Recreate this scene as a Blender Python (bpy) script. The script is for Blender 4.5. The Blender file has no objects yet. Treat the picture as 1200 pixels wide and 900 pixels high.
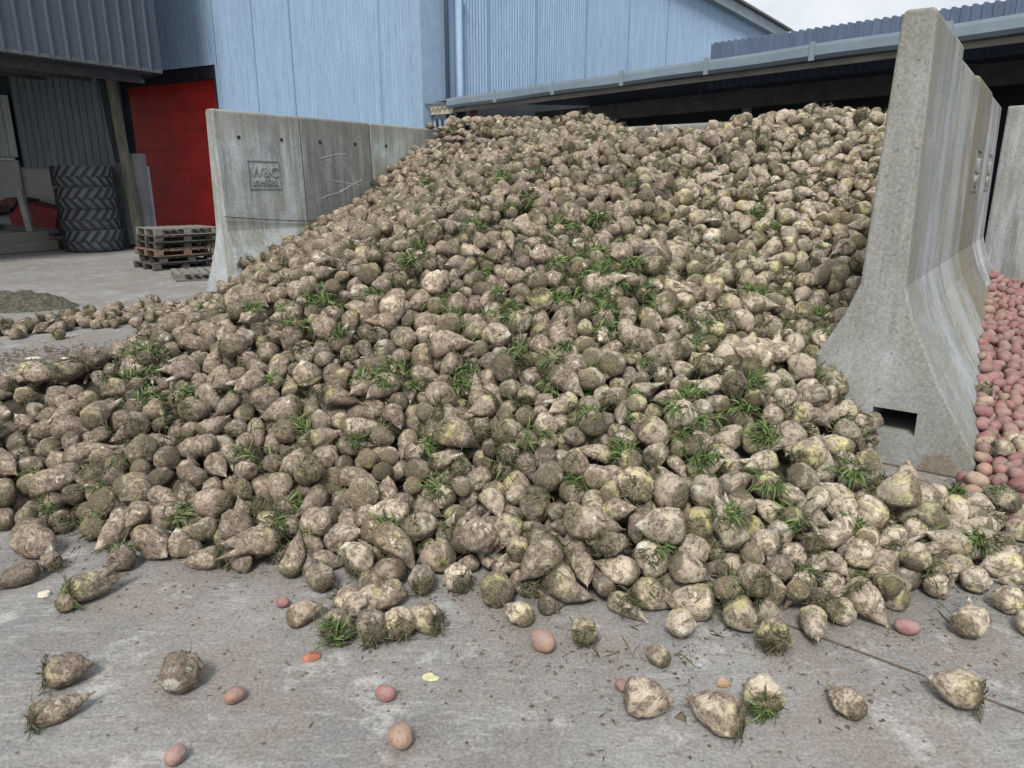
import bpy, bmesh, math, random
import numpy as np
from mathutils import Vector, Matrix, Quaternion, noise, Euler
SC = bpy.context.scene
COL = SC.collection
R = math.radians
rng = random.Random(7)

# ------------------------------------------------------------------ helpers
def tag(o, label=None, cat=None, group=None, kind=None):
    if label: o['label'] = label
    if cat: o['category'] = cat
    if group: o['group'] = group
    if kind: o['kind'] = kind
    return o

def empty(name, loc=(0, 0, 0), rz=0.0):
    o = bpy.data.objects.new(name, None)
    o.empty_display_size = 0.1
    o.location = loc
    o.rotation_euler = (0, 0, rz)
    COL.objects.link(o)
    return o

def link_mesh(name, me, parent=None):
    o = bpy.data.objects.new(name, me)
    COL.objects.link(o)
    if parent is not None:
        o.parent = parent
    return o

class MB:
    """collects geometry for one mesh object"""
    def __init__(s):
        s.v = []; s.f = []; s.mi = []
    def add(s, vs, fs, mi=0):
        n = len(s.v)
        s.v += [tuple(p) for p in vs]
        s.f += [tuple(i + n for i in f) for f in fs]
        s.mi += [mi] * len(fs)
    def box(s, c, d, M=None, mi=0):
        x, y, z = d[0] / 2, d[1] / 2, d[2] / 2
        vs = [Vector((sx * x, sy * y, sz * z)) for sz in (-1, 1) for sy in (-1, 1) for sx in (-1, 1)]
        if M is not None: vs = [M @ v for v in vs]
        vs = [v + Vector(c) for v in vs]
        s.add(vs, [(0, 2, 3, 1), (4, 5, 7, 6), (0, 1, 5, 4), (2, 6, 7, 3), (0, 4, 6, 2), (1, 3, 7, 5)], mi)
    def beam(s, a, b, w, h, mi=0, up=(0, 0, 1)):
        a = Vector(a); b = Vector(b); d = b - a; L = d.length; d.normalize()
        u = Vector(up)
        if abs(d.dot(u)) > .98: u = Vector((0, 1, 0))
        x = d.cross(u).normalized(); z = x.cross(d).normalized()
        M = Matrix((x, d, z)).transposed()
        s.box((a + b) / 2, (w, L, h), M, mi)
    def tube(s, pts, r, n=8, mi=0, cap=True):
        pts = [Vector(p) for p in pts]; rings = []; vs = []
        for i, p in enumerate(pts):
            d = (pts[min(i + 1, len(pts) - 1)] - pts[max(i - 1, 0)]).normalized()
            u = Vector((0, 0, 1)) if abs(d.z) < .9 else Vector((1, 0, 0))
            x = d.cross(u).normalized(); y = d.cross(x)
            rr = r[i] if isinstance(r, (list, tuple)) else r
            for k in range(n):
                a = 2 * math.pi * k / n
                vs.append(p + (x * math.cos(a) + y * math.sin(a)) * rr)
        fs = []
        for i in range(len(pts) - 1):
            for k in range(n):
                fs.append((i * n + k, i * n + (k + 1) % n, (i + 1) * n + (k + 1) % n, (i + 1) * n + k))
        if cap:
            fs.append(tuple(range(n))[::-1]); fs.append(tuple((len(pts) - 1) * n + k for k in range(n)))
        s.add(vs, fs, mi)
    def build(s, name, mats, parent=None, smooth=False, bevel=0, seg=2):
        me = bpy.data.meshes.new(name)
        me.from_pydata(s.v, [], s.f)
        if not isinstance(mats, (list, tuple)): mats = [mats]
        for m in mats: me.materials.append(m)
        for p, i in zip(me.polygons, s.mi):
            p.material_index = i
            p.use_smooth = smooth
        bm = bmesh.new(); bm.from_mesh(me)
        bmesh.ops.recalc_face_normals(bm, faces=bm.faces)
        bm.to_mesh(me); bm.free()
        o = link_mesh(name, me, parent)
        if bevel:
            b = o.modifiers.new('bevel', 'BEVEL'); b.width = bevel; b.segments = seg; b.limit_method = 'ANGLE'; b.angle_limit = R(25)
        return o

# ------------------------------------------------------------------ camera numbers (1200 px wide photograph)
F = 840.0; PITCH = R(15.5); EYE = 1.55
def ray(px, py):
    a = (px - 600) / F; b = -(py - 450) / F
    return Vector((a, math.cos(PITCH) + b * math.sin(PITCH), -math.sin(PITCH) + b * math.cos(PITCH)))
def atz(px, py, z=0.0):
    """place on the level plane z that the photograph shows at this pixel"""
    r = ray(px, py); return Vector((0, 0, EYE)) + r * ((z - EYE) / r.z)
def onplane(px, py, A, B):
    """place on the vertical plane through A and B"""
    r = ray(px, py); nx, ny = -(B[1] - A[1]), (B[0] - A[0])
    t = (nx * A[0] + ny * A[1]) / (nx * r.x + ny * r.y)
    return Vector((0, 0, EYE)) + r * t

# ------------------------------------------------------------------ materials
class NT:
    def __init__(s, name):
        s.m = bpy.data.materials.new(name); s.m.use_nodes = True
        s.t = s.m.node_tree; s.n = s.t.nodes; s.l = s.t.links
        s.b = s.n['Principled BSDF']; s.b.inputs['Roughness'].default_value = .85
        s.b.inputs['Specular IOR Level'].default_value = .3
        s._co = None
    def new(s, ty, **kw):
        n = s.n.new(ty)
        for k, v in kw.items(): setattr(n, k, v)
        return n
    def link(s, a, b): s.l.new(a, b)
    def setin(s, sock, v):
        if isinstance(v, bpy.types.NodeSocket): s.link(v, sock)
        else: sock.default_value = v
    def co(s, kind='Object'):
        if not s._co: s._co = s.new('ShaderNodeTexCoord')
        return s._co.outputs[kind]
    def mapping(s, vec, scale=(1, 1, 1), rot=(0, 0, 0), loc=(0, 0, 0)):
        n = s.new('ShaderNodeMapping'); s.link(vec, n.inputs[0])
        n.inputs['Scale'].default_value = scale; n.inputs['Rotation'].default_value = rot; n.inputs['Location'].default_value = loc
        return n.outputs[0]
    def noise(s, vec, scale=5, detail=4, rough=.55, dist=0):
        n = s.new('ShaderNodeTexNoise'); s.link(vec, n.inputs['Vector'])
        n.inputs['Scale'].default_value = scale; n.inputs['Detail'].default_value = detail
        n.inputs['Roughness'].default_value = rough; n.inputs['Distortion'].default_value = dist
        return n.outputs['Fac']
    def vor(s, vec, scale=5, feat='F1', out='Distance'):
        n = s.new('ShaderNodeTexVoronoi'); n.feature = feat; s.link(vec, n.inputs['Vector']); n.inputs['Scale'].default_value = scale
        return n.outputs[out]
    def ramp(s, fac, lo, hi, a=0.0, b=1.0):
        n = s.new('ShaderNodeMapRange'); n.clamp = True
        s.setin(n.inputs['Value'], fac); n.inputs['From Min'].default_value = lo; n.inputs['From Max'].default_value = hi
        n.inputs['To Min'].default_value = a; n.inputs['To Max'].default_value = b
        return n.outputs[0]
    def math(s, op, a, b=0.0):
        n = s.new('ShaderNodeMath', operation=op); s.setin(n.inputs[0], a); s.setin(n.inputs[1], b); return n.outputs[0]
    def mix(s, fac, a, b, mode='MIX'):
        n = s.new('ShaderNodeMix', data_type='RGBA', blend_type=mode)
        s.setin(n.inputs['Factor'], fac)
        for i, v in ((6, a), (7, b)):
            if isinstance(v, bpy.types.NodeSocket): s.link(v, n.inputs[i])
            else: n.inputs[i].default_value = (*v, 1) if len(v) == 3 else v
        return n.outputs[2]
    def color(s, c):
        if isinstance(c, bpy.types.NodeSocket): s.link(c, s.b.inputs['Base Color'])
        else: s.b.inputs['Base Color'].default_value = (*c, 1)
    def bump(s, h, strength=.5, dist=.01, prev=None):
        n = s.new('ShaderNodeBump'); s.link(h, n.inputs['Height']); n.inputs['Strength'].default_value = strength; n.inputs['Distance'].default_value = dist
        if prev is not None: s.link(prev, n.inputs['Normal'])
        s.link(n.outputs[0], s.b.inputs['Normal']); return n.outputs[0]
    def attr(s, name, out='Fac'):
        n = s.new('ShaderNodeAttribute'); n.attribute_name = name; return n.outputs[out]
    def sep(s, v):
        n = s.new('ShaderNodeSeparateXYZ'); s.link(v, n.inputs[0]); return n.outputs
    def rand(s):
        return s.new('ShaderNodeObjectInfo').outputs['Random']

def mat_plain(name, c, rough=.8, var=.25, scale=6, metal=0, stretch=(1, 1, 1), spec=.3, bump=0, bscale=40):
    t = NT(name); v = t.mapping(t.co(), stretch)
    n = t.noise(v, scale, 5, .6)
    lo = tuple(x * (1 - var) for x in c); hi = tuple(min(1, x * (1 + var)) for x in c)
    t.color(t.mix(t.ramp(n, .3, .7), lo, hi)); t.b.inputs['Roughness'].default_value = rough
    t.b.inputs['Metallic'].default_value = metal; t.b.inputs['Specular IOR Level'].default_value = spec
    if bump: t.bump(t.noise(v, bscale, 4), bump, .01)
    return t.m

def mat_ground():
    t = NT('yard_concrete'); co = t.co()
    big = t.noise(co, .6, 3, .5); mid = t.noise(co, 2.6, 6, .65, .3)
    c = t.mix(t.ramp(big, .40, .60), (.17, .168, .165), (.268, .262, .25))
    c = t.mix(t.ramp(mid, .44, .60, 0, .6), c, (.315, .308, .293))
    c = t.mix(t.ramp(t.noise(t.mapping(co, loc=(4, 9, 0)), 1.7, 5, .65, .5), .50, .62, 0, .5), c, (.165, .16, .155))
    # scrape marks left by the loader bucket, running obliquely across the yard
    s1 = t.noise(t.mapping(co, (1.6, 9, 1), (0, 0, R(-34))), 3.4, 6, .7)
    c = t.mix(t.ramp(s1, .52, .62, 0, .7), c, (.36, .35, .335))
    s2 = t.noise(t.mapping(co, (2.2, 10, 1), (0, 0, R(-34)), (7, 3, 0)), 4.5, 4, .7)
    c = t.mix(t.ramp(s2, .585, .64, 0, .75), c, (.115, .10, .085))
    # mud trodden in beside the heap
    s3 = t.noise(co, 1.3, 6, .68, .4)
    c = t.mix(t.ramp(s3, .47, .57, 0, .65), c, (.20, .168, .132))
    w = t.new('ShaderNodeTexWave'); w.wave_type = 'BANDS'; t.link(t.mapping(co, (1, 1, 1), (0, 0, R(28))), w.inputs['Vector']); w.inputs['Scale'].default_value = .16; w.inputs['Distortion'].default_value = 2.5; w.inputs['Detail'].default_value = 4
    tr = t.math('MULTIPLY', t.ramp(w.outputs['Fac'], .78, .95), t.ramp(t.noise(co, 4.5, 6, .75), .44, .60))
    c = t.mix(t.math('MULTIPLY', tr, .55), c, (.135, .122, .108))
    # white chalky patches
    s4 = t.noise(t.mapping(co, loc=(2, 2, 0)), 3.6, 7, .75)
    c = t.mix(t.ramp(s4, .55, .64, 0, .8), c, (.46, .45, .43))
    fine = t.noise(co, 85, 5, .75); f2 = t.noise(co, 33, 5, .75)
    c = t.mix(t.ramp(fine, .36, .62), t.mix(.42, c, (.07, .066, .06)), t.mix(.22, c, (.50, .49, .47)))
    c = t.mix(t.ramp(f2, .52, .64, 0, .42), c, (.12, .115, .105))
    sp = t.noise(t.mapping(co, loc=(5, 1, 3)), 20, 4, .65)
    c = t.mix(t.ramp(sp, .65, .69, 0, .85), c, (.07, .056, .043))
    t.color(c); t.b.inputs['Roughness'].default_value = .9
    nb = t.bump(fine, .55, .005); t.bump(f2, .4, .006, nb)
    return t.m

def mat_concrete(name, base, streak, moss=0.0, white=0.0, seed=0, dark=0.0, patch=None, band=None):
    t = NT(name); co = t.mapping(t.co(), loc=(seed * 3.7, seed * 1.3, 0))
    n = t.noise(co, 3, 6, .65); c = t.mix(t.ramp(n, .40, .62), tuple(x * .72 for x in base), tuple(min(1, x * 1.22) for x in base))
    st = t.noise(t.mapping(co, (6, 6, .35)), 3.0, 4, .6)
    c = t.mix(t.ramp(st, .47, .60, 0, .85), c, streak)
    st2 = t.noise(t.mapping(co, (15, 15, .5), loc=(5, 0, 2)), 2.5, 3, .6)
    c = t.mix(t.ramp(st2, .52, .64, 0, .6), c, tuple(min(1, x * 1.4) for x in base))
    if white:
        w = t.noise(t.mapping(co, (2.6, 2.6, .28), loc=(1, 8, 0)), 2.0, 5, .6)
        c = t.mix(t.ramp(w, .49, .58, 0, white), c, (.56, .60, .63))
    if moss:
        mz = t.noise(t.mapping(co, (1.5, 1.5, .6)), 2.2, 5, .65)
        c = t.mix(t.ramp(mz, .44, .58, 0, moss), c, (.205, .215, .125))
    if dark:
        dn = t.noise(t.mapping(co, (4, 4, .5), loc=(3, 2, 0)), 1.6, 5, .6)
        c = t.mix(t.ramp(dn, .42, .6, 0, dark), c, (.10, .10, .10))
    # rain-dirt tide at the top edge of the casting
    z = t.sep(t.co())[2]
    zz = t.math('ADD', z, t.math('MULTIPLY', t.noise(t.mapping(co, (9, 9, .6)), 2, 3), .5))
    c = t.mix(t.ramp(zz, 2.25, 2.62, 0, .55), c, (.155, .15, .11))
    if patch:
      for (pc, pr, pcol) in patch:
        d = t.new('ShaderNodeVectorMath', operation='DISTANCE'); t.link(t.co(), d.inputs[0]); d.inputs[1].default_value = pc
        dd = t.math('ADD', d.outputs['Value'], t.math('MULTIPLY', t.noise(co, 9, 4), .25 * pr))
        c = t.mix(t.ramp(dd, pr, pr * 1.35, 1, 0), c, pcol)
    if band:   # list of (u0, u1, colour, strength) long vertical water stains along the wall's length (local x)
        x = t.sep(t.co())[0]
        xx = t.math('ADD', x, t.math('MULTIPLY', t.noise(t.mapping(co, (4, 4, .5)), 2.2, 5), .45))
        for u0, u1, colr, stg in band:
            a = t.ramp(xx, u0, u0 + .18); b = t.ramp(xx, u1 - .18, u1, 1, 0)
            c = t.mix(t.math('MULTIPLY', t.math('MULTIPLY', a, b), stg), c, colr)
    fine = t.noise(co, 60, 5, .7)
    c = t.mix(t.ramp(fine, .37, .62), t.mix(.30, c, (.07, .07, .065)), t.mix(.12, c, (.6, .6, .58)))
    pit = t.noise(co, 24, 2, .5)
    c = t.mix(t.ramp(pit, .68, .72, 0, .5), c, (.08, .08, .07))
    t.color(c); t.b.inputs['Roughness'].default_value = .9
    nb = t.bump(fine, .35, .006); t.bump(t.noise(co, 8, 4), .3, .012, nb)
    return t.m

def mat_clad(name, c, var=.2, streak=(.2, .3, .4), ss=.5, rough=.5, lap=1.0):
    """painted steel sheet: c varies in long vertical weather streaks, laps every metre"""
    t = NT(name); co = t.co()
    v = t.mapping(co, (3.2, 3.2, .25)); n = t.noise(v, 2.5, 5, .65)
    col = t.mix(t.ramp(n, .3, .7), tuple(x * (1 - var) for x in c), tuple(min(1, x * (1 + var)) for x in c))
    n2 = t.noise(t.mapping(co, (9, 9, .6), loc=(3, 1, 0)), 3, 4, .7)
    col = t.mix(t.ramp(n2, .52, .68, 0, ss), col, streak)
    sp = t.noise(co, 14, 4, .7)
    col = t.mix(t.ramp(sp, .56, .66, 0, .35), col, tuple(min(1, x * 1.5) for x in c))
    t.color(col); t.b.inputs['Roughness'].default_value = rough
    return t.m
M = {}
M['ground'] = mat_ground()
M['beet'] = None
M['blue_clad'] = mat_clad('blue_sheet_steel', (.262, .368, .50), .12, (.175, .265, .385), .75, .55)
M['grey_clad'] = mat_clad('slate_sheet_steel', (.068, .085, .108), .1, (.045, .058, .078), .45, .5)
M['inner_clad'] = mat_clad('inner_sheet_steel', (.16, .19, .21), .2, (.06, .075, .09), .5, .6)
M['flash'] = mat_plain('blue_grey_flashing', (.245, .34, .455), .5, .1)
M['dark_flash'] = mat_plain('dark_trim', (.02, .022, .03), .6, .2)
M['gutter'] = mat_plain('grey_gutter_steel', (.20, .255, .30), .45, .12, 2)
M['red'] = mat_plain('red_door_paint', (.55, .030, .024), .6, .22, 1.6)
M['steel'] = mat_plain('dark_galvanised_steel', (.10, .105, .11), .6, .3, 5)
M['rust'] = mat_plain('red_oxide_steel', (.12, .05, .045), .7, .3, 8)
M['wall_block'] = mat_plain('inner_concrete_wall', (.30, .31, .31), .9, .2, 1.4, bump=.2)
M['wood'] = mat_plain('weathered_wood', (.19, .18, .155), .9, .35, 4, stretch=(1, 8, 8), bump=.3)
M['wood_dark'] = mat_plain('dirty_dark_wood', (.085, .08, .072), .95, .45, 5, stretch=(1, 8, 8), bump=.3)
M['wood_warm'] = mat_plain('reddish_wood', (.19, .125, .09), .95, .35, 5, stretch=(1, 8, 8), bump=.3)
M['rubber'] = mat_plain('tyre_rubber', (.035, .037, .04), .75, .3, 20)
M['rubber_dust'] = mat_plain('dusty_tyre_rubber', (.13, .14, .148), .9, .25, 9)
M['hole'] = mat_plain('dark_hole', (.025, .022, .02), .95, .3, 20)
M['mud'] = mat_plain('mud', (.11, .08, .055), 1, .45, 18, bump=.8, bscale=60)
M['roofsheet'] = mat_clad('roof_sheet', (.10, .13, .19), .15, (.06, .08, .12), .4, .5)
M['white_thing'] = mat_plain('white_plastic', (.7, .7, .68), .5, .05)
M['red_machine'] = mat_plain('faded_red_steel', (.20, .035, .04), .6, .3, 4)
M['darkness'] = mat_plain('painted_interior_shade', (.045, .05, .06), .9, .3, 1)  # near-black colour stands in for the shade inside the sheds

# ------------------------------------------------------------------ ground
def build_ground():
    bm = bmesh.new()
    xs = [-300, -60, -20] + [x * .5 for x in range(-24, 25)] + [20, 60, 300]
    ys = [-60, -20, -5] + [y * .5 for y in range(-4, 41)] + [30, 60, 400]
    g = [[bm.verts.new((x, y, 0)) for x in xs] for y in ys]
    for j in range(len(ys) - 1):
        for i in range(len(xs) - 1):
            bm.faces.new((g[j][i], g[j][i + 1], g[j + 1][i + 1], g[j + 1][i]))
    me = bpy.data.meshes.new('ground'); bm.to_mesh(me); bm.free(); me.materials.append(M['ground'])
    o = link_mesh('ground', me); tag(o, 'grey scraped concrete yard with pale marks and mud', kind='structure')
    # expansion joint across the slab, ragged dark line, a few mm proud of the sheet so that it never z-fights
    mb = MB(); a = atz(955, 745); b = atz(1215, 842); d = (b - a).normalized(); n = Vector((-d.y, d.x, 0)); a = a - d * .9; L = 9.0
    k = 150; vs = []
    for i in range(k + 1):
        p = a + d * (L * i / k) + n * (.004 * noise.noise(Vector((i * .31, 0, 0))))
        w = .0045 + .0035 * abs(noise.noise(Vector((i * .77, 3, 0))))
        if noise.noise(Vector((i * .12, 9, 0))) > .33: w *= .35
        vs += [p + n * w + Vector((0, 0, .003)), p - n * w + Vector((0, 0, .003))]
    mb.add(vs, [(2 * i, 2 * i + 1, 2 * i + 3, 2 * i + 2) for i in range(k)])
    tag(mb.build('expansion_joint', M['mud']), 'narrow dark joint between two concrete slabs', kind='structure')

# ------------------------------------------------------------------ T shaped concrete bunker panels
L0 = Vector((-3.50, 8.80, 0)); L1 = Vector((-1.02, 12.25, 0))       # left wall, near end and corner
R0 = Vector((2.03, 3.93, 0)); R1 = Vector((5.0, 7.95, 0))         # right wall, near end and corner
WALL_H = 2.4
def tprofile(side_l=1, side_r=1, h=WALL_H, foot=.57, kink=1.02):
    """cross section (across, up) of a double-footed bunker panel, right side first"""
    def half(s, on):
        if on: return [(s * foot, 0.0), (s * foot, .10), (s * (foot - .03), .17), (s * .335, .52), (s * .175, .84), (s * .115, kink), (s * .078, h - .02), (s * .060, h)]
        return [(s * .115, 0.0), (s * .115, kink), (s * .078, h - .02), (s * .060, h)]
    return half(1, side_r) + half(-1, side_l)[::-1]

def smooth_profile(pr):
    out = []
    n = len(pr)
    for i, p in enumerate(pr):
        out.append(p)
    return out

def panel(name, A, B, mat, label, group, h=WALL_H, feet=(1, 1), foot=.57, slots=False, holes=True, taper=0.0, logo=0, parent=None, kink=1.02):
    """one precast panel from A to B; local x runs along the wall, local y across it"""
    d = (B - A); L = d.length; d.normalize(); rz = math.atan2(d.y, d.x)
    root = empty(name, A, rz); tag(root, label, 'concrete wall panel', group)
    pr = tprofile(feet[0], feet[1], h, foot, kink)
    pr = [(-y, z) for y, z in pr]      # local +y is the wall's left side
    g = .006
    mb = MB()
    nseg = 8; n = len(pr)
    vs = []
    for i in range(nseg + 1):
        x = g + (L - 2 * g) * i / nseg
        for (y, z) in pr:
            zz = z - (taper * i / nseg if z > h - .1 else 0)
            e = .004 * noise.noise(Vector((x * 3 + A.x, y * 4, z * 3 + A.y)))
            vs.append((x, y + e, zz + (e if z > 0 else 0)))
    fs = []
    for i in range(nseg):
        for k in range(n - 1):
            fs.append((i * n + k, i * n + k + 1, (i + 1) * n + k + 1, (i + 1) * n + k))
        fs.append((i * n + n - 1, i * n, (i + 1) * n, (i + 1) * n + n - 1))
    fs.append(tuple(range(n))[::-1]); fs.append(tuple(nseg * n + k for k in range(n)))
    mb.add(vs, fs)
    o = mb.build('slab', mat, root, bevel=.016, seg=2)
    cuts = MB()
    if slots:
        for s in slots: cuts.box((.30, s, .265), (1.0, .225, .135))
    if cuts.v:
        c = cuts.build('cutter', M['hole'], root); bpy.context.view_layer.update()
        bo = o.modifiers.new('slots', 'BOOLEAN'); bo.operation = 'DIFFERENCE'; bo.object = c; bo.solver = 'EXACT'
        dg = bpy.context.evaluated_depsgraph_get(); me2 = bpy.data.meshes.new_from_object(o.evaluated_get(dg))
        o.modifiers.clear(); o.data = me2
        bpy.data.objects.remove(c)
    if holes:
        for fx in (.25, .75):
            hm = MB()
            for s in (1, -1):
                if s == 1 and not holes in (1, 2, True): continue
                yy = s * (.086 + .002)
                hm.tube([(L * fx, yy, h - .30), (L * fx, yy + s * .004, h - .30)], .022, 12)
            hm.build('bolt_hole', M['hole'], root)
    if logo:
        lp = logo_plate(root, L / 2, -1 if logo < 0 else 1, h, mat)
    return root

def logo_plate(root, x, s, h, mat):
    """shallow cast frame with raised letters, s = side of the wall (local y sign)"""
    z0, z1 = 1.505, 1.835; w = .225
    def yat(z): return s * (.078 + (.115 - .078) * (h - z) / (h - 1.02) + .004)
    mb = MB()
    for zz in (z0, z1): mb.beam((x - w, yat(zz), zz), (x + w, yat(zz), zz), .006, .012)
    for xx in (x - w, x + w): mb.beam((xx, yat(z0), z0), (xx, yat(z1), z1), .006, .012)
    mb.beam((x - w * .8, yat(z0 + .07), z0 + .045), (x + w * .8, yat(z0 + .045), z0 + .045), .010, .010)
    fr = mb.build('maker_frame', M['cast_frame'], root)
    tilt = math.atan2(.037, 1.38)
    for txt, zz, sz, col in (('W&C', z0 + .145, .175, 'cast'), ('MARSH', z0 + .06, .095, 'cast')):
        cu = bpy.data.curves.new('lettering', 'FONT'); cu.body = txt; cu.size = sz; cu.extrude = .0035; cu.bevel_depth = .0015; cu.align_x = 'CENTER'
        ob = bpy.data.objects.new('lettering', cu); COL.objects.link(ob)
        bpy.context.view_layer.update()
        me = bpy.data.meshes.new_from_object(ob); bpy.data.objects.remove(ob)
        me.materials.clear(); me.materials.append(M['cast_letter'])
        o = link_mesh('lettering', me, root)
        o.location = (x, yat(zz), zz)
        o.rotation_euler = (R(90) + (tilt if s < 0 else -tilt) * 1, 0, 0 if s < 0 else R(180))

def build_walls():
    M['cast_frame'] = mat_plain('dark_cast_edge', (.19, .20, .195), .95, .4)  # frame of the maker plate, darker than its letters
    M['cast_letter'] = mat_plain('cast_lettering', (.29, .30, .29), .9, .35, 12)
    dl = (L1 - L0).normalized(); LL = (L1 - L0).length
    gl = 'concrete panels of the left bunker wall'
    mats = [mat_concrete('panel_pale', (.33, .36, .375), (.225, .23, .215), .38, .6, 1),
            mat_concrete('panel_dark', (.16, .165, .165), (.085, .085, .085), .15, .2, 2, .45),
            mat_concrete('panel_greenish', (.31, .35, .345), (.24, .27, .245), .45, .4, 3),
            mat_concrete('panel_far_dark', (.14, .14, .135), (.09, .09, .085), .3, .1, 4, .3)]
    labs = ['pale stained end panel of the left wall with the cast maker plate', 'dark grey second panel of the left wall with white scratches',
            'pale greenish third panel of the left wall, just above the heap', 'dark last panel of the left wall in the corner by the shed post']
    cuts = [0, 1.22, 2.44, 3.62, LL]
    for i in range(4):
        r = panel('concrete_wall_panel', L0 + dl * cuts[i], L0 + dl * cuts[i + 1], mats[i], labs[i], gl, holes=2, logo=(-1 if i == 0 else 0))
        if i == 1:   # white scratches on the dark panel
            mb = MB(); rr = random.Random(3)
            for (xa, za, xb, zb) in ((.30, 1.90, .75, 1.98), (.30, 1.90, .62, 1.72), (.55, 1.45, 1.0, 1.62), (.25, 1.38, .7, 1.5), (.62, 1.95, .85, 1.62), (.72, 1.25, .85, 1.0), (.4, 1.62, .95, 1.55)):
                pts = []
                for k in range(7):
                    t = k / 6; z = za + (zb - za) * t + rr.uniform(-.012, .012); x = xa + (xb - xa) * t
                    pts.append((x, -(.078 + .037 * (WALL_H - z) / 1.38) - .0005, z))
                mb.tube(pts, .0035, 4)
            mb.build('scratch', mat_plain('chalky_scratch', (.42, .42, .41), .9, .1), r)
    # right wall
    dr = (R1 - R0).normalized(); LR = (R1 - R0).length
    gr = 'concrete panels of the right bunker wall'
    tan = (.245, .235, .20)
    m0 = mat_concrete('panel_near', (.295, .315, .335), (.235, .245, .25), .35, .15, 5, patch=[((.0, .02, .50), .20, (.44, .47, .50)), ((.0, .30, .42), .13, (.36, .39, .43)), ((.62, -.50, .27), .035, (.13, .25, .035)), ((0, -.40, .03), .09, (.17, .085, .04))],
                      band=[(.06, .55, (.225, .22, .175), .6), (.5, .8, (.28, .275, .25), .4), (.95, 1.3, (.42, .45, .46), .6)])
    m1 = mat_concrete('panel_white_streak', (.30, .30, .285), (.20, .19, .165), .45, .2, 6, band=[(.3, .95, (.42, .45, .46), .6)])
    m2 = mat_concrete('panel_brown', (.19, .18, .155), (.13, .12, .10), .3, .1, 7, band=[(.1, .7, (.20, .175, .10), .6)])
    m3 = mat_concrete('panel_whitish', (.34, .36, .38), (.22, .22, .22), .1, .8, 8)
    labs = ['nearest tall panel of the right wall, its splayed foot with a fork slot facing the yard', 'second panel of the right wall, with a broad white streak',
            'third panel of the right wall, brown with a yellow streak', 'farthest whitish panel of the right wall, beside the potato bay corner']
    cr = [0, 1.25, 2.5, 3.75, LR]
    hs = [2.40, 2.33, 2.36, 2.34]
    for i in range(4):
        panel('concrete_wall_panel', R0 + dr * cr[i], R0 + dr * cr[i + 1], (m0, m1, m2, m3)[i], labs[i], gr, h=hs[i],
              slots=(.33, -.15) if i == 0 else False, holes=False, logo=(-1 if i >= 2 else 0))
    # back wall, behind both bays; the feet are under the heap
    db = (R1 - L1).normalized()
    gb = 'concrete panels of the back wall'
    mb_ = [mat_concrete('panel_back', (.20, .20, .20), (.17, .17, .16), .15, .15, 9), mat_concrete('panel_back_pale', (.245, .25, .25), (.22, .22, .21), .1, .3, 10)]
    A = L1 + Vector((.12, .10, 0)); tot = (R1 - A).length - .12
    n = 6; st = tot / n
    names = ['first', 'second', 'third', 'fourth', 'fifth', 'sixth']
    for i in range(n):
        panel('concrete_wall_panel', A + db * st * i, A + db * st * (i + 1), mb_[i % 2], 'low grey back panel behind the beet heap, %s from the left corner' % names[i], gb, h=2.33, holes=False, feet=(1, 0))
    P0 = R1 + db * .13
    for i in range(3):
        panel('concrete_wall_panel', P0 + db * 1.25 * i, P0 + db * 1.25 * (i + 1), mb_[(i + 1) % 2], 'grey back panel of the potato bay, %s from the dividing wall' % names[i], gb, h=2.33, holes=False, feet=(0, 0), logo=(-1 if i == 0 else 0))
    # thin cable hanging across the near panel of the left wall
    c = MB(); p = []
    q = Vector((dl.y, -dl.x, 0))
    for k in range(13):
        t = k / 12; sag = .02 * math.sin(math.pi * t)
        s = -.02 + 1.95 * t
        p.append(L0 + dl * s + q * .135 + Vector((0, 0, 1.19 - .12 * t - sag)))
    c.tube(p, .005, 6); tag(c.build('cable', M['dark_flash']), 'thin dark cable stretched low across the left concrete wall', 'cable')
# ------------------------------------------------------------------ buildings
def sheet(name, A, B, z0, z1, mat, parent, pitch=.085, depth=.018, kind='sine', topf=None, botf=None, flip=1):
    """profiled steel sheet standing on the line A-B; parent at the world origin"""
    A = Vector((A[0], A[1], 0)); B = Vector((B[0], B[1], 0)); d = B - A; L = d.length; d.normalize(); n = Vector((-d.y, d.x, 0)) * flip
    if kind == 'sine':
        m = max(4, int(L / pitch * 4)); st = [(L * i / m, depth * math.sin(2 * math.pi * i / 4 + .6)) for i in range(m + 1)]
    else:
        st = []; x = 0
        while x < L:
            for a, y in ((0, 0), (.78, 0), (.84, depth), (.94, depth), (1.0, 0)):
                if x + a * pitch <= L: st.append((x + a * pitch, y))
            x += pitch
        st = sorted(set(st)); 
    vs = []
    for s, y in st:
        p = A + d * s + n * y
        t = topf(s) if topf else z1
        b = botf(s) if botf else z0
        vs += [(p.x, p.y, b), (p.x, p.y, max(t, b + .01))]
    mb = MB(); mb.add(vs, [(2 * i, 2 * i + 2, 2 * i + 3, 2 * i + 1) for i in range(len(st) - 1)])
    # laps every ~1 m: a fine dark seam
    return mb.build(name, mat, parent)

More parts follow.
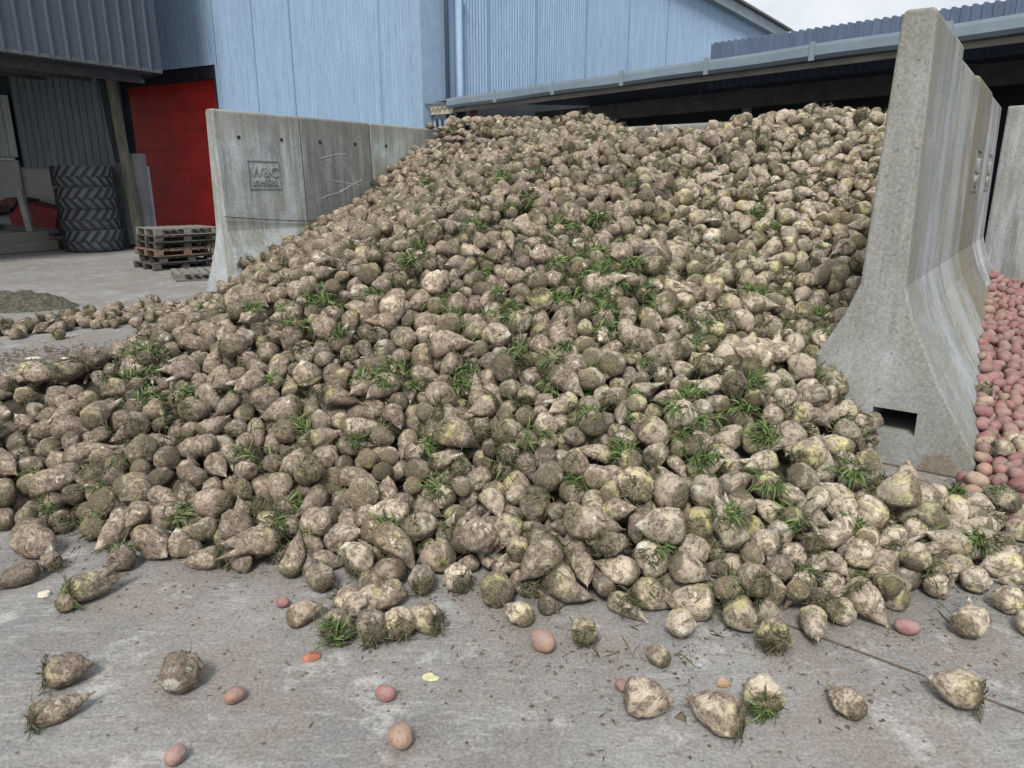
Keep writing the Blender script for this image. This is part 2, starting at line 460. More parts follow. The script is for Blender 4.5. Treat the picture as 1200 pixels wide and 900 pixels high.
def build_buildings():
    # --- tall blue shed
    K = Vector((-1.93, 16.7, 0))
    lf = Vector((-.883, .469, 0))
    root = empty('tall_shed', K); tag(root, 'tall shed clad in pale blue corrugated steel, with a wide red door', 'farm building')
    def put(o):
        o.parent = root; o.matrix_parent_inverse = Matrix.Translation(-K); return o
    K2 = K + lf * .22
    D1 = onplane(250.5, 75, K, K + lf); D0 = onplane(95, 100, K, K + lf)      # door jambs
    zd = 4.5
    put(sheet('wall_sheet', (K2.x, K2.y), (D1.x, D1.y), 0, 13, M['blue_clad'], None, .095, .02))
    E = K + lf * 16
    put(sheet('wall_sheet', (D1.x + .12 * .883, D1.y - .12 * .469), (E.x, E.y), zd, 13, M['blue_clad'], None, .095, .02))
    yaw = R(40); rf = Vector((math.sin(yaw), math.cos(yaw), 0))
    # gable line: passes two points that the photograph shows against the sky
    G1 = onplane(838, 0, K, K + rf); G2 = onplane(912, 41, K, K + rf)
    s1 = (G1 - K).dot(rf); s2 = (G2 - K).dot(rf); sl = (G2.z - G1.z) / (s2 - s1)
    Lr = s2 + .35
    put(sheet('gable_sheet', (K.x + rf.x * .95, K.y + rf.y * .95), (K.x + rf.x * Lr, K.y + rf.y * Lr), 0, 0, M['blue_clad'], None, .10, .022,
              topf=lambda s: min(13, G1.z + sl * (s + .95 - s1)), flip=-1))
    lapm = mat_plain('sheet_lap_seam', (.16, .245, .36), .7, .1)  # darker blue for the seams where sheets overlap
    mb = MB(); rr = random.Random(4)
    for s in (2.1, 3.9, 6.1, 8.3, 10.6):
        p = K + rf * s + Vector((rf.y, -rf.x, 0)) * .03
        mb.beam((p.x, p.y, 3.2), (p.x, p.y, min(12.9, G1.z + sl * (s - s1)) - .1), .03, .006)
    wallL = (D1 - K).length
    for s in (1.1, 3.7, 4.9):
        p = K + lf * s + Vector((-lf.y, lf.x, 0)) * .03
        mb.beam((p.x, p.y, 0.2), (p.x, p.y, 12.9), .014, .006)
    put(mb.build('sheet_lap', lapm))
    # corner flashing and its neighbour strips
    mb = MB()
    a = K + lf * .24 + Vector((-lf.y, lf.x, 0)) * .045; b = K + Vector((-lf.y, lf.x, 0)) * .05
    mb.add([(a.x, a.y, 0), (K.x - .01, K.y - .05, 0), (K.x - .01, K.y - .05, 13), (a.x, a.y, 13)], [(0, 1, 2, 3)])
    c = K + rf * .95 + Vector((.02, -.02, 0))
    mb.add([(K.x - .01, K.y - .05, 0), (c.x, c.y, 0), (c.x, c.y, 13), (K.x - .01, K.y - .05, 13)], [(0, 1, 2, 3)])
    put(mb.build('corner_flashing', M['flash']))
    # verge trim along the gable
    mb = MB(); n = Vector((rf.y, -rf.x, 0))
    s0 = s1 - 7
    pa = K + rf * s0 + n * .12 + Vector((0, 0, G1.z + sl * (s0 - s1))); pb = K + rf * Lr + n * .12 + Vector((0, 0, G1.z + sl * (Lr - s1)))
    mb.beam(pa, pb, .25, .34); put(mb.build('verge_trim', M['gutter']))
    mb = MB(); mb.beam(pa - n * .02 + Vector((0, 0, .22)), pb - n * .02 + Vector((0, 0, .22)) + rf * .2, .55, .07); put(mb.build('roof_edge', M['steel']))
    # roof plane behind the gable, for other viewpoints
    bk = Vector((-rf.y, rf.x, 0)) * 18
    mb = MB(); up = Vector((0, 0, .16))
    mb.add([pa + up, pb + up, pb + up + bk, pa + up + bk], [(0, 1, 2, 3)]); put(mb.build('roof', M['roofsheet']))
    # down pipe beside the corner
    dp = K + rf * .62 + n * .14
    mb = MB(); mb.tube([(dp.x, dp.y, 0), (dp.x, dp.y, 13)], .05, 10)
    put(mb.build('downpipe', mat_plain('blue_black_pipe', (.06, .085, .12), .5, .1), smooth=True))
    mb = MB(); d2 = K + rf * 1.05 + n * .10; mb.tube([(d2.x, d2.y, 0), (d2.x, d2.y, 5.6)], .075, 14)
    mb.tube([(d2.x, d2.y, 5.6), (d2.x, d2.y, 5.72)], .10, 14); put(mb.build('vent_pipe', M['flash'], smooth=True))
    # door: red leaf, recessed under a dark header
    nl = Vector((-lf.y, lf.x, 0))
    if nl.y > 0: nl = -nl                                             # outward, towards the yard
    rec = -nl * .35
    mb = MB(); A = D1 + rec; B = D0 + rec; nn = 9; H = zd
    mb.add([(A.x, A.y, 0), (B.x, B.y, 0), (B.x, B.y, H), (A.x, A.y, H)], [(0, 1, 2, 3)])
    put(mb.build('door', M['red']))
    mb = MB(); A2 = A + nl * .004; B2 = B + nl * .004
    for i in range(1, nn): mb.beam((A2.x, A2.y, H * i / nn), (B2.x, B2.y, H * i / nn), .004, .010)
    put(mb.build('door_seam', mat_plain('dark_red_seam', (.36, .018, .016), .7, .1)))
    mb = MB(); a = D1 + rec * .4; b = D0 + rec * .4
    mb.beam((a.x, a.y, zd - .10), (b.x, b.y, zd - .10), .20, .42); put(mb.build('door_header', M['dark_flash']))
    mb = MB(); a = D1 + lf * .03; 
    mb.beam((a.x - nl.x * .17, a.y - nl.y * .17, 0), (a.x - nl.x * .17, a.y - nl.y * .17, zd), .05, .33, up=tuple(nl)); put(mb.build('door_jamb', M['dark_flash']))

    # --- open fronted grey building on the left
    z = 4.0
    C1 = atz(190, 87, z); C0 = atz(0, 61, z); d = (C0 - C1).normalized(); C9 = C1 + d * 14
    g = empty('open_store', C1); tag(g, 'open fronted store on the left with slate grey box profile cladding over a dark opening', 'farm building')
    def pg(o):
        o.parent = g; o.matrix_parent_inverse = Matrix.Translation(-C1); return o
    pg(sheet('fascia_sheet', (C1.x, C1.y), (C9.x, C9.y), z, 10, M['grey_clad'], None, .30, .045, 'box', flip=-1 if (-d.y * 0 + d.x * 0) else 1))
    bkd = Vector((-.70, .71, 0)); Cb = C1 + bkd * 9
    mb = MB(); th = .01
    mb.add([(C1.x, C1.y, z + .02), (C9.x, C9.y, z + .02), (C9.x + bkd.x * 9, C9.y + bkd.y * 9, z + .5), (Cb.x, Cb.y, z + .5)], [(0, 1, 2, 3)])
    mb.add([(C1.x, C1.y, z), (Cb.x, Cb.y, z), (Cb.x, Cb.y, 10), (C1.x, C1.y, 10)], [(0, 1, 2, 3)])
    mb.add([(C1.x, C1.y, 10), (C9.x, C9.y, 10), (C9.x + bkd.x * 9, C9.y + bkd.y * 9, 10.5), (Cb.x, Cb.y, 10.5)], [(0, 1, 2, 3)])
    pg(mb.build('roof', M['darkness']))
    mb = MB(); mb.beam(C1 + Vector((0, 0, -z + z + .05)), (C9.x, C9.y, z + .05), .06, .07); pg(mb.build('drip_trim', M['steel']))
    mb = MB()
    for k in range(1, 7):
        a = C1 + bkd * (1.3 * k); b = C9 + bkd * (1.3 * k); mb.beam((a.x, a.y, z - .05 + .07 * k), (b.x, b.y, z - .05 + .07 * k), .14, .2)
    pg(mb.build('purlin', M['steel']))
    # inner end wall: dark cladding above, grey concrete below
    I0 = atz(181, 291, 0); I1 = atz(40, 296, 0); I1 = I0 + (I1 - I0).normalized() * 3.2
    I1 = onplane(40, 290, I0, I0 + Vector((-1, .25, 0))); I1.z = 0
    pg(sheet('inner_sheet', (I0.x - .35, I0.y + .05), (I1.x, I1.y), 1.95, 4.6, M['inner_clad'], None, .22, .04, 'box', flip=-1))
    mb = MB(); dd = (I1 - I0).normalized(); mb.beam((I0.x, I0.y + .12, 1.0), (I1.x, I1.y + .12, 1.0), .2, 2.0); pg(mb.build('inner_wall', M['wall_block']))
    # column with timber facing between the store and the red door
    ca = atz(166, 292, 0)
    mb = MB(); mb.beam((ca.x, ca.y, 0), (ca.x - .25, ca.y + .1, 4.2), .17, .17, up=(0, 1, 0)); pg(mb.build('column', mat_plain('mossy_tan_column', (.15, .145, .115), .9, .4, 3, stretch=(4, 4, .7))))
    mb = MB(); mb.beam((ca.x - .27, ca.y + .05, 2.1), (ca.x - .47, ca.y + .15, 4.2), .16, .16, up=(0, 1, 0)); pg(mb.build('steel_post', M['dark_flash']))
    cb = atz(176, 291, 0)
    mb = MB(); mb.beam((ca.x - .4, ca.y + .34, 1.2), (ca.x + .20, ca.y + .30, 1.2), .2, 2.2); pg(mb.build('end_wall', mat_plain('grey_end_wall', (.20, .205, .205), .9, .25, 1.5)))
    # far inner wall at the very left: pale sheet, ledge, concrete
    J0 = I1; J1 = J0 + Vector((-3.2, -1.0, 0)) * 1.6
    pg(sheet('pale_inner_sheet', (J0.x, J0.y), (J1.x, J1.y), 2.25, 3.75, mat_clad('pale_inner_sheet', (.34, .38, .37), .15, (.2, .22, .2), .5, .7), None, .2, .03, 'box', flip=-1))
    mb = MB(); mb.beam((J0.x, J0.y, 1.1), (J1.x, J1.y, 1.1), .2, 2.15); pg(mb.build('far_inner_wall', M['wall_block']))
    mb = MB(); mb.beam((J0.x, J0.y - .14, 2.2), (J1.x, J1.y - .14, 2.2), .12, .06); pg(mb.build('ledge', mat_plain('pale_ledge', (.42, .43, .40), .9, .2)))
    # room behind, so that the opening reads dark
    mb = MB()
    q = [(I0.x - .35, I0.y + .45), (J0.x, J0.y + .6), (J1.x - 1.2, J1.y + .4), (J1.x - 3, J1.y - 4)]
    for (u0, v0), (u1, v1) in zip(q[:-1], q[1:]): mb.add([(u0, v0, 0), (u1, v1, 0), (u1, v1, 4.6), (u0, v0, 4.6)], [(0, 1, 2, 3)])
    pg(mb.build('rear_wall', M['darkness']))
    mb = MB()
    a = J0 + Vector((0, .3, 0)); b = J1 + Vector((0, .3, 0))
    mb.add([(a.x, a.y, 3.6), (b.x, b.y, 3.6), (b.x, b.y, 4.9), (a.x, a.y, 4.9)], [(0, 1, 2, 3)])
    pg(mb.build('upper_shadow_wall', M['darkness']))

    # --- low open shed behind the back wall
    zg = 3.3
    A = atz(524, 117, zg); B = atz(1200, 18, zg); d = (B - A).normalized(); n = Vector((-d.y, d.x, 0))
    if n.y < 0: n = -n
    Bf = A + d * 22
    s = empty('low_shed', A); tag(s, 'low open sided shed behind the heap with a long grey gutter and dark inside', 'farm building')
    def ps(o):
        o.parent = s; o.matrix_parent_inverse = Matrix.Translation(-A); return o
    # half round gutter seen from outside with a lip
    mb = MB(); prof = [(-.0, .02), (-.02, .02), (-.025, -.02), (-.02, -.12), (.02, -.165), (.13, -.165), (.16, -.12), (.17, .02)]
    k = 60; vs = []
    for i in range(k + 1):
        p = A + d * (22 * i / k); zz = zg + .006 * math.sin(i * .9)
        for (a, b) in prof: q = p + n * a; vs.append((q.x, q.y, zz + b))
    m = len(prof); mb.add(vs, [(i * m + j, i * m + j + 1, (i + 1) * m + j + 1, (i + 1) * m + j) for i in range(k) for j in range(m - 1)])
    ps(mb.build('gutter', M['gutter']))
    for i in range(1, 12):
        mb = MB(); p = A + d * (i * 1.62) - n * .03; mb.beam((p.x, p.y, zg - .18), (p.x, p.y, zg + .05), .07, .03, up=tuple(n)); ps(mb.build('gutter_bracket', M['gutter']))
    mb = MB(); a = A + n * .16; b = Bf + n * .16
    mb.beam((a.x, a.y, zg - .21), (b.x, b.y, zg - .21), .06, .07); ps(mb.build('fascia_board', mat_plain('grey_timber_fascia', (.24, .23, .20), .9, .2, 3)))
    # sheet roof, low pitch, with a higher ribbed roof behind
    mb = MB(); a = A + n * .05; b = Bf + n * .05
    e = A + n * 9; f = Bf + n * 9
    G = K + rf * .6
    a = a - d * .55; e = e - d * .55
    mb.add([(a.x, a.y, zg), (b.x, b.y, zg), (f.x, f.y, zg + .45), (e.x, e.y, zg + .45)], [(0, 1, 2, 3)])
    ps(mb.build('roof', M['roofsheet']))
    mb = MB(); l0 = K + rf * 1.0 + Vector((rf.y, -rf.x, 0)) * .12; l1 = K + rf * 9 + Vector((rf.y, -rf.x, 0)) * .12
    mb.add([(l0.x, l0.y, 0), (l1.x, l1.y, 0), (l1.x, l1.y, zg + .58), (l0.x, l0.y, zg + .10)], [(0, 1, 2, 3)]); ps(mb.build('shade_sheet', M['darkness']))  # added dark sheet over the lower gable, shade put into its colour
    # upper roof: ribbed edge visible above the gutter on the right
    U0 = onplane(833, 64, K, K + rf)
    mb = MB()
    q0 = A + n * 2.0
    r0 = onplane(833, 60, q0, q0 + d); r1 = q0 + d * 20
    zt0 = onplane(833, 52, q0, q0 + d).z; zt1 = onplane(1200, -2, q0, q0 + d).z
    s0 = (r0 - q0).dot(d); s1_ = (onplane(1200, 0, q0, q0 + d) - q0).dot(d); slz = (zt1 - zt0) / (s1_ - s0)
    pitch = .13; x = s0; vs = []; fs = []; 
    while x < 20:
        for a_, y_ in ((0, 0), (.5, 0), (.58, .02), (.92, .02)):
            p = q0 + d * (x + a_ * pitch); zt = zt0 + slz * (x - s0)
            vs += [(p.x - n.x * y_, p.y - n.y * y_, zg - .1), (p.x - n.x * y_, p.y - n.y * y_, zt + y_)]
            vs += [(p.x + n.x * 7, p.y + n.y * 7, zt + y_ + .12)]
        x += pitch
    for i in range(len(vs) // 3 - 1):
        fs.append((3 * i, 3 * i + 3, 3 * i + 4, 3 * i + 1)); fs.append((3 * i + 1, 3 * i + 4, 3 * i + 5, 3 * i + 2))
    mb.add(vs, fs); ps(mb.build('upper_roof', M['roofsheet']))
    # posts, eaves beam and dark back
    mb = MB(); p = A + d * .45 + n * .35; mb.beam((p.x, p.y, 0), (p.x, p.y, zg - .2), .16, .16, up=(0, 1, 0)); ps(mb.build('post', M['rust']))
    for i in (5.2, 8.9, 12.5):
        mb = MB(); p = A + d * i + n * 3.2; mb.beam((p.x, p.y, 0), (p.x, p.y, zg), .14, .14, up=(0, 1, 0)); ps(mb.build('post', mat_plain('grey_inner_post', (.30, .36, .38), .7, .2)))
    for i in (5.6, 10.9):
        mb = MB(); p = A + d * i + n * 1.1; mb.tube([(p.x, p.y, zg - .15), (p.x, p.y, zg - .42)], .015, 6); mb.tube([(p.x, p.y, zg - .42), (p.x, p.y, zg - .45)], .10, 12); ps(mb.build('lamp', M['steel']))
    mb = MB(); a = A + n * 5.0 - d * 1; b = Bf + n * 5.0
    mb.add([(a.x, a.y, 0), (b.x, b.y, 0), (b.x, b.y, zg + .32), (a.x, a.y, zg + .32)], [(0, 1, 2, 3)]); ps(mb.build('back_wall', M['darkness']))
    mb = MB(); a = A + n * 2.6; b = Bf + n * 2.6; mb.beam((a.x, a.y, zg - .25), (b.x, b.y, zg - .25), .12, .3); ps(mb.build('inner_beam', M['steel']))
    # boarded gable end at the left of the shed: eaves board and space boarding
    mb = MB(); a = A + n * .2; b = a + Vector((-.55, .35, 0)); mb.beam((a.x, a.y, zg - .18), (b.x, b.y, zg - .18), .05, .16); ps(mb.build('end_board', mat_plain('cream_board', (.40, .37, .27), .9, .2)))
    ps(sheet('end_roof_sheet', (A.x - .6, A.y + .45), (A.x + .05, A.y + .1), zg - .1, zg - .04, M['steel'], None, .12, .03))
    mb = MB()
    for k in range(5):
        p = a + (b - a) * (k / 4.6); mb.beam((p.x, p.y + .1, 0), (p.x, p.y + .1, zg - .2), .05, .03, up=(0, 1, 0))
    ps(mb.build('end_slat', M['flash']))
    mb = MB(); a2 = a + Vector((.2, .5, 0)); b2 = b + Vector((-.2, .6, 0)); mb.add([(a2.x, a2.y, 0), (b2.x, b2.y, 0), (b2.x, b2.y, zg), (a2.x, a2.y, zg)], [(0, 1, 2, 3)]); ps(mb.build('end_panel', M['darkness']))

# ------------------------------------------------------------------ tyres, pallets and the rest of the left background
def tyre_mesh():
    mb = MB(); n = 48; Ro, Ri, W = .665, .38, .492
    prof = [(Ri, -W * .36), (Ri + .05, -W * .44), (Ro - .12, -W * .5), (Ro - .035, -W * .49), (Ro - .03, -W * .2), (Ro - .025, 0), (Ro - .03, W * .2), (Ro - .035, W * .49), (Ro - .12, W * .5), (Ri + .05, W * .44), (Ri, W * .36), (Ri + .06, 0)]
    vs = []
    for i in range(n):
        a = 2 * math.pi * i / n
        for r, z in prof: vs.append((r * math.cos(a), r * math.sin(a), z + W / 2))
    m = len(prof)
    mb.add(vs, [(i * m + j, ((i + 1) % n) * m + j, ((i + 1) % n) * m + (j + 1) % m, i * m + (j + 1) % m) for i in range(n) for j in range(m)])
    lb = MB(); k = 19
    for i in range(k):
        for s in (-1, 1):
            a0 = 2 * math.pi * (i + (.5 if s > 0 else 0)) / k
            q = []
            # lug runs from the middle of the tread to the shoulder, sweeping round the tyre
            for t in (0, .35, .7, 1.0):
                z = s * (-.012 + (W * .5) * t); a = a0 + t * .30
                w = .050 + .012 * t
                for rr in (Ro - .045, Ro + .014 - .008 * t * t):
                    for sg in (-1, 1):
                        aa = a + sg * w / Ro * .5 * 1.15
                        q.append((rr * math.cos(aa), rr * math.sin(aa), z + W / 2))
            f = []
            for j in range(3):
                b = j * 4; f += [(b + 2, b + 3, b + 7, b + 6), (b, b + 2, b + 6, b + 4), (b + 1, b + 5, b + 7, b + 3)]
            f += [(0, 1, 3, 2), (12, 14, 15, 13)]
            lb.add(q, f)
    return mb, lb

def pallet(root, w=1.2, dpt=1.0, mat=None, warp=0.0, seed=0):
    """parts: top boards, stringers, base boards as children"""
    r = random.Random(seed); m = mat or M['wood']
    t = MB(); n = 9
    for i in range(n):
        x = -w / 2 + .05 + (w - .1) * i / (n - 1); t.box((x, r.uniform(-.012, .012), .118 + r.uniform(-.003, .003)), (.09, dpt, .018))
    t.build('top_boards', m, root, bevel=.003)
    s = MB()
    for y in (-dpt / 2 + .05, 0, dpt / 2 - .05):
        for x in (-w / 2 + .07, 0, w / 2 - .07): s.box((x, y, .058), (.14, .09, .076))
        s.box((0, y, .102), (w, .09, .013))
    s.build('blocks', m, root, bevel=.003)
    b = MB()
    for y in (-dpt / 2 + .05, 0, dpt / 2 - .05): b.box((0, y, .010), (w, .09, .018))
    b.build('base_boards', m, root, bevel=.003)

def dup(root, loc, rz, label=None, group=None):
    r = root.copy(); COL.objects.link(r); r.location = loc; r.rotation_euler = (0, 0, rz)
    if label: r['label'] = label
    if group: r['group'] = group
    for ch in list(root.children):
        c = ch.copy(); COL.objects.link(c); c.parent = r
    return r

def build_props():
    # tyres
    c = atz(101, 296, 0); c = c + Vector((-.07, .58, 0)) ; 
    tm, lm = tyre_mesh()
    r0 = empty('tractor_tyre', (c.x, c.y, .02), .3)
    g = 'tractor tyres stacked in the open store'
    tag(r0, 'bottom tractor tyre of the stack of four in the open store', 'tyre', g)
    tm.build('carcass', M['rubber_dust'], r0, smooth=True); lm.build('tread_lugs', M['rubber'], r0)
    nm = ['second tractor tyre from the bottom of the stack', 'third tractor tyre from the bottom of the stack', 'topmost tractor tyre of the stack']
    for i in range(3):
        dup(r0, (c.x + (-.03, -.02, -.05)[i], c.y + (.02, -.02, 0)[i], .02 + .495 * (i + 1)), (1.1, 2.3, .7)[i], nm[i], g)
    # pallets
    pc = atz(187, 318, 0); ang = R(46); ex = Vector((math.cos(ang), math.sin(ang), 0)); ey = Vector((-ex.y, ex.x, 0))
    ctr = pc + ex * .6 + ey * .5
    gp = 'pallets stacked before the red door'
    mats = [M['wood_dark'], M['wood_dark'], M['wood_warm'], M['wood_dark'], M['wood_dark'], M['wood']]
    labs = ['bottom pallet of the stack before the red door', 'second pallet from the bottom of the stack before the red door', 'reddish third pallet of the stack before the red door',
            'fourth pallet, dark and dirty, of the stack before the red door', 'fifth pallet, dark and dirty, of the stack before the red door', 'topmost pallet of the stack before the red door']
    rr = random.Random(5)
    for i in range(6):
        o = ex * rr.uniform(-.04, .04) + ey * rr.uniform(-.03, .05)
        if i == 0: o = -ex * .08 + ey * .06
        r = empty('pallet', (ctr.x + o.x, ctr.y + o.y, .002 + .1285 * i), ang + rr.uniform(-.03, .03)); tag(r, labs[i], 'pallet', gp)
        pallet(r, mat=mats[i], seed=i)
    pp = atz(187, 326, 0) + ex * .72 - ey * .28
    r = empty('pallet', (pp.x + .12, pp.y - .15, .002), ang - .30); tag(r, 'single pale pallet lying flat beside the stack, near the left wall end', 'pallet'); pallet(r, mat=M['wood'], seed=9)
    # leaning post, timber beams, red machine
    a = atz(41, 287, .12); mb = MB(); mb.beam(a, (a.x - .38, a.y + .35, 1.45), .15, .13, up=(0, 1, 0))
    tag(mb.build('timber_post', mat_plain('pale_weathered_post', (.27, .28, .27), .9, .2, 3), bevel=.01), 'pale timber post leaning in front of the red machine', 'timber post')
    b0 = atz(-60, 303, 0); b1 = atz(66, 293, 0)
    tl = ['thick grey timber beam at the front of the open store floor', 'second timber beam lying behind the front one', 'short timber beam on top of the floor timbers']
    for i, (dy, z, s0, s1) in enumerate(((0, .13, 0, 1), (.42, .12, .1, .98), (.2, .36, .12, .86))):
        p = b0 + (b1 - b0) * s0; q = b0 + (b1 - b0) * s1
        mb = MB(); mb.beam((p.x, p.y + dy, z), (q.x, q.y + dy, z), .30, .24)
        tag(mb.build('timber_beam', M['wood'] if i != 1 else M['wood_dark'], bevel=.015), tl[i], 'timber beam', 'timber beams on the store floor')
    # red implement behind the timbers: hopper body with sloping hood, axle and wheels
    m0 = atz(22, 290, 0) + Vector((.15, .35, 0)); r = empty('farm_implement', (m0.x, m0.y, 0), R(-12)); tag(r, 'faded red farm implement with a dark hood, behind the timber post', 'farm machine')
    mb = MB()
    pts = [(-.15, .35), (1.05, .30), (1.25, .95), (.2, 1.15), (-.25, .85)]
    vs = [(x, y, z) for y in (-.35, .45) for x, z in pts]
    mb.add(vs, [(0, 1, 2, 3, 4), (9, 8, 7, 6, 5)] + [(i, i + 5, (i + 1) % 5 + 5, (i + 1) % 5) for i in range(5)]); mb.build('hopper', M['red_machine'], r, bevel=.03)
    mb = MB(); vs = [(x, y, z) for y in (-.45, .45) for x, z in ((-1.5, .8), (-.1, 1.25), (.2, 1.2), (.1, 1.05), (-.2, .9), (-1.5, .62))]
    mb.add(vs, [(0, 1, 2, 3, 4, 5), (11, 10, 9, 8, 7, 6)] + [(i, i + 6, (i + 1) % 6 + 6, (i + 1) % 6) for i in range(6)]); mb.build('hood', M['rust'], r, bevel=.02)
    mb = MB(); mb.beam((-1.5, -.3, .55), (1.2, -.3, .42), .12, .12); mb.beam((-1.5, .3, .55), (1.2, .3, .42), .12, .12); mb.build('chassis', M['steel'], r)
    mb = MB(); mb.beam((-1.3, -.48, .55), (-.45, -.48, .55), .04, .16); mb.build('pale_plate', M['white_thing'], r)
    for x in (-.35, -.12):
        mb = MB(); mb.tube([(x, -.47, .98), (x, -.40, .98)], .10, 16); mb.build('pulley', M['dark_flash'], r)
    # pole leaning on the concrete wall
    s = atz(152, 287, 0); mb = MB(); mb.tube([s, (s.x + .10, s.y + .12, 1.02)], .016, 8)
    r = empty('yard_broom', (s.x, s.y, 0)); tag(r, 'thin pale pole with a white head standing against the inner wall', 'pole')
    o = mb.build('handle', mat_plain('pale_yellow_pole', (.5, .45, .3), .7, .1), None); o.parent = r; o.matrix_parent_inverse = Matrix.Translation(-Vector((s.x, s.y, 0)))
    mb = MB(); mb.box((s.x + .10, s.y + .1, 1.06), (.10, .05, .11)); o = mb.build('head', M['white_thing'], None, bevel=.015); o.parent = r; o.matrix_parent_inverse = Matrix.Translation(-Vector((s.x, s.y, 0)))
    # heap of crumbled soil and leaves at the far left
    q = atz(5, 360, 0); mb = MB(); nx, ny = 90, 46; idx = {}
    vs = []
    for j in range(ny + 1):
        for i in range(nx + 1):
            x = -2.1 + 3.1 * i / nx; y = -.55 + 1.1 * j / ny
            e = max(0, 1 - (x / (.95 if x > 0 else 1.9)) ** 2 - (y / .5) ** 2)
            h = .20 * e ** .8 + (.05 * noise.noise(Vector((x * 7, y * 7, 1))) + .035 * noise.noise(Vector((x * 19, y * 19, 2)))) * min(1, e * 4)
            vs.append((q.x + x, q.y + y, h - .004))
    mb.add(vs, [(j * (nx + 1) + i, j * (nx + 1) + i + 1, (j + 1) * (nx + 1) + i + 1, (j + 1) * (nx + 1) + i) for j in range(ny) for i in range(nx)])
    t = NT('dark_leafy_soil'); cc = t.noise(t.co(), 30, 5, .7); c = t.mix(t.ramp(cc, .4, .65), (.05, .048, .04), (.15, .145, .10)); t.color(c); t.bump(t.noise(t.co(), 45, 4, .7), 1, .02)
    tag(mb.build('soil_pile', t.m), 'low dark pile of soil and chopped leaves on the yard at the left edge', 'soil pile', kind='stuff')

# ------------------------------------------------------------------ light, sky, camera
def build_light():
    w = bpy.data.worlds.new('World'); SC.world = w; w.use_nodes = True
    nt = w.node_tree; N = nt.nodes; Lk = nt.links
    bg = N['Background']
    sky = N.new('ShaderNodeTexSky'); sky.sky_type = 'NISHITA'; sky.sun_disc = False
    el, az = R(50), R(192)          # sun elevation; azimuth measured clockwise from +Y (behind the camera)
    sky.sun_elevation = el; sky.sun_rotation = az; sky.air_density = 1.4; sky.dust_density = 3.0; sky.ozone_density = 1
    tc = N.new('ShaderNodeTexCoord'); mp = N.new('ShaderNodeMapping'); mp.inputs['Scale'].default_value = (1, 1, 2.4)
    Lk.new(tc.outputs['Generated'], mp.inputs[0])
    nz = N.new('ShaderNodeTexNoise'); nz.inputs['Scale'].default_value = 2.2; nz.inputs['Detail'].default_value = 6; Lk.new(mp.outputs[0], nz.inputs['Vector'])
    mr = N.new('ShaderNodeMapRange'); mr.inputs['From Min'].default_value = .38; mr.inputs['From Max'].default_value = .62; Lk.new(nz.outputs['Fac'], mr.inputs['Value'])
    cl = N.new('ShaderNodeMix'); cl.data_type = 'RGBA'; cl.inputs[6].default_value = (4.9, 5.3, 6.0, 1); cl.inputs[7].default_value = (8.3, 8.4, 8.6, 1)
    Lk.new(mr.outputs[0], cl.inputs['Factor'])
    mx = N.new('ShaderNodeMix'); mx.data_type = 'RGBA'; mx.inputs['Factor'].default_value = .86
    Lk.new(sky.outputs[0], mx.inputs[6]); Lk.new(cl.outputs[2], mx.inputs[7]); Lk.new(mx.outputs[2], bg.inputs['Color'])
    bg.inputs['Strength'].default_value = .10
    sd = bpy.data.lights.new('sun', 'SUN'); sd.energy = 2.7; sd.angle = R(16); sd.color = (1, .965, .91)
    so = bpy.data.objects.new('sun', sd); COL.objects.link(so)
    dirv = Vector((math.sin(az) * math.cos(el), math.cos(az) * math.cos(el), math.sin(el)))
    so.rotation_euler = dirv.to_track_quat('Z', 'Y').to_euler(); so.location = dirv * 30
    cd = bpy.data.cameras.new('camera'); co = bpy.data.objects.new('camera', cd); COL.objects.link(co)
    cd.sensor_width = 36; cd.lens = F / 1200 * 36; cd.clip_start = .05; cd.clip_end = 1500
    co.location = (0, 0, EYE); co.rotation_euler = (R(90) - PITCH, 0, 0)
    SC.camera = co
    SC.view_settings.view_transform = 'Standard'; SC.view_settings.look = 'None'; SC.view_settings.gamma = 1
    SC.view_settings.use_curve_mapping = False; SC.view_settings.exposure = 0.42
    SC.cycles.max_bounces = 6; SC.cycles.use_denoising = True
    SC.cycles.use_adaptive_sampling = True
# ------------------------------------------------------------------ shape of the heap
TOE_PX = [(232, 360), (165, 418), (80, 476), (-90, 505), (-260, 575), (-180, 620), (-60, 612), (10, 606), (70, 614), (140, 628), (210, 648), (262, 652), (330, 640), (385, 662),
          (415, 712), (480, 712), (515, 682), (560, 662), (600, 736), (650, 752), (700, 760), (800, 756), (850, 728), (895, 762), (960, 762), (1040, 732), (1095, 720),
          (1120, 668), (1180, 650), (1195, 612), (1128, 574)]
TOE = [(-3.95, 9.35)] + [tuple(atz(x, y)[:2]) for x, y in TOE_PX] + [(R0.x + .30, R0.y - .22)]
INSIDE = TOE + [(R1.x, R1.y), (L1.x, L1.y), (L0.x - .1, L0.y)]
def seg_dist(px, py, a, b):
    ax, ay = a; bx, by = b; dx, dy = bx - ax, by - ay
    t = max(0, min(1, ((px - ax) * dx + (py - ay) * dy) / (dx * dx + dy * dy + 1e-12)))
    return math.hypot(px - ax - t * dx, py - ay - t * dy)
def inside(px, py, poly):
    c = False; n = len(poly); j = n - 1
    for i in range(n):
        xi, yi = poly[i]; xj, yj = poly[j]
        if (yi > py) != (yj > py) and px < (xj - xi) * (py - yi) / (yj - yi) + xi: c = not c
        j = i
    return c
def toe_dist(x, y):
    d = min(seg_dist(x, y, TOE[i], TOE[i + 1]) for i in range(len(TOE) - 1))
    return d if inside(x, y, INSIDE) else -d
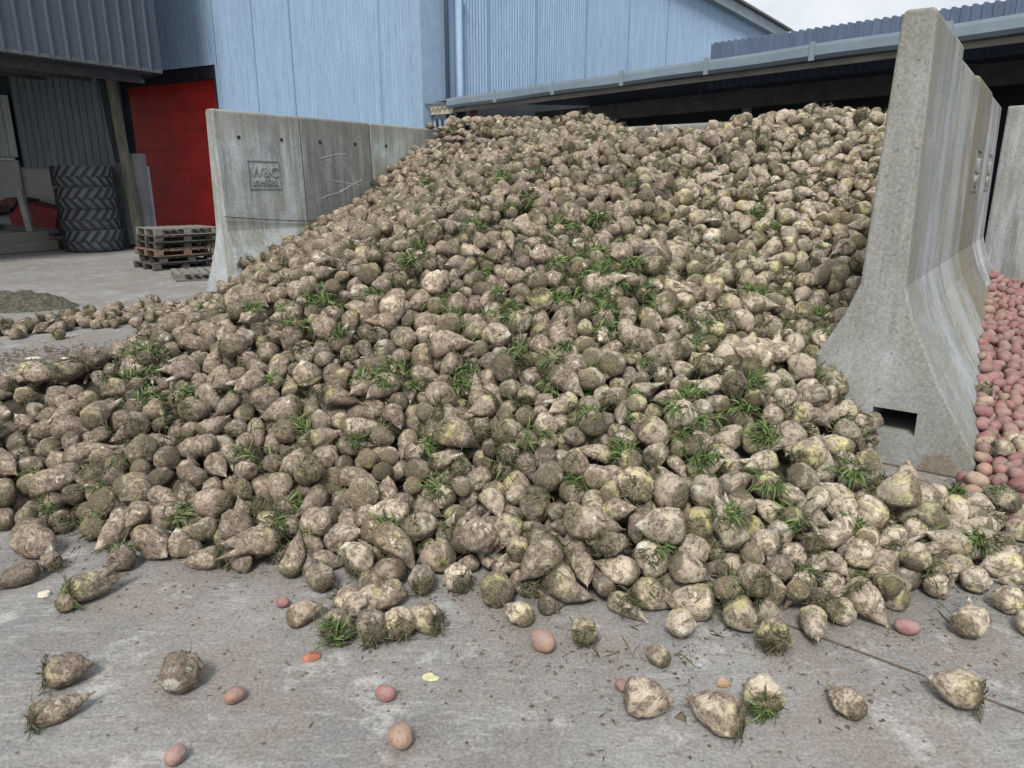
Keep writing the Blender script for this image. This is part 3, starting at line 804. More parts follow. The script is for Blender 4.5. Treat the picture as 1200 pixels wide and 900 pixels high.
def heap_h(x, y):
    d = toe_dist(x, y)
    if d <= 0: return -.3
    h = .45 * d + .30 * (1 - math.exp(-d / .5))
    h += .08 * noise.noise(Vector((x * .9, y * .9, 3))) * min(1, d)
    v = Vector((x, y, 0)); db = (R1 - L1).normalized(); dr = (R1 - R0).normalized()
    s = (v - L1).dot(db); back = (v - L1).dot(Vector((db.y, -db.x, 0))); right = (v - R0).dot(Vector((-dr.y, dr.x, 0)))
    # two crests along the back with a dip between them, lower against the walls, as the skyline shows
    top = 2.86 + .05 * noise.noise(Vector((x * 1.3, y * 1.3, 8)))
    top -= .78 * math.exp(-((s - 4.15) / 1.0) ** 2) + .12 * math.exp(-max(0, back) / .5) + .80 * math.exp(-max(0, right) / .7)
    h += .78 * math.exp(-(s / 1.9) ** 2 - (back / 1.7) ** 2)
    k = .12
    return -k * math.log(math.exp(-(h - 2) / k) + math.exp(-(top - 2) / k)) + 2

# ------------------------------------------------------------------ one beet: swollen root, cut crown at +x, tail at -x
BEET_V = 10
def beet_params(i):
    r = random.Random(100 + i)
    kind = i % 5
    L = (1.04, 1.30, .88, 1.16, 1.42)[kind] * r.uniform(.93, 1.07)
    return dict(L=L, w=(.76, .76, .82, .72, .68)[kind] * r.uniform(.93, 1.08), peak=(.60, .66, .54, .68, .70)[kind], tip=(.92, 1.25, .70, 1.05, 1.30)[kind],
                flat=r.uniform(.86, 1.0), bend=r.uniform(-.14, .14), seed=r.uniform(0, 50), furrow=r.uniform(.02, .06), fork=(i in (3, 9)))
def beet_profile(t, p):
    """radius for t from 0 (root tip) to 1 (crown)"""
    pk = p['peak']
    if t < pk:
        u = t / pk
        return math.sin(u * math.pi / 2) ** p['tip'] * .5 if u > 0 else 0
    u = (t - pk) / (1 - pk)
    return .5 * math.sqrt(max(0, 1 - (u * .985) ** 2.9)) ** .85
def beet_verts(i, nl, nr):
    """unit-ish beet, length ~L along x, centred on its mass; returns verts, faces, and crown factor per vertex"""
    p = beet_params(i); vs = []; cr = []
    L = p['L']; W = p['w'] * 1.0
    for a in range(nl + 1):
        t = .5 - .5 * math.cos(math.pi * a / nl) if True else a / nl
        r = beet_profile(t, p) * W
        if t < .12: r = max(r * .9, .018 * (1 if a else .3))
        x = (t - .56) * L
        by = p['bend'] * (t - .5) ** 2 * 2; bz = p['bend'] * .6 * math.sin(t * 3)
        for k in range(nr):
            th = 2 * math.pi * k / nr
            q = Vector((x * 1.0, math.cos(th), math.sin(th)))
            s = Vector((t * 2.2 + p['seed'], math.cos(th) * 1.1, math.sin(th) * 1.1))
            lump = 1 + .17 * noise.noise(s * 1.1) + .10 * noise.noise(s * 2.6) + .06 * noise.noise(s * 6)
            fur = 1 - p['furrow'] * max(0, math.cos(2 * (th + t * 1.2 + p['seed']))) ** 6 * (1 if .15 < t < .85 else 0) * 2
            rr = r * lump * fur
            ring = .012 * math.sin(t * 42 + p['seed']) * (1 if t > .55 else .3)
            rr *= 1 + ring
            vs.append(Vector((x + .03 * noise.noise(s * 3), rr * math.cos(th) + by, rr * math.sin(th) * p['flat'] + bz))); cr.append(t)
    n = len(vs)
    p0 = sum(vs[:nr], Vector()) / nr + Vector((-.05 * L, 0, 0)); p1 = sum(vs[-nr:], Vector()) / nr + Vector((.006, 0, 0))
    vs += [p0, p1]; cr += [0, 1]
    fs = []
    for a in range(nl):
        for k in range(nr):
            fs.append((a * nr + k, a * nr + (k + 1) % nr, (a + 1) * nr + (k + 1) % nr, (a + 1) * nr + k))
    for k in range(nr):
        fs.append((n, (k + 1) % nr, k)); fs.append((n + 1, nl * nr + k, nl * nr + (k + 1) % nr))
    if p['fork'] and nl > 12:
        # a side root: a short tapering horn fused into the flank
        b = len(vs); m = max(6, nr // 3); c0 = Vector((-.05 * L, .18 * W, 0)); d0 = Vector((-.8, .55, .1)).normalized(); u = d0.cross(Vector((0, 0, 1))).normalized(); w = d0.cross(u)
        for a in range(6):
            t = a / 5; c = c0 + d0 * (.52 * L * t) + Vector((-.06, -.05, 0)) * t * t * L; r = .19 * W * (1 - t) ** .8 + .012
            for k in range(m):
                th = 2 * math.pi * k / m; vs.append(c + (u * math.cos(th) + w * math.sin(th)) * r); cr.append(.25 * (1 - t))
        for a in range(5):
            for k in range(m): fs.append((b + a * m + k, b + a * m + (k + 1) % m, b + (a + 1) * m + (k + 1) % m, b + (a + 1) * m + k))
        fs.append(tuple(b + 5 * m + k for k in range(m)))
    return [v * .165 for v in vs], fs, cr
POT_V = 6
def potato_verts(i, nl=12, nr=14):
    r = random.Random(400 + i); L = r.uniform(1.0, 1.35); s0 = r.uniform(0, 60); vs = []
    for a in range(nl + 1):
        t = a / nl; ph = math.pi * t; rad = .5 * math.sin(ph) ** .85 if 0 < a < nl else 0.02
        x = -math.cos(ph) * .5 * L
        for k in range(nr):
            th = 2 * math.pi * k / nr; q = Vector((x + s0, math.cos(th) * math.sin(ph), math.sin(th)))
            l = 1 + .16 * noise.noise(q * 1.4) + .04 * noise.noise(q * 4)
            vs.append(Vector((x, rad * l * math.cos(th) * .9, rad * l * math.sin(th) * .8)))
    fs = [(a * nr + k, a * nr + (k + 1) % nr, (a + 1) * nr + (k + 1) % nr, (a + 1) * nr + k) for a in range(nl) for k in range(nr)]
    fs.append(tuple(range(nr))[::-1]); fs.append(tuple(nl * nr + k for k in range(nr)))
    return [v * .082 for v in vs], fs
def pot_h(x, y):
    # potato bay: rises from its front edge towards the back wall
    a = atz(1170, 592); b = R0
    dr = (R1 - R0).normalized(); s = (Vector((x, y, 0)) - R0).dot(dr)
    return max(-.2, min(.62, .13 + (s + .1) * .115)) + .035 * noise.noise(Vector((x * 2, y * 2, 0)))
# one row per root as it came to rest: shape, size x 50, x, y, z in cm, three turns in steps of 5 degrees
NVIS = 3219
LOOSE_DROP = []
BEETS = [
6,57,35,208,5,4,70,11,2,59,56,207,6,4,70,18,8,57,101,219,6,14,67,33,4,58,33,263,24,7,68,40,1,54,11,250,15,6,65,7,0,59,59,254,27,10,0,0,0,57,56,232,15,57,71,58,3,56,86,261,24,68,11,61,
7,55,31,229,7,66,70,12,0,59,-206,280,6,5,69,32,9,56,-48,266,12,2,46,70,8,57,168,289,26,13,67,65,3,57,18,227,6,67,39,14,7,45,151,227,6,50,62,3,9,54,-108,270,11,37,1,3,6,41,131,232,7,66,64,28,
2,57,-16,255,8,49,63,17,7,56,65,273,33,55,0,62,2,54,163,236,6,69,69,10,6,56,-221,321,16,3,0,45,6,59,-152,298,8,15,0,34,2,56,-13,265,18,40,7,14,6,52,115,310,42,25,0,29,1,59,-27,326,39,65,66,41,
1,55,-138,300,15,6,71,68,0,56,-154,280,6,59,69,28,1,46,4,228,6,41,1,57,1,38,87,217,4,59,70,34,5,59,177,283,17,47,68,61,6,44,41,250,10,2,1,66,6,55,51,279,34,68,71,53,4,55,-179,294,5,51,69,16,
6,59,-179,318,14,69,68,43,2,55,55,251,15,45,10,71,5,48,88,235,16,49,70,56,0,49,201,264,5,22,71,0,0,53,-6,245,6,32,70,57,0,55,67,235,6,22,71,71,5,58,79,276,31,12,5,12,1,42,71,219,5,49,69,57,
4,41,44,227,7,25,67,6,4,47,133,267,19,1,6,40,7,56,156,287,17,33,64,3,5,58,11,287,19,11,59,52,7,57,80,326,49,7,71,33,1,56,135,305,40,10,32,8,9,48,-78,257,5,48,2,61,4,43,22,242,7,71,67,37,
7,46,-62,260,10,70,4,46,3,46,197,273,9,21,65,4,0,53,-31,267,6,65,68,71,9,54,-38,280,13,3,40,10,1,58,-35,384,71,65,1,38,2,46,82,227,6,20,65,26,7,55,-67,299,20,27,68,55,7,53,-119,282,13,14,68,9,
2,43,159,254,14,3,5,45,5,44,-35,257,4,68,0,37,2,56,65,315,44,8,65,33,0,53,-52,284,18,49,3,70,7,42,137,254,15,63,16,63,1,53,-119,355,42,14,68,1,4,41,-90,266,8,4,8,53,5,48,-74,283,6,7,4,39,
3,58,-95,310,26,1,64,60,1,54,77,269,21,65,71,48,8,47,67,242,15,3,41,0,4,47,181,270,12,50,5,2,7,48,-85,283,14,14,0,26,3,55,28,353,58,3,64,32,6,43,-2,272,15,71,64,11,1,59,132,382,65,11,4,69,
5,40,121,232,5,13,42,6,8,49,128,291,31,4,41,3,6,42,-51,258,4,4,70,69,1,59,81,375,68,35,69,65,9,59,18,298,29,4,39,13,3,41,-129,270,4,14,70,1,6,55,-186,338,26,22,66,66,6,44,233,315,11,1,2,59,
3,56,-220,363,38,2,3,53,7,38,183,252,5,27,19,71,4,58,56,440,98,65,33,71,5,53,-66,358,54,65,67,4,7,41,-163,269,5,6,68,11,9,55,-217,344,22,6,34,5,5,45,108,283,31,1,70,57,1,58,-38,352,51,0,1,60,
7,58,166,398,55,13,61,7,2,44,101,257,18,59,0,67,7,45,-188,304,14,0,45,17,9,53,-42,327,30,5,35,4,9,47,97,289,30,64,34,6,4,38,4,240,7,43,9,0,4,48,-90,358,48,0,40,5,6,54,0,325,39,12,68,45,
4,42,-101,282,13,22,1,5,6,36,-54,251,4,15,39,67,7,44,152,298,29,62,9,51,0,57,-234,359,31,4,71,37,3,58,54,267,21,11,6,56,4,45,-75,338,39,14,0,41,8,55,147,257,9,68,10,23,6,48,132,320,39,2,67,13,
6,37,27,249,11,18,68,20,2,41,104,250,11,63,9,70,7,55,-133,369,44,9,61,27,1,41,81,238,9,14,45,10,4,52,-260,410,50,67,0,49,7,55,-114,386,53,31,14,67,4,41,41,256,18,2,40,9,4,39,141,241,11,0,69,53,
3,44,85,295,35,57,30,66,8,53,-159,402,67,17,1,45,2,48,142,282,20,5,2,68,1,57,-2,370,60,63,44,14,2,48,71,253,17,68,69,7,3,44,110,295,37,0,0,6,4,38,138,233,3,34,70,67,9,57,-189,397,52,41,3,11,
9,45,-91,299,16,53,68,11,4,59,155,466,83,70,30,22,0,44,-31,295,22,23,6,65,0,59,-8,397,73,60,3,27,1,58,114,351,58,22,70,50,8,55,54,368,64,69,38,11,2,46,96,277,26,32,53,1,6,47,153,350,50,67,67,70,
8,49,-165,359,41,0,37,11,3,56,-145,382,49,5,70,13,9,42,124,271,23,61,1,22,5,59,184,398,45,9,12,66,1,39,44,270,26,70,5,29,6,56,90,427,84,11,66,64,3,47,-154,321,20,8,3,66,6,39,-8,289,20,6,68,23,
3,54,-19,277,13,69,9,50,3,46,29,291,26,0,37,5,8,45,29,296,35,61,45,7,8,45,-108,309,19,70,44,54,1,54,73,386,71,54,65,67,4,54,90,475,104,52,0,65,5,52,-250,420,54,12,0,48,9,36,158,271,13,46,68,2,
5,56,4,407,78,68,2,44,8,48,38,322,46,3,39,18,5,44,36,289,33,59,69,51,7,45,-171,333,24,9,67,66,2,56,-110,414,74,7,65,25,7,58,-72,430,84,8,46,61,3,45,66,306,37,62,1,46,8,39,-169,295,12,70,40,52,
4,41,-135,288,10,7,71,54,7,45,60,220,6,13,64,7,2,59,18,434,88,0,48,9,8,37,107,275,24,9,5,63,1,48,-100,300,12,14,68,40,4,46,171,357,40,54,69,2,9,40,128,255,9,45,1,20,3,51,-275,405,49,65,36,2,
4,44,-18,307,23,1,68,6,2,48,167,315,29,51,65,54,4,36,116,268,22,6,45,4,5,58,131,468,90,3,60,12,9,58,42,357,60,69,71,51,8,43,-191,297,5,22,68,59,5,57,-138,439,77,19,70,2,8,46,-43,316,25,0,69,46,
1,57,-78,368,52,3,70,13,3,44,26,343,49,11,69,7,5,43,-14,349,46,16,68,1,1,58,-222,411,52,13,7,58,0,38,93,230,5,66,42,69,4,37,-217,309,8,69,45,52,1,45,-72,309,23,13,71,34,0,54,-21,407,75,67,12,53,
4,56,-144,337,25,49,69,25,6,41,-153,348,37,4,33,10,5,38,199,295,15,11,67,20,8,46,-113,341,35,65,63,53,3,56,102,369,64,45,69,50,8,43,91,320,45,56,67,66,1,39,25,263,12,14,59,6,0,47,51,313,39,68,49,46,
5,47,-242,338,17,14,0,53,7,48,-205,325,17,62,59,53,2,59,-49,446,96,1,23,3,2,39,112,257,13,5,5,4,4,45,-164,375,43,67,45,67,4,37,39,312,35,28,2,69,6,42,-77,329,33,5,36,71,5,42,-93,334,34,4,3,41,
1,42,-210,306,3,69,69,57,3,57,-169,469,83,70,68,31,9,46,155,325,34,43,0,62,4,47,-133,393,54,0,63,15,6,45,-194,353,35,48,69,55,1,44,-223,389,44,62,66,44,6,37,-142,322,25,68,41,63,2,43,-150,331,32,19,3,1,
8,41,83,303,41,56,46,9,5,38,119,283,27,62,70,32,8,42,52,303,35,3,65,61,0,58,-86,318,18,46,65,54,3,46,180,261,4,59,70,5,0,56,141,433,76,49,6,9,8,38,116,239,4,11,39,7,0,40,124,248,5,13,3,39,
1,43,-164,311,12,57,38,68,4,35,170,254,7,10,45,0,5,38,3,262,13,9,1,51,1,59,-138,465,89,19,2,64,2,45,-90,326,28,65,60,25,6,53,31,420,78,55,68,67,0,53,-131,416,67,25,58,12,2,44,-189,363,40,17,68,3,
3,35,106,238,8,8,47,20,1,53,-251,332,22,55,70,29,8,39,7,309,30,11,47,62,8,41,-126,311,17,65,66,53,2,48,-61,402,70,56,23,0,0,43,-38,290,17,18,40,71,0,40,131,283,25,62,65,5,6,55,96,245,6,9,0,54,
5,40,-59,342,44,68,63,28,3,38,-32,313,31,5,1,42,2,59,138,368,52,36,1,61,1,49,126,372,59,55,63,56,1,57,-24,378,56,31,69,18,8,58,-48,397,61,58,37,4,5,44,191,280,12,10,2,20,3,38,120,261,17,68,39,17,
8,58,11,372,54,32,4,17,0,55,20,369,62,69,66,46,8,45,-33,376,61,36,63,0,0,57,-36,409,77,13,0,54,2,45,16,331,42,69,12,59,4,40,-151,311,14,5,62,38,4,37,95,252,15,63,64,47,9,45,230,297,3,41,69,56,
2,58,221,313,6,4,70,3,2,37,170,275,15,41,65,2,3,44,121,347,53,47,2,53,2,44,165,335,38,56,0,23,4,38,-169,323,19,27,69,53,9,54,25,391,73,61,70,17,6,43,-64,338,34,68,42,18,9,54,-47,379,52,6,40,0,
9,45,-242,371,36,44,69,13,4,54,-161,438,76,34,0,16,9,45,100,350,58,0,0,6,9,47,-69,319,27,5,45,20,8,54,-3,319,23,31,0,62,5,53,-34,437,83,6,67,12,3,38,98,311,42,52,70,66,4,54,-243,317,14,50,0,59,
0,58,72,483,111,11,71,10,4,35,-149,359,44,35,65,8,2,32,-183,275,4,4,67,23,3,37,52,226,4,57,70,46,5,56,42,463,102,3,69,48,6,31,79,249,10,71,64,59,5,53,-84,463,93,6,26,71,4,44,36,278,23,9,67,21,
7,38,113,248,7,5,30,57,3,44,-21,388,67,37,69,1,3,43,-210,317,12,0,68,59,7,44,-98,348,38,9,14,60,6,56,143,465,78,67,64,36,2,39,109,265,19,71,24,49,7,54,-77,308,12,19,8,4,0,41,-143,280,6,47,17,2,
1,42,46,343,53,10,71,57,8,55,-92,470,100,13,0,52,7,55,-55,509,122,60,46,8,5,59,42,537,134,15,65,26,3,40,96,305,37,62,69,35,2,32,-112,267,4,11,4,5,9,42,100,335,53,69,0,60,4,36,203,254,3,32,70,68,
5,41,141,301,30,47,2,8,6,36,-78,269,3,68,70,39,5,41,267,367,16,70,70,37,5,53,-104,321,26,48,65,71,8,38,29,322,40,50,3,8,7,38,126,331,47,67,16,61,3,42,-192,323,17,68,63,39,6,55,9,518,124,70,5,70,
3,54,86,253,6,23,67,14,8,46,3,304,22,69,66,27,7,47,66,398,73,16,29,69,6,38,7,319,39,0,0,54,3,41,0,316,34,12,70,48,5,54,19,473,110,1,1,10,4,48,-192,426,61,8,40,71,2,42,-114,300,14,52,67,54,
1,43,144,294,22,7,6,69,4,47,18,387,67,67,45,64,2,47,-207,339,22,54,1,54,1,45,-77,420,76,68,2,0,0,42,15,307,34,7,53,21,9,40,68,352,55,1,4,35,1,37,-27,280,11,12,12,47,0,48,-56,436,87,24,66,4,
5,34,120,255,10,12,1,15,7,42,-143,352,33,5,29,13,9,46,-130,331,25,35,2,14,6,46,-275,390,41,30,0,62,0,44,-58,306,18,9,20,9,4,44,-125,315,26,2,5,24,3,43,-99,408,68,21,5,44,9,38,-216,352,28,37,67,7,
1,53,154,406,60,3,71,5,7,44,-87,276,6,5,45,51,5,53,32,365,62,11,2,20,0,58,183,295,21,38,6,71,9,35,35,247,7,53,3,58,6,44,-182,382,41,64,1,32,3,57,148,581,130,62,4,37,2,36,2,294,22,60,1,10,
5,53,53,416,78,69,6,54,1,41,44,284,28,0,0,46,9,43,-52,334,31,1,42,52,9,47,-67,469,104,0,0,6,0,57,-51,424,75,8,4,39,4,42,-18,359,51,51,12,57,1,34,-136,275,5,71,65,47,0,54,-212,371,31,0,1,47,
2,42,8,355,50,5,5,51,4,39,-117,311,15,12,48,60,1,39,-62,289,14,63,69,37,5,54,227,510,87,48,62,63,9,38,172,267,10,67,69,62,3,33,45,219,3,14,70,60,7,40,-240,351,23,41,61,0,6,38,-24,314,26,52,64,52,
6,54,255,560,107,4,69,6,7,42,-121,342,28,22,16,56,9,59,143,491,94,30,67,65,1,42,-69,351,43,2,5,57,6,57,-84,430,80,59,10,22,8,42,155,314,29,44,67,4,5,47,53,397,73,69,71,13,2,42,-142,362,38,7,64,63,
3,45,-96,421,76,49,63,20,4,37,-24,298,25,28,70,59,7,40,85,350,57,52,0,58,1,42,0,360,52,9,0,48,7,38,139,351,50,57,10,66,0,43,-251,364,28,0,70,9,7,39,-237,305,5,23,5,53,4,44,59,434,88,64,64,2,
9,40,-14,335,40,50,2,52,3,47,-76,385,58,3,71,42,5,40,78,360,59,71,2,54,4,35,164,301,24,52,65,55,1,39,-62,315,25,35,66,61,8,37,-181,328,20,53,64,49,4,46,-54,276,13,5,68,38,8,58,57,483,106,63,70,49,
1,30,112,226,4,49,70,55,0,53,-97,455,88,62,3,14,5,58,7,445,91,66,34,12,6,57,-47,409,69,68,0,24,1,53,197,553,108,16,65,70,6,44,82,418,78,13,67,31,9,32,75,301,32,2,44,61,1,38,61,333,52,71,69,46,
8,46,-173,403,56,9,14,43,8,37,97,297,35,55,0,40,8,48,-21,495,118,63,69,38,9,46,-10,364,50,60,10,71,1,38,-32,339,45,65,66,44,3,58,15,412,71,8,71,63,9,46,117,416,73,34,2,67,6,45,-41,495,113,12,69,71,
0,38,146,266,15,13,68,46,0,53,18,253,6,69,40,65,7,37,-116,326,24,5,6,68,1,47,-93,492,111,14,9,56,7,41,-117,393,63,5,29,3,4,45,55,334,47,11,71,14,1,55,218,510,93,21,69,55,6,41,-43,347,43,64,67,50,
8,39,88,360,63,52,5,64,7,59,123,402,61,39,67,5,4,58,68,637,160,39,5,68,0,54,104,399,67,70,0,27,9,30,-2,255,8,54,1,39,7,31,19,281,20,7,7,40,4,42,105,459,92,6,70,31,5,56,44,377,62,7,67,48,
6,53,-242,439,54,68,70,42,5,43,2,449,100,16,1,30,8,43,138,334,45,6,66,41,0,54,96,419,74,9,1,22,4,45,39,335,50,69,34,56,8,49,15,445,97,39,70,58,4,41,5,337,44,18,67,57,7,40,-197,334,20,1,66,4,
5,57,-37,339,36,57,68,41,0,58,163,499,91,20,46,69,7,39,65,378,65,65,57,43,5,46,-160,338,28,18,71,69,0,38,-59,321,30,69,68,56,8,41,16,319,38,36,1,15,2,43,146,343,45,66,1,39,5,47,205,503,90,66,71,34,
7,54,85,508,114,7,65,28,7,48,-225,470,66,5,27,51,3,41,-214,410,56,67,65,51,4,41,76,337,54,16,2,8,5,42,91,329,50,12,4,19,4,43,110,325,48,68,0,50,5,47,168,418,63,9,68,15,1,46,-78,414,68,71,68,47,
6,53,8,279,9,70,67,54,9,58,210,489,77,21,65,10,5,46,25,450,97,71,2,69,7,55,177,482,78,8,38,11,5,56,303,646,157,22,64,17,4,41,-158,377,50,34,1,17,0,35,-46,306,21,54,64,55,0,48,-166,394,50,22,67,5,
0,31,80,256,14,59,61,52,6,41,113,426,79,61,68,37,4,58,91,577,137,58,71,69,1,37,156,348,40,5,65,33,6,57,236,520,92,26,50,70,7,38,99,268,19,3,43,1,7,56,-78,356,38,33,3,58,8,38,-267,372,30,52,11,15,
5,48,29,378,67,46,70,0,1,45,-129,492,96,6,3,42,6,44,54,241,5,58,69,34,3,56,59,594,149,13,36,3,4,45,201,537,102,23,0,70,3,43,-28,487,112,71,70,37,6,57,203,763,199,60,65,28,6,56,-127,522,108,19,71,69,
7,40,-232,376,41,65,71,65,7,47,-186,434,67,52,5,3,7,59,-185,574,93,71,64,67,6,46,-174,456,78,12,32,71,8,46,40,394,68,39,71,57,4,38,-105,360,42,3,30,19,1,38,-290,395,45,63,0,67,0,39,157,255,5,41,71,59,
2,44,-94,405,60,64,12,11,6,56,81,560,134,19,67,16,9,39,-260,355,25,41,3,59,2,57,84,544,125,70,1,28,7,41,81,434,91,51,2,52,9,46,-178,363,29,35,3,57,3,57,235,644,145,27,71,68,4,42,-269,356,31,54,1,42,
8,53,185,555,114,14,62,69,0,36,-19,297,18,68,6,26,4,44,-45,434,84,22,69,51,5,46,-151,402,56,7,70,43,6,48,7,581,151,64,2,34,6,38,-227,350,25,71,53,8,6,42,-207,425,58,3,2,58,0,41,-12,381,62,16,71,0,
5,58,145,622,144,7,2,58,5,46,186,420,66,62,67,15,4,48,-24,515,124,7,36,7,4,45,-236,328,13,44,70,55,4,43,220,301,6,58,34,6,6,42,108,452,84,66,2,63,4,36,-29,465,104,50,64,6,9,48,-22,522,131,41,67,69,
7,48,-63,372,56,68,71,45,6,44,196,476,72,23,62,56,5,45,31,444,88,9,70,1,5,31,-127,339,33,57,65,22,1,55,119,585,129,57,64,46,4,31,78,317,41,8,67,29,5,54,-95,546,124,6,71,21,7,39,-226,306,5,68,67,0,
4,35,-56,320,22,60,65,71,8,35,4,397,70,52,27,67,6,57,-106,545,119,38,69,57,4,41,-26,292,13,42,68,60,6,48,-219,294,4,68,70,66,4,44,-114,452,91,32,65,59,3,47,-220,400,44,41,0,65,4,46,279,588,124,52,71,71,
8,47,-55,480,104,1,62,45,2,41,-174,343,27,59,9,12,5,54,182,309,22,4,23,9,4,31,-184,359,34,43,1,50,0,37,-49,345,37,8,66,27,8,41,149,246,7,1,22,54,3,33,-53,361,51,61,64,19,5,46,201,493,82,58,69,9,
0,42,182,442,69,27,60,7,7,54,288,606,136,11,32,3,9,38,-208,404,48,0,67,28,2,54,224,596,129,0,8,54,5,39,-251,345,20,23,49,66,8,46,-101,389,52,63,69,21,5,57,294,689,168,23,62,65,8,42,-117,449,83,10,34,0,
8,43,-202,373,39,57,0,48,6,33,-165,351,33,11,1,51,1,48,-25,462,96,18,71,61,1,41,-152,470,86,58,3,44,8,37,-238,319,6,4,10,63,4,39,-123,382,48,4,5,58,6,34,-106,395,60,0,1,48,0,37,17,348,49,2,6,26,
4,39,-135,340,29,38,0,18,8,38,-28,360,52,70,71,27,3,38,-11,330,32,61,0,55,2,47,135,497,101,9,61,45,1,59,126,623,147,53,42,71,9,42,51,488,115,53,1,2,9,40,-76,394,62,51,70,70,6,36,-58,356,48,28,2,52,
9,53,174,663,160,65,34,67,3,38,-144,396,55,55,68,41,1,37,42,406,76,3,5,54,7,36,136,254,5,23,71,53,2,56,284,630,139,3,5,33,0,58,129,631,158,58,71,61,7,42,184,363,32,71,3,3,4,54,-34,541,132,48,1,25,
4,46,115,463,88,41,3,70,1,33,72,370,62,70,34,68,8,53,234,554,104,71,5,38,2,39,43,320,37,14,68,39,5,42,-42,521,125,70,5,39,8,42,68,417,81,50,12,20,7,53,151,553,117,31,2,12,8,33,78,308,38,54,69,41,
7,42,-233,345,18,17,28,65,7,57,166,704,176,70,36,67,2,58,-164,554,96,6,61,32,9,56,113,506,103,2,4,62,8,31,35,260,15,66,2,42,2,59,303,678,165,22,65,3,7,36,-103,339,33,9,29,2,3,33,205,288,11,29,69,63,
8,57,93,664,165,69,60,29,8,37,-234,409,49,9,40,5,9,57,-103,484,100,21,69,23,1,46,-16,452,92,10,38,6,9,43,-59,276,5,67,1,63,0,45,-198,318,12,19,7,1,9,40,-76,505,114,6,33,2,6,55,176,750,193,67,65,22,
4,39,-134,355,33,34,3,58,9,44,56,364,53,45,3,54,2,54,-72,295,7,51,14,0,0,39,24,337,41,18,3,21,8,48,52,350,50,25,70,62,6,43,44,489,109,64,71,38,3,40,75,450,98,43,5,57,2,56,161,588,128,9,0,20,
2,56,181,624,139,7,44,61,5,56,116,520,107,15,0,4,4,53,-38,478,104,50,1,14,4,46,-11,427,78,70,61,20,1,45,-63,395,60,68,3,15,9,46,53,391,66,71,69,5,7,59,200,385,16,1,3,13,8,58,191,534,94,31,71,65,
6,56,110,603,142,5,63,46,7,53,-8,491,112,17,71,42,8,37,-266,382,34,47,5,68,3,38,-84,403,64,5,41,61,7,53,270,573,112,53,68,54,6,58,153,751,196,33,67,12,3,54,1,562,142,5,6,55,7,58,141,533,106,2,41,63,
8,54,65,571,137,39,0,55,3,46,34,532,130,11,34,65,0,36,-81,323,25,23,67,62,5,35,-88,348,38,1,70,65,0,42,-256,378,32,46,1,12,6,47,-173,427,67,66,0,18,7,36,32,331,45,50,48,2,6,44,196,620,136,1,68,26,
3,58,202,642,146,3,68,52,9,42,-141,315,17,53,2,56,3,57,233,484,81,56,36,0,2,45,-108,290,10,62,71,41,4,45,81,408,76,65,67,48,2,37,165,248,5,13,63,24,0,34,68,332,48,52,63,1,0,59,-101,499,106,8,62,27,
2,46,223,554,111,34,6,1,5,40,-12,479,109,66,64,47,5,47,63,510,116,66,63,27,3,41,155,393,48,0,66,26,9,42,-128,503,103,29,1,11,3,45,19,360,54,41,1,18,6,36,194,516,91,27,70,0,6,43,24,330,33,63,2,58,
2,44,-22,432,82,26,3,59,8,39,-249,392,40,3,37,60,4,44,-213,471,66,27,66,11,8,44,199,456,72,66,1,71,2,59,268,699,170,15,26,5,4,37,-2,488,119,9,44,58,4,45,-70,463,95,50,68,51,4,59,170,573,113,68,40,17,
7,42,-222,382,36,44,5,15,0,33,-95,271,4,69,41,65,5,56,242,663,153,21,1,3,9,53,-15,373,50,62,63,11,3,39,67,293,31,68,41,4,3,59,-134,513,102,12,67,38,2,58,219,579,116,1,11,69,9,53,-38,304,15,37,4,57,
2,41,45,425,82,42,4,60,8,38,-202,314,4,68,41,2,1,37,144,329,39,62,69,42,4,30,-2,333,45,51,45,4,5,47,32,523,122,1,1,57,1,38,-140,418,67,66,5,13,9,40,-182,422,62,70,37,14,8,41,303,442,29,69,69,49,
0,36,60,327,45,19,60,15,4,42,25,273,18,0,71,69,1,46,-111,412,62,7,6,59,6,40,-94,371,51,46,71,48,7,59,102,502,109,60,63,66,2,57,-73,404,62,67,12,14,3,46,251,527,98,57,68,46,5,59,290,734,189,18,47,66,
4,36,-93,384,54,0,33,14,2,45,90,458,92,66,2,30,2,41,47,434,86,16,13,23,7,53,-188,482,78,4,3,41,9,46,-12,440,88,7,26,0,2,45,-109,426,79,2,65,7,6,40,125,495,100,10,1,54,6,53,-72,546,127,23,1,60,
6,34,-65,381,60,8,67,37,3,48,-59,350,38,27,6,56,4,42,197,379,27,2,65,66,1,44,240,506,87,63,68,60,2,38,67,361,57,53,2,52,0,57,126,605,136,10,37,66,4,32,-241,405,45,58,43,63,6,29,101,404,75,1,64,66,
4,44,-98,448,80,42,1,66,7,47,-92,359,37,18,59,66,9,38,11,380,63,69,40,11,9,42,72,534,123,56,71,0,3,31,103,317,44,56,71,66,6,45,265,610,128,24,66,59,2,43,-33,314,22,27,7,3,0,43,17,421,77,57,48,67,
4,58,252,696,167,14,71,45,8,43,-145,429,71,11,4,64,4,31,132,346,48,64,41,0,1,39,120,381,59,68,59,47,8,34,62,368,57,29,66,16,6,48,-86,501,105,56,3,48,5,35,7,469,106,2,0,64,6,48,93,492,108,48,68,69,
6,45,248,615,132,9,65,23,6,39,124,458,78,1,2,68,4,44,206,299,9,25,68,62,9,45,33,497,115,9,4,10,7,48,107,411,73,65,25,53,5,46,-10,271,5,9,71,19,7,43,-69,514,119,53,1,20,9,36,143,273,15,2,33,0,
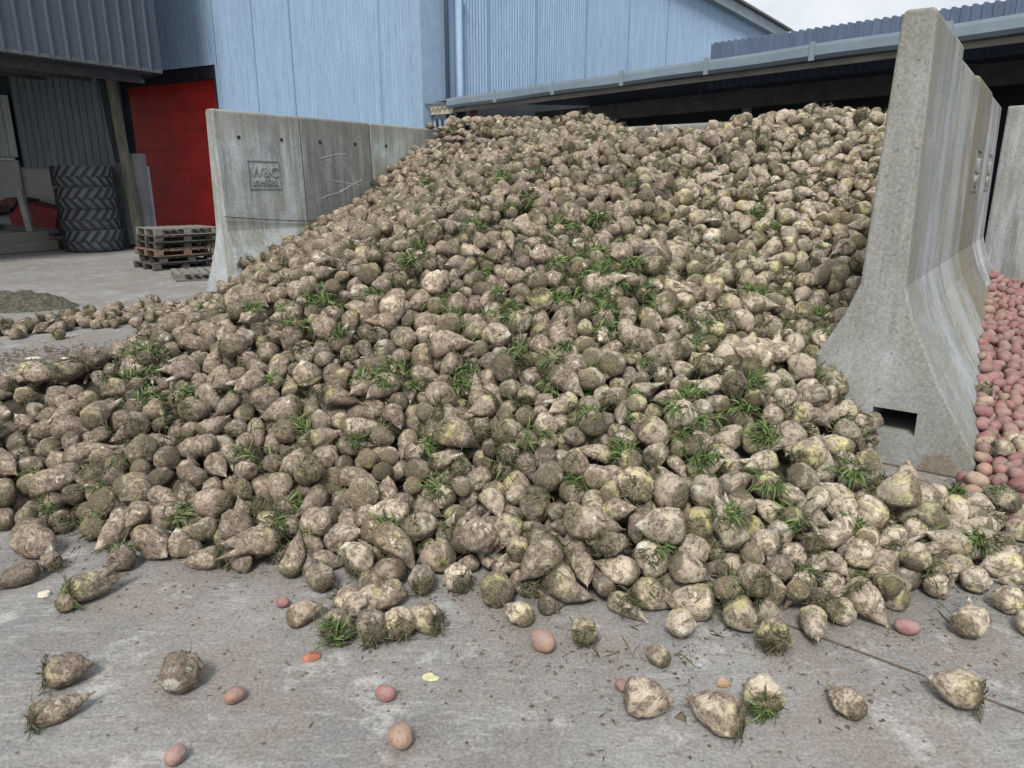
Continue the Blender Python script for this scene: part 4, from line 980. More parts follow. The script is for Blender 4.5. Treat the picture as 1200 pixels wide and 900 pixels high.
2,55,170,646,149,42,63,63,9,38,-25,356,42,6,44,70,3,45,-19,603,152,14,62,1,9,37,126,358,53,9,71,63,7,39,-155,431,69,1,38,58,3,39,64,539,128,33,3,70,5,46,231,585,122,62,70,28,3,53,292,652,152,68,63,9,
1,39,-187,392,45,10,39,69,8,45,22,561,141,10,7,35,1,38,128,425,73,70,6,60,1,44,-85,422,68,6,67,38,5,44,179,549,109,4,45,3,7,40,-154,391,51,3,9,1,5,57,-137,535,111,26,0,48,7,38,-258,361,21,17,63,44,
9,58,-66,501,110,2,1,22,0,57,154,639,151,19,68,24,5,56,91,726,189,19,67,64,5,59,87,599,145,1,3,16,5,36,138,263,11,21,8,48,2,32,-140,398,62,51,7,56,3,43,-48,355,41,55,2,39,8,40,67,428,85,58,68,56,
8,59,295,833,227,7,66,8,4,33,-20,335,29,56,63,11,4,40,239,314,3,34,70,1,7,53,290,713,176,52,5,19,6,40,187,589,124,71,65,11,4,48,190,451,66,41,63,61,8,42,-85,295,11,1,69,69,3,42,6,250,4,13,38,65,
9,42,136,550,117,22,11,59,5,41,-130,448,83,64,5,14,6,44,166,441,64,20,67,50,1,38,-185,450,72,19,0,71,1,40,-145,412,60,64,67,70,6,40,-8,303,18,17,47,11,6,45,109,539,116,68,68,19,0,43,-229,316,5,22,0,12,
7,53,386,805,222,61,21,22,9,42,-291,407,46,13,0,35,1,39,-108,455,87,30,4,18,4,48,176,523,99,2,1,38,3,55,64,724,190,12,0,42,2,46,-13,415,77,4,68,46,6,56,237,767,201,70,38,18,3,42,3,491,114,15,63,13,
1,39,-168,510,89,71,70,17,4,54,111,596,134,2,40,13,1,46,274,749,194,31,63,3,0,58,214,457,71,56,62,15,5,56,128,415,63,51,66,0,0,53,-281,372,34,71,33,69,1,41,-135,321,15,17,69,64,3,43,-106,380,45,56,1,50,
1,46,233,710,179,58,6,40,7,43,151,541,110,5,37,67,7,37,170,297,13,60,66,26,8,55,163,514,96,17,69,61,1,40,217,547,100,22,61,3,7,42,46,335,42,65,63,13,4,48,257,652,148,68,37,60,6,30,-202,354,30,6,67,9,
1,40,15,506,117,38,2,7,4,58,200,728,185,67,0,53,5,53,-73,452,85,64,65,6,2,54,360,765,207,1,18,52,1,45,171,378,43,22,69,69,2,55,369,807,225,18,71,51,8,41,-131,428,71,0,64,71,6,39,-12,561,138,4,2,63,
7,41,-2,479,104,46,11,66,1,45,210,522,94,64,64,50,7,37,87,312,41,70,36,67,4,42,228,687,166,67,65,26,1,59,64,700,178,10,2,29,2,55,116,654,158,31,63,3,1,39,-193,411,55,43,2,4,4,49,-496,768,5,51,69,4,
1,58,-286,724,53,5,0,41,7,44,136,401,66,12,71,66,2,37,-178,395,47,71,6,37,6,34,113,404,66,67,60,58,2,58,-63,555,130,7,70,71,9,58,120,667,163,68,40,62,7,32,125,240,5,6,5,64,8,37,-118,275,4,47,69,59,
0,39,35,410,72,24,65,62,0,45,179,418,57,55,65,46,9,44,258,573,113,29,59,71,3,30,-131,382,49,21,63,69,8,58,-148,493,92,45,70,63,0,45,337,715,184,30,4,63,5,32,-221,332,19,22,5,10,5,57,250,715,177,6,5,43,
6,42,-160,407,57,58,30,9,7,47,-518,734,5,6,68,0,5,56,248,828,220,11,65,55,7,45,210,703,172,2,21,48,9,33,46,300,30,70,36,70,9,54,107,693,175,4,40,56,5,42,199,589,122,16,1,61,6,58,-15,509,116,8,0,64,
4,36,43,236,3,68,38,63,0,39,-37,469,97,24,60,1,8,41,-91,518,112,61,61,15,4,39,-152,423,63,40,71,66,5,43,-1,428,80,45,68,63,9,47,123,560,119,32,70,54,9,56,334,787,210,3,38,3,8,45,29,433,83,35,2,59,
8,40,-125,442,78,28,69,64,6,30,-185,373,36,57,69,59,0,45,255,602,129,18,2,48,4,33,-122,296,14,4,5,59,2,45,20,535,129,56,63,43,5,35,-35,461,92,67,5,49,3,39,-232,423,55,18,65,0,4,36,53,324,40,70,37,64,
7,39,95,541,120,67,21,26,7,30,-198,395,45,64,0,20,9,34,-111,333,28,63,2,61,3,42,220,327,4,14,70,12,1,47,-10,571,145,56,66,23,2,43,183,462,65,1,45,68,1,41,160,614,138,17,1,59,2,30,-8,433,90,68,7,29,
6,36,-114,481,97,41,1,57,2,40,-258,388,38,7,45,66,2,30,-212,430,64,0,0,26,5,39,77,468,102,27,7,56,2,47,-159,416,67,67,7,39,2,32,-250,382,39,66,65,23,1,41,208,273,3,4,71,70,3,40,185,480,68,4,47,18,
0,34,-204,391,41,12,1,68,6,32,-96,311,15,9,44,10,8,45,-29,562,139,68,36,13,0,47,45,580,144,2,2,69,0,39,-314,424,30,2,0,13,0,44,251,589,115,70,71,67,4,30,-3,348,44,38,64,3,2,35,-70,276,4,2,21,59,
3,53,213,555,104,66,62,41,8,44,52,531,120,70,66,7,0,45,-102,468,91,62,67,67,6,36,-15,476,102,13,70,48,4,33,-62,423,75,48,64,56,0,45,52,547,133,20,4,2,3,53,33,720,186,63,62,29,0,45,28,462,102,69,0,58,
2,54,22,316,28,63,5,36,9,36,-15,332,26,23,3,50,0,55,134,522,101,67,45,18,5,40,197,511,83,8,1,56,8,42,70,279,23,23,2,69,1,34,-101,292,4,48,0,50,6,38,12,567,141,67,71,48,6,42,124,487,91,2,69,52,
7,37,281,371,18,16,64,14,1,38,-112,507,107,15,40,2,0,36,157,298,20,41,5,3,8,37,-213,387,40,11,7,18,9,34,144,241,3,48,69,63,3,47,-108,525,112,22,1,42,7,45,-6,391,62,10,1,34,8,46,164,531,100,12,43,9,
6,37,91,382,68,50,69,62,9,54,179,640,142,52,64,69,2,43,269,642,145,69,40,56,1,45,211,688,160,7,64,56,4,47,252,755,194,66,41,7,8,39,-226,431,59,4,32,58,8,45,269,759,202,70,65,22,9,33,-260,396,40,0,38,5,
3,42,189,487,74,63,62,24,1,45,-2,290,13,65,2,62,6,42,-50,300,15,60,1,56,1,55,295,781,207,11,69,18,6,45,6,647,169,16,5,49,7,47,68,672,171,0,35,71,7,39,-126,286,5,66,5,44,6,37,59,278,23,8,7,64,
9,38,-120,329,18,64,64,35,7,46,167,388,45,43,71,61,5,38,241,585,118,50,32,0,3,46,280,690,166,3,2,27,0,47,235,543,97,67,0,38,2,56,195,307,14,12,11,30,7,45,-123,567,116,39,70,12,6,38,112,380,61,0,32,55,
7,40,-279,445,36,68,28,7,5,44,-160,332,18,0,9,27,3,42,214,471,75,6,45,16,8,48,-29,349,41,61,1,34,9,44,-161,291,5,4,0,37,1,39,156,451,70,50,63,53,4,48,143,762,197,8,1,41,8,41,-4,439,84,71,2,61,
8,39,-86,444,85,54,3,67,1,42,180,705,176,18,68,65,2,45,43,519,119,54,67,55,6,46,-512,766,4,2,70,16,0,32,43,446,90,66,60,20,1,48,68,480,100,56,0,49,7,39,-46,485,103,53,30,4,2,46,55,626,159,69,42,10,
4,45,140,612,134,47,1,59,6,41,356,743,196,56,69,33,3,30,4,434,85,28,57,69,3,47,259,615,136,49,71,20,3,48,-219,443,61,55,68,49,1,58,9,661,169,51,66,70,5,40,-1,264,5,67,4,46,8,36,36,453,93,66,64,0,
5,47,306,743,193,67,7,48,7,49,-29,323,27,51,63,71,0,31,-13,321,25,68,63,50,1,48,354,803,217,4,67,20,0,47,-473,734,5,59,71,65,4,47,195,697,167,43,69,9,6,42,255,664,155,64,68,58,6,44,313,782,210,54,69,59,
7,38,134,244,5,68,67,15,6,59,-145,959,148,12,65,2,3,39,0,550,135,25,0,56,2,41,189,517,83,68,44,67,5,52,-478,795,5,68,69,38,2,53,-424,798,6,5,4,24,3,38,-20,570,143,67,0,68,2,37,-36,276,5,8,63,35,
1,58,177,433,58,68,44,22,0,48,300,643,145,15,1,14,6,45,36,606,147,10,1,60,5,46,32,685,175,3,3,46,8,57,-321,745,39,69,67,15,2,41,36,613,156,70,69,70,5,34,-63,456,93,17,71,58,6,54,337,729,185,3,8,29,
0,56,166,366,38,2,63,20,0,30,89,340,52,48,64,0,3,41,156,444,64,18,67,48,9,45,113,738,191,66,35,3,6,30,-123,466,89,21,70,42,8,53,208,715,176,68,66,45,9,42,-15,289,14,9,28,58,2,40,92,402,70,54,65,15,
9,57,309,791,214,4,38,10,8,39,-188,550,86,11,39,1,3,30,-45,360,47,62,0,27,1,55,280,613,125,0,69,45,3,31,-32,304,22,10,64,31,1,57,165,477,78,59,1,30,6,44,54,573,140,8,1,52,0,38,-179,442,70,2,42,70,
6,44,103,638,151,62,69,16,8,37,30,482,106,15,0,65,9,39,-5,605,158,66,36,2,5,31,-195,388,40,65,2,45,3,45,261,355,9,20,69,50,5,35,-147,455,80,3,6,48,9,56,-197,472,67,59,65,55,8,40,-36,369,53,40,71,54,
4,59,-21,806,181,23,65,11,7,54,-87,343,29,69,31,70,2,38,66,409,76,43,67,11,8,47,20,632,161,66,0,59,9,38,-41,448,86,0,32,67,5,30,15,342,45,67,6,21,7,48,149,652,154,55,0,33,0,42,-135,475,92,65,0,5,
5,58,345,829,227,4,0,51,4,33,-77,489,108,61,0,58,6,59,-180,1050,158,71,62,20,0,54,-37,388,60,41,2,15,3,39,-197,349,25,33,71,15,1,46,53,684,174,3,69,51,5,41,74,604,147,4,68,9,8,40,146,687,168,46,6,66,
6,46,125,724,183,62,67,52,4,46,81,396,72,61,5,67,2,55,-110,661,129,71,2,23,2,43,-139,499,98,10,24,63,4,32,218,288,3,2,38,14,8,37,-14,460,94,70,63,3,1,38,-4,454,94,47,0,19,6,55,121,751,193,14,43,0,
1,47,220,708,175,63,67,18,0,41,-78,368,41,63,47,65,7,56,350,774,201,20,8,65,6,44,131,714,176,4,3,32,0,38,-29,449,89,19,3,47,2,58,-185,350,24,15,34,71,3,54,12,397,63,62,62,15,0,59,78,723,182,53,63,22,
1,33,6,388,61,3,3,62,4,38,215,613,131,0,23,7,8,38,158,370,48,55,1,22,2,57,-65,415,68,6,59,27,4,44,144,313,32,5,43,62,9,42,-31,507,116,10,43,1,5,54,45,624,152,0,66,43,5,46,183,522,89,66,2,39,
1,42,-79,485,100,66,1,26,7,59,-234,776,86,49,12,7,6,45,174,512,87,9,0,70,9,32,38,327,35,32,68,6,4,40,152,707,175,8,68,28,3,45,-45,370,48,2,39,0,0,43,17,585,149,53,1,31,6,41,285,657,150,14,7,46,
1,41,-121,431,74,64,70,60,9,47,-57,571,134,67,0,60,9,41,-180,413,56,57,0,55,1,59,-33,1063,223,14,67,46,7,53,215,566,110,2,71,64,1,44,276,684,160,21,1,61,8,44,262,587,118,45,68,14,1,58,310,632,146,64,3,6,
3,56,-237,462,57,25,68,63,4,57,-95,773,145,69,43,68,4,42,218,652,147,32,71,56,4,46,-32,660,156,11,68,46,9,59,-33,727,163,51,64,57,8,57,-372,719,12,14,67,43,1,56,136,778,199,10,67,55,6,33,70,453,91,10,10,60,
5,31,-144,373,42,63,50,53,8,46,170,543,103,38,71,54,1,42,-297,435,32,57,4,17,1,36,220,635,140,12,56,2,1,58,229,619,131,9,35,2,7,48,234,741,185,5,23,59,7,38,276,728,181,3,70,23,2,47,338,702,170,51,5,52,
3,57,-8,1036,223,8,69,9,4,32,212,588,120,12,31,0,9,54,-70,622,138,48,67,53,2,41,189,545,103,12,61,59,9,40,167,552,108,22,69,48,4,32,-197,363,36,66,71,44,3,55,-525,769,6,14,68,60,5,44,-62,435,76,69,67,12,
5,57,-39,610,146,63,0,20,5,34,-23,444,85,62,2,40,0,29,132,451,76,64,64,63,8,40,158,687,164,56,63,57,3,39,224,670,156,21,63,16,8,44,254,683,160,53,67,7,5,54,-171,415,61,28,69,62,1,41,26,555,135,68,37,13,
9,43,328,737,188,1,43,9,4,45,305,830,220,43,67,53,4,33,39,434,82,0,44,57,1,59,-198,576,83,13,70,58,3,55,84,1039,247,45,1,69,7,53,-298,880,72,46,0,47,3,46,6,482,109,54,68,55,6,29,-216,431,58,10,71,43,
5,40,17,543,132,53,49,0,3,43,70,558,131,8,2,12,1,29,-204,441,65,70,0,5,9,46,174,349,32,61,46,2,0,37,-5,464,99,60,66,69,4,39,73,288,26,45,66,6,6,45,84,612,149,65,65,70,2,34,209,623,136,2,68,5,
7,41,-465,789,5,60,70,32,5,33,-113,350,34,52,54,70,1,44,287,722,181,6,71,43,7,56,370,797,213,61,64,56,4,55,-67,841,164,60,66,65,0,36,101,547,122,64,59,71,7,37,83,265,13,25,7,16,1,47,-319,867,63,6,68,41,
0,37,-27,424,76,62,69,13,2,57,237,595,122,56,67,2,4,51,-521,748,5,50,69,26,4,41,10,625,161,65,36,5,4,56,-57,657,146,5,36,68,0,48,-270,588,52,10,67,9,6,38,-203,490,71,2,69,39,5,43,265,798,209,0,71,36,
6,42,70,502,109,18,63,6,3,38,-15,545,132,9,0,70,7,39,158,413,51,61,67,62,6,38,284,670,156,67,70,61,7,44,187,612,128,11,68,11,8,39,322,694,172,66,40,65,3,37,-124,410,63,30,71,13,4,44,-17,526,124,7,34,71,
7,45,-324,445,17,51,69,4,4,46,-491,805,8,69,65,24,7,38,-97,604,129,14,52,54,6,41,42,680,173,4,46,57,9,40,160,421,62,13,25,15,7,57,-4,339,37,16,14,53,3,48,94,717,182,9,42,14,7,44,-8,737,177,54,2,19,
1,59,-178,965,137,67,71,35,7,44,180,533,101,2,32,71,4,44,-2,507,124,39,2,54,7,54,323,711,174,67,35,12,9,47,-64,332,25,1,35,2,8,40,-79,532,119,9,0,0,5,34,-47,570,136,1,69,57,2,44,242,564,107,47,2,58,
8,39,104,471,95,67,2,67,9,43,-160,325,12,42,1,0,0,53,-174,371,38,4,70,59,5,38,-122,353,33,30,2,65,1,47,-280,456,30,0,70,3,8,57,-221,361,23,67,34,14,3,37,-204,412,52,11,4,63,4,33,-54,491,111,5,31,15,
3,38,307,723,184,49,66,9,5,30,-130,407,58,66,65,29,4,45,116,684,171,9,70,50,8,36,-123,396,54,60,0,57,6,49,-285,415,47,55,36,0,2,41,-194,309,6,23,3,9,8,45,-518,796,9,61,49,53,3,30,59,425,82,7,45,56,
3,38,118,370,56,8,66,28,2,39,36,509,117,13,27,61,3,57,286,598,126,66,37,2,4,58,-116,534,110,62,39,2,3,58,-64,488,102,10,71,37,6,36,-17,485,106,23,71,48,4,45,-219,318,4,51,69,17,3,38,10,433,80,7,4,57,
9,59,-72,998,188,19,20,5,1,40,137,746,190,15,30,67,3,48,240,680,158,64,5,53,3,44,139,707,173,63,69,63,9,37,-176,506,83,27,68,15,6,44,167,629,141,69,70,8,7,53,228,800,205,28,59,8,9,44,-35,570,141,21,0,46,
4,33,20,280,12,64,29,14,6,41,133,615,139,12,69,57,7,55,226,852,218,56,68,4,6,34,175,447,63,64,2,47,4,41,-110,444,79,12,3,54,9,39,225,659,151,66,1,68,7,59,-216,921,113,61,64,18,2,35,-93,397,53,9,63,7,
4,45,38,703,183,57,70,14,8,39,130,540,110,43,6,9,4,57,-127,764,134,66,66,58,9,47,274,803,214,7,67,31,6,54,-452,845,8,5,6,14,9,57,-139,571,110,35,67,61,1,32,107,496,98,7,70,33,3,43,134,604,128,33,67,62,
2,59,-25,649,154,46,10,66,4,54,227,633,132,58,68,62,3,45,111,845,212,9,62,14,6,30,-115,491,100,1,0,21,0,43,266,757,192,13,67,26,5,55,281,772,204,58,62,12,4,37,183,361,22,25,66,51,9,30,15,237,3,60,68,43,
3,41,86,713,176,67,71,55,1,42,192,649,149,49,4,45,2,42,-422,827,5,4,70,3,5,39,-87,389,49,3,71,66,3,30,43,292,29,61,28,65,4,43,163,463,69,70,33,3,1,54,-104,1052,192,7,3,65,6,38,21,468,101,46,70,18,
5,55,-255,876,88,0,71,28,8,40,285,641,146,39,5,71,0,34,-95,420,66,25,5,61,0,36,158,263,9,1,5,28,9,55,196,855,212,26,2,68,5,31,99,382,63,12,0,61,1,34,-7,471,99,52,43,71,4,54,-53,677,152,3,38,68,
3,36,24,517,120,17,1,49,9,48,275,665,152,71,35,15,9,48,316,767,201,38,64,11,7,48,106,576,124,68,13,61,4,41,252,646,142,51,69,49,9,39,28,413,75,57,28,62,1,40,13,464,100,54,3,18,1,34,45,648,163,67,2,68,
3,46,-541,754,4,59,70,28,6,59,269,834,215,71,67,12,5,36,-62,449,87,67,63,46,8,39,-123,305,8,67,46,18,3,41,7,539,129,2,68,71,3,47,-5,580,149,36,0,9,7,41,-268,363,23,0,1,45,1,49,97,707,176,27,71,51,
8,56,-89,644,133,64,38,61,6,47,-10,282,10,61,63,61,6,54,101,839,207,66,71,19,9,39,247,597,123,25,0,57,3,43,8,348,42,55,10,16,6,39,184,698,170,53,0,47,2,36,263,721,178,51,9,54,9,45,-528,783,8,56,65,3,
1,48,183,667,160,0,45,59,2,58,-166,542,87,61,7,22,4,35,174,593,121,71,41,60,2,44,40,355,48,66,33,59,6,30,181,600,126,65,32,64,1,42,208,477,70,11,65,45,5,41,-447,795,4,3,69,23,4,42,28,491,109,65,38,3,
7,45,-84,583,129,58,11,19,4,43,95,520,112,42,1,62,7,56,-253,734,72,65,61,18,6,47,45,658,164,10,62,26,3,36,-104,401,56,42,2,68,5,48,116,732,184,4,24,53,7,38,76,245,5,12,27,59,8,54,-241,936,106,3,51,15,
0,45,-80,618,134,24,65,57,5,46,-492,782,6,49,69,49,3,53,192,677,154,42,70,15,3,36,-61,540,129,66,70,51,8,56,176,817,205,9,43,1,4,32,123,319,42,8,33,11,3,45,-89,288,5,52,69,28,7,57,56,736,189,6,65,51,
3,48,60,757,198,60,2,39,0,48,27,578,143,5,3,27,8,54,248,539,98,69,33,8,3,44,247,703,171,10,41,10,6,51,-450,829,4,4,70,16,2,59,-58,968,185,1,7,0,2,43,222,740,187,70,5,7,7,44,0,357,42,71,71,60,
3,52,-475,846,11,62,0,2,5,50,-509,823,11,56,60,69,5,57,288,752,187,12,1,35,9,37,83,463,95,35,71,17,8,53,205,657,150,55,66,7,3,44,-450,812,5,19,70,48,5,56,107,436,73,54,70,50,2,42,30,569,138,47,69,9,
2,40,96,391,67,2,2,36,8,46,145,572,120,69,71,5,6,46,59,845,208,6,12,54,6,59,347,894,237,11,68,62,7,57,-233,862,95,0,70,46,8,45,-248,360,20,5,68,5,8,59,-278,737,57,11,64,67,6,53,-49,1130,246,7,1,7,
6,50,-473,896,6,25,66,4,8,32,73,437,84,52,67,4,6,40,265,555,101,70,71,62,3,41,-290,426,40,58,32,0,5,56,-163,1058,168,12,69,69,7,42,2,828,192,57,65,10,5,40,-56,473,95,5,63,12,7,41,131,570,120,3,44,56,
7,48,-84,689,142,40,71,59,8,45,148,420,62,67,2,27,8,40,218,677,157,70,40,56,9,41,-466,831,10,52,0,14,3,30,-189,419,56,58,71,67,0,44,-167,304,5,67,69,15,8,56,-169,1084,178,7,39,12,9,37,343,705,177,0,36,58,
5,55,-256,435,50,54,1,17,2,36,-113,359,35,59,69,32,4,36,-5,594,154,70,68,27,0,32,-320,437,21,42,67,5,5,36,21,526,122,4,70,71,9,39,-58,616,141,21,0,31,5,56,-12,955,205,69,70,4,3,44,206,597,123,62,65,13,
7,37,-99,367,40,51,8,71,8,46,304,733,183,56,49,0,7,37,172,462,65,34,5,4,7,55,-116,1110,212,63,68,15,1,31,18,286,10,66,63,12,6,40,67,526,118,66,71,44,4,55,-175,771,111,64,68,22,1,47,-35,693,161,64,36,2,
5,42,277,642,141,46,3,56,6,55,-91,921,163,2,0,37,2,55,151,510,96,17,43,71,1,44,239,752,192,50,64,20,5,29,-291,434,35,33,68,13,5,44,-109,339,24,22,66,23,5,44,-25,749,170,71,0,51,0,56,68,879,221,39,1,15,
2,40,47,508,115,44,7,6,1,32,-216,422,56,66,33,12,5,58,-229,537,61,7,63,1,0,56,-12,731,168,67,71,34,7,38,141,558,118,65,50,12,4,48,316,740,187,14,27,1,5,40,159,540,101,0,59,61,4,55,-40,1058,213,36,3,2,
3,37,-204,353,20,6,1,11,1,55,258,840,225,62,1,49,3,46,190,591,117,55,1,16,2,41,267,653,149,66,69,50,2,53,283,836,225,3,10,31,3,38,-4,532,127,22,1,24,4,41,348,815,221,1,39,5,6,46,-82,546,118,2,2,46,
4,39,23,608,152,2,71,7,8,38,137,457,74,59,10,1,5,49,-60,1090,219,12,0,62,7,34,35,656,165,64,47,69,7,44,176,616,129,64,38,3,2,40,157,713,179,12,5,67,6,44,62,446,94,41,3,67,4,46,279,822,218,57,48,66,
5,38,-48,504,113,56,65,18,9,37,26,504,116,47,1,18,3,58,63,934,227,8,3,20,4,42,-459,801,3,32,70,56,9,57,-268,439,43,44,0,17,8,41,185,496,80,29,1,8,9,38,-208,320,3,31,0,9,8,35,28,309,33,43,70,8,
2,37,57,470,100,13,2,57,9,35,207,581,116,20,71,59,2,59,-148,1054,173,69,70,15,2,55,244,585,107,70,2,57,4,41,159,831,212,2,65,26,6,36,24,652,165,14,2,70,5,44,-209,518,70,57,45,8,1,40,-77,566,128,55,67,43,
1,41,11,262,13,9,66,13,5,39,106,651,156,18,67,57,7,48,-89,310,7,18,7,10,1,32,-48,389,54,15,71,3,9,57,-60,689,152,58,68,38,1,37,238,636,137,24,70,58,4,58,-279,469,26,38,70,14,7,43,200,692,159,44,1,24,
8,36,36,576,141,9,65,61,5,55,-96,1167,246,18,62,0,7,55,105,1030,242,53,61,4,6,40,322,687,165,71,68,45,1,55,-254,813,77,58,44,3,9,36,168,674,163,59,42,0,9,42,107,452,77,60,6,60,7,58,50,1026,233,16,60,4,
2,36,-33,583,145,28,2,57,7,33,350,790,211,5,61,28,2,35,128,579,124,4,14,48,0,43,11,314,23,62,70,22,3,59,216,728,179,71,70,52,5,38,-29,413,70,15,70,16,5,42,83,660,159,58,66,53,8,34,173,503,84,66,64,62,
7,35,284,382,15,66,0,62,3,36,331,769,199,54,64,52,8,59,-65,851,170,35,60,2,3,40,-44,516,116,17,69,48,0,49,-469,806,7,69,21,1,2,55,-122,1019,172,5,66,68,1,53,-137,1101,193,16,64,9,1,45,-19,346,35,9,70,0,
6,47,238,832,214,11,39,0,3,57,-133,1046,174,14,67,49,4,48,-54,524,122,7,44,70,8,40,115,568,120,2,61,9,0,52,-80,1080,207,4,0,2,3,55,-139,728,121,60,41,8,3,44,-205,360,27,48,0,13,2,53,-68,1154,249,64,62,22,
3,44,56,675,168,54,3,53,1,38,-100,335,24,57,64,43,0,57,116,538,108,38,59,4,2,41,250,627,138,22,23,0,0,38,-203,456,65,65,0,47,4,38,-56,362,41,43,65,5,5,56,141,994,222,0,64,37,6,57,-126,932,149,69,63,12,
9,45,96,653,155,66,41,14,5,44,176,658,152,0,3,35,5,59,-82,775,150,69,1,52,2,38,125,547,114,42,1,13,7,39,225,495,77,53,26,68,5,42,253,735,184,4,0,55,8,53,-560,786,6,14,67,54,9,55,-539,779,7,68,32,14,
6,54,-35,1125,243,68,1,55,7,34,19,307,21,55,5,59,1,40,190,717,178,16,67,22,7,57,34,856,205,42,69,3,2,44,204,447,66,47,68,54,3,51,-518,868,6,31,68,6,0,36,-111,397,54,16,44,69,4,44,-289,447,31,5,63,50,
6,37,-153,357,32,16,61,6,7,54,-67,366,44,70,71,56,4,32,-115,426,68,10,32,10,7,45,-64,533,121,14,70,17,5,32,166,289,8,41,67,4,5,42,-83,395,55,58,6,71,3,53,-133,1060,182,69,3,40,6,54,-118,829,141,63,46,19,
1,56,352,712,184,17,1,63,6,53,141,795,204,14,66,39,5,57,-91,564,119,22,31,0,5,43,-42,580,140,63,70,17,4,42,16,479,102,64,35,6,3,45,-108,691,132,2,65,28,3,35,87,280,23,15,70,14,6,57,186,740,180,9,63,18,
4,57,82,836,207,0,71,8,4,45,-286,937,89,23,3,50,8,59,-184,887,120,55,71,25,2,52,-428,840,7,6,40,11,7,41,-75,339,28,34,8,3,0,30,191,363,17,57,47,59,9,54,166,591,116,70,38,18,3,57,-118,681,130,51,0,2,
1,59,66,751,190,17,64,67,6,36,105,229,3,2,70,24,4,41,157,490,87,7,70,55,9,45,86,586,140,6,64,2,3,54,-169,954,136,61,5,39,3,31,-203,382,39,4,14,12,0,43,49,540,124,55,1,40,3,34,97,573,127,6,70,22,
7,47,239,809,208,33,69,56,2,45,-56,643,146,67,44,4,0,40,107,562,123,1,70,37,0,44,-130,299,5,5,39,59,4,32,-255,338,11,52,62,16,2,38,-106,426,70,29,65,7,5,42,27,300,22,70,6,36,8,45,-173,331,14,40,7,12,
0,37,-143,290,4,5,66,26,3,57,91,919,221,42,1,64,6,58,323,847,223,69,65,11,5,54,23,1050,232,71,1,39,9,37,97,470,92,56,62,53,6,34,353,757,198,7,70,1,4,56,209,512,85,21,69,24,6,58,-248,888,93,10,69,64,
0,53,-144,673,116,66,15,6,9,57,-185,745,102,3,34,7,9,41,80,458,89,53,67,47,9,45,-27,611,147,41,64,3,5,50,-75,1115,229,13,0,13,7,35,-1,382,61,58,10,0,1,40,28,637,160,10,71,19,7,42,42,530,122,3,68,47,
4,48,136,381,52,5,36,69,7,50,-475,817,9,8,4,62,5,45,-66,479,97,56,0,40,4,58,-310,878,60,69,64,17,4,35,-50,607,142,12,42,70,5,40,69,593,142,16,1,14,8,56,-9,764,180,44,3,56,5,57,-4,782,184,20,1,51,
6,43,-105,1135,227,65,0,69,3,32,45,458,95,66,3,52,7,39,-126,669,125,52,69,7,4,54,24,1010,223,57,70,27,2,52,-476,951,6,4,67,48,9,48,-100,1150,236,28,0,63,9,40,-20,558,137,50,5,56,0,39,75,259,10,45,71,17,
2,46,131,675,163,66,37,67,2,37,220,779,200,45,68,60,6,53,-135,993,157,15,43,4,3,41,174,369,29,7,6,66,9,57,-231,496,60,70,43,20,7,34,-24,337,38,32,68,59,8,32,312,718,180,71,71,71,9,41,69,866,215,48,71,61,
7,54,-332,749,31,62,37,64,0,53,72,808,204,6,40,61,9,45,252,818,215,36,1,13,7,52,-520,824,7,58,45,9,4,48,-295,914,77,69,39,13,3,46,-110,939,157,10,66,7,6,38,67,267,14,60,67,37,0,35,4,297,14,18,5,71,
1,44,-6,936,202,12,1,39,4,58,179,476,61,60,43,67,3,41,-102,1040,185,2,8,40,9,46,9,948,213,1,41,9,8,37,-209,446,64,1,67,18,3,56,100,689,169,2,31,17,0,31,56,294,31,51,63,14,9,35,52,377,57,69,4,52,
1,34,-268,422,48,65,64,70,6,58,-183,905,122,65,65,27,3,57,18,1078,239,5,65,60,8,49,190,789,200,17,0,64,7,54,210,622,126,68,50,68,6,45,-48,964,189,12,71,11,6,42,117,477,88,71,5,61,1,41,-33,293,6,57,67,39,
0,44,24,348,41,0,38,70,5,54,127,533,101,6,64,48,0,47,263,784,202,13,11,44,3,36,339,756,193,63,65,62,2,49,349,874,235,17,41,68,3,31,-128,361,37,27,4,69,4,36,-62,667,151,40,65,0,0,54,-475,932,6,12,42,3,
8,42,-95,1115,221,70,0,7,0,34,-162,480,82,1,8,44,7,38,75,665,165,52,44,68,2,41,265,670,156,67,36,61,6,45,195,766,191,4,29,19,7,41,-423,852,5,5,34,3,8,40,30,402,66,42,0,67,9,42,-29,308,14,55,2,66,
8,32,22,293,16,11,63,64,7,53,-420,864,7,66,1,2,5,40,166,261,4,68,0,0,7,54,14,675,172,1,65,27,6,42,150,612,131,12,63,14,3,56,-201,521,76,35,66,61,4,43,104,525,110,71,44,57,6,55,120,802,201,66,3,5,
0,58,336,807,216,57,6,18,1,59,360,844,228,11,70,42,5,32,-52,549,127,63,3,40,0,35,23,619,155,2,69,61,4,44,216,630,133,55,70,60,6,58,-355,663,7,61,42,71,5,44,7,738,178,3,7,5,1,42,116,642,151,70,1,49,
4,33,211,646,145,0,69,20,0,49,20,685,173,0,0,56,5,36,-46,275,5,32,67,70,9,35,14,576,143,68,40,0,6,40,274,590,117,47,2,22,1,46,-110,1160,236,1,0,3,4,38,45,405,68,39,66,5,0,32,-12,590,151,1,63,25,
9,59,79,851,209,71,66,51,5,33,-164,435,67,63,65,25,2,56,-167,710,109,1,7,42,1,44,-425,884,11,2,3,28,1,54,47,873,209,1,66,8,8,49,174,703,166,6,70,64,0,33,-27,334,29,3,63,24,2,55,195,502,73,43,60,3,
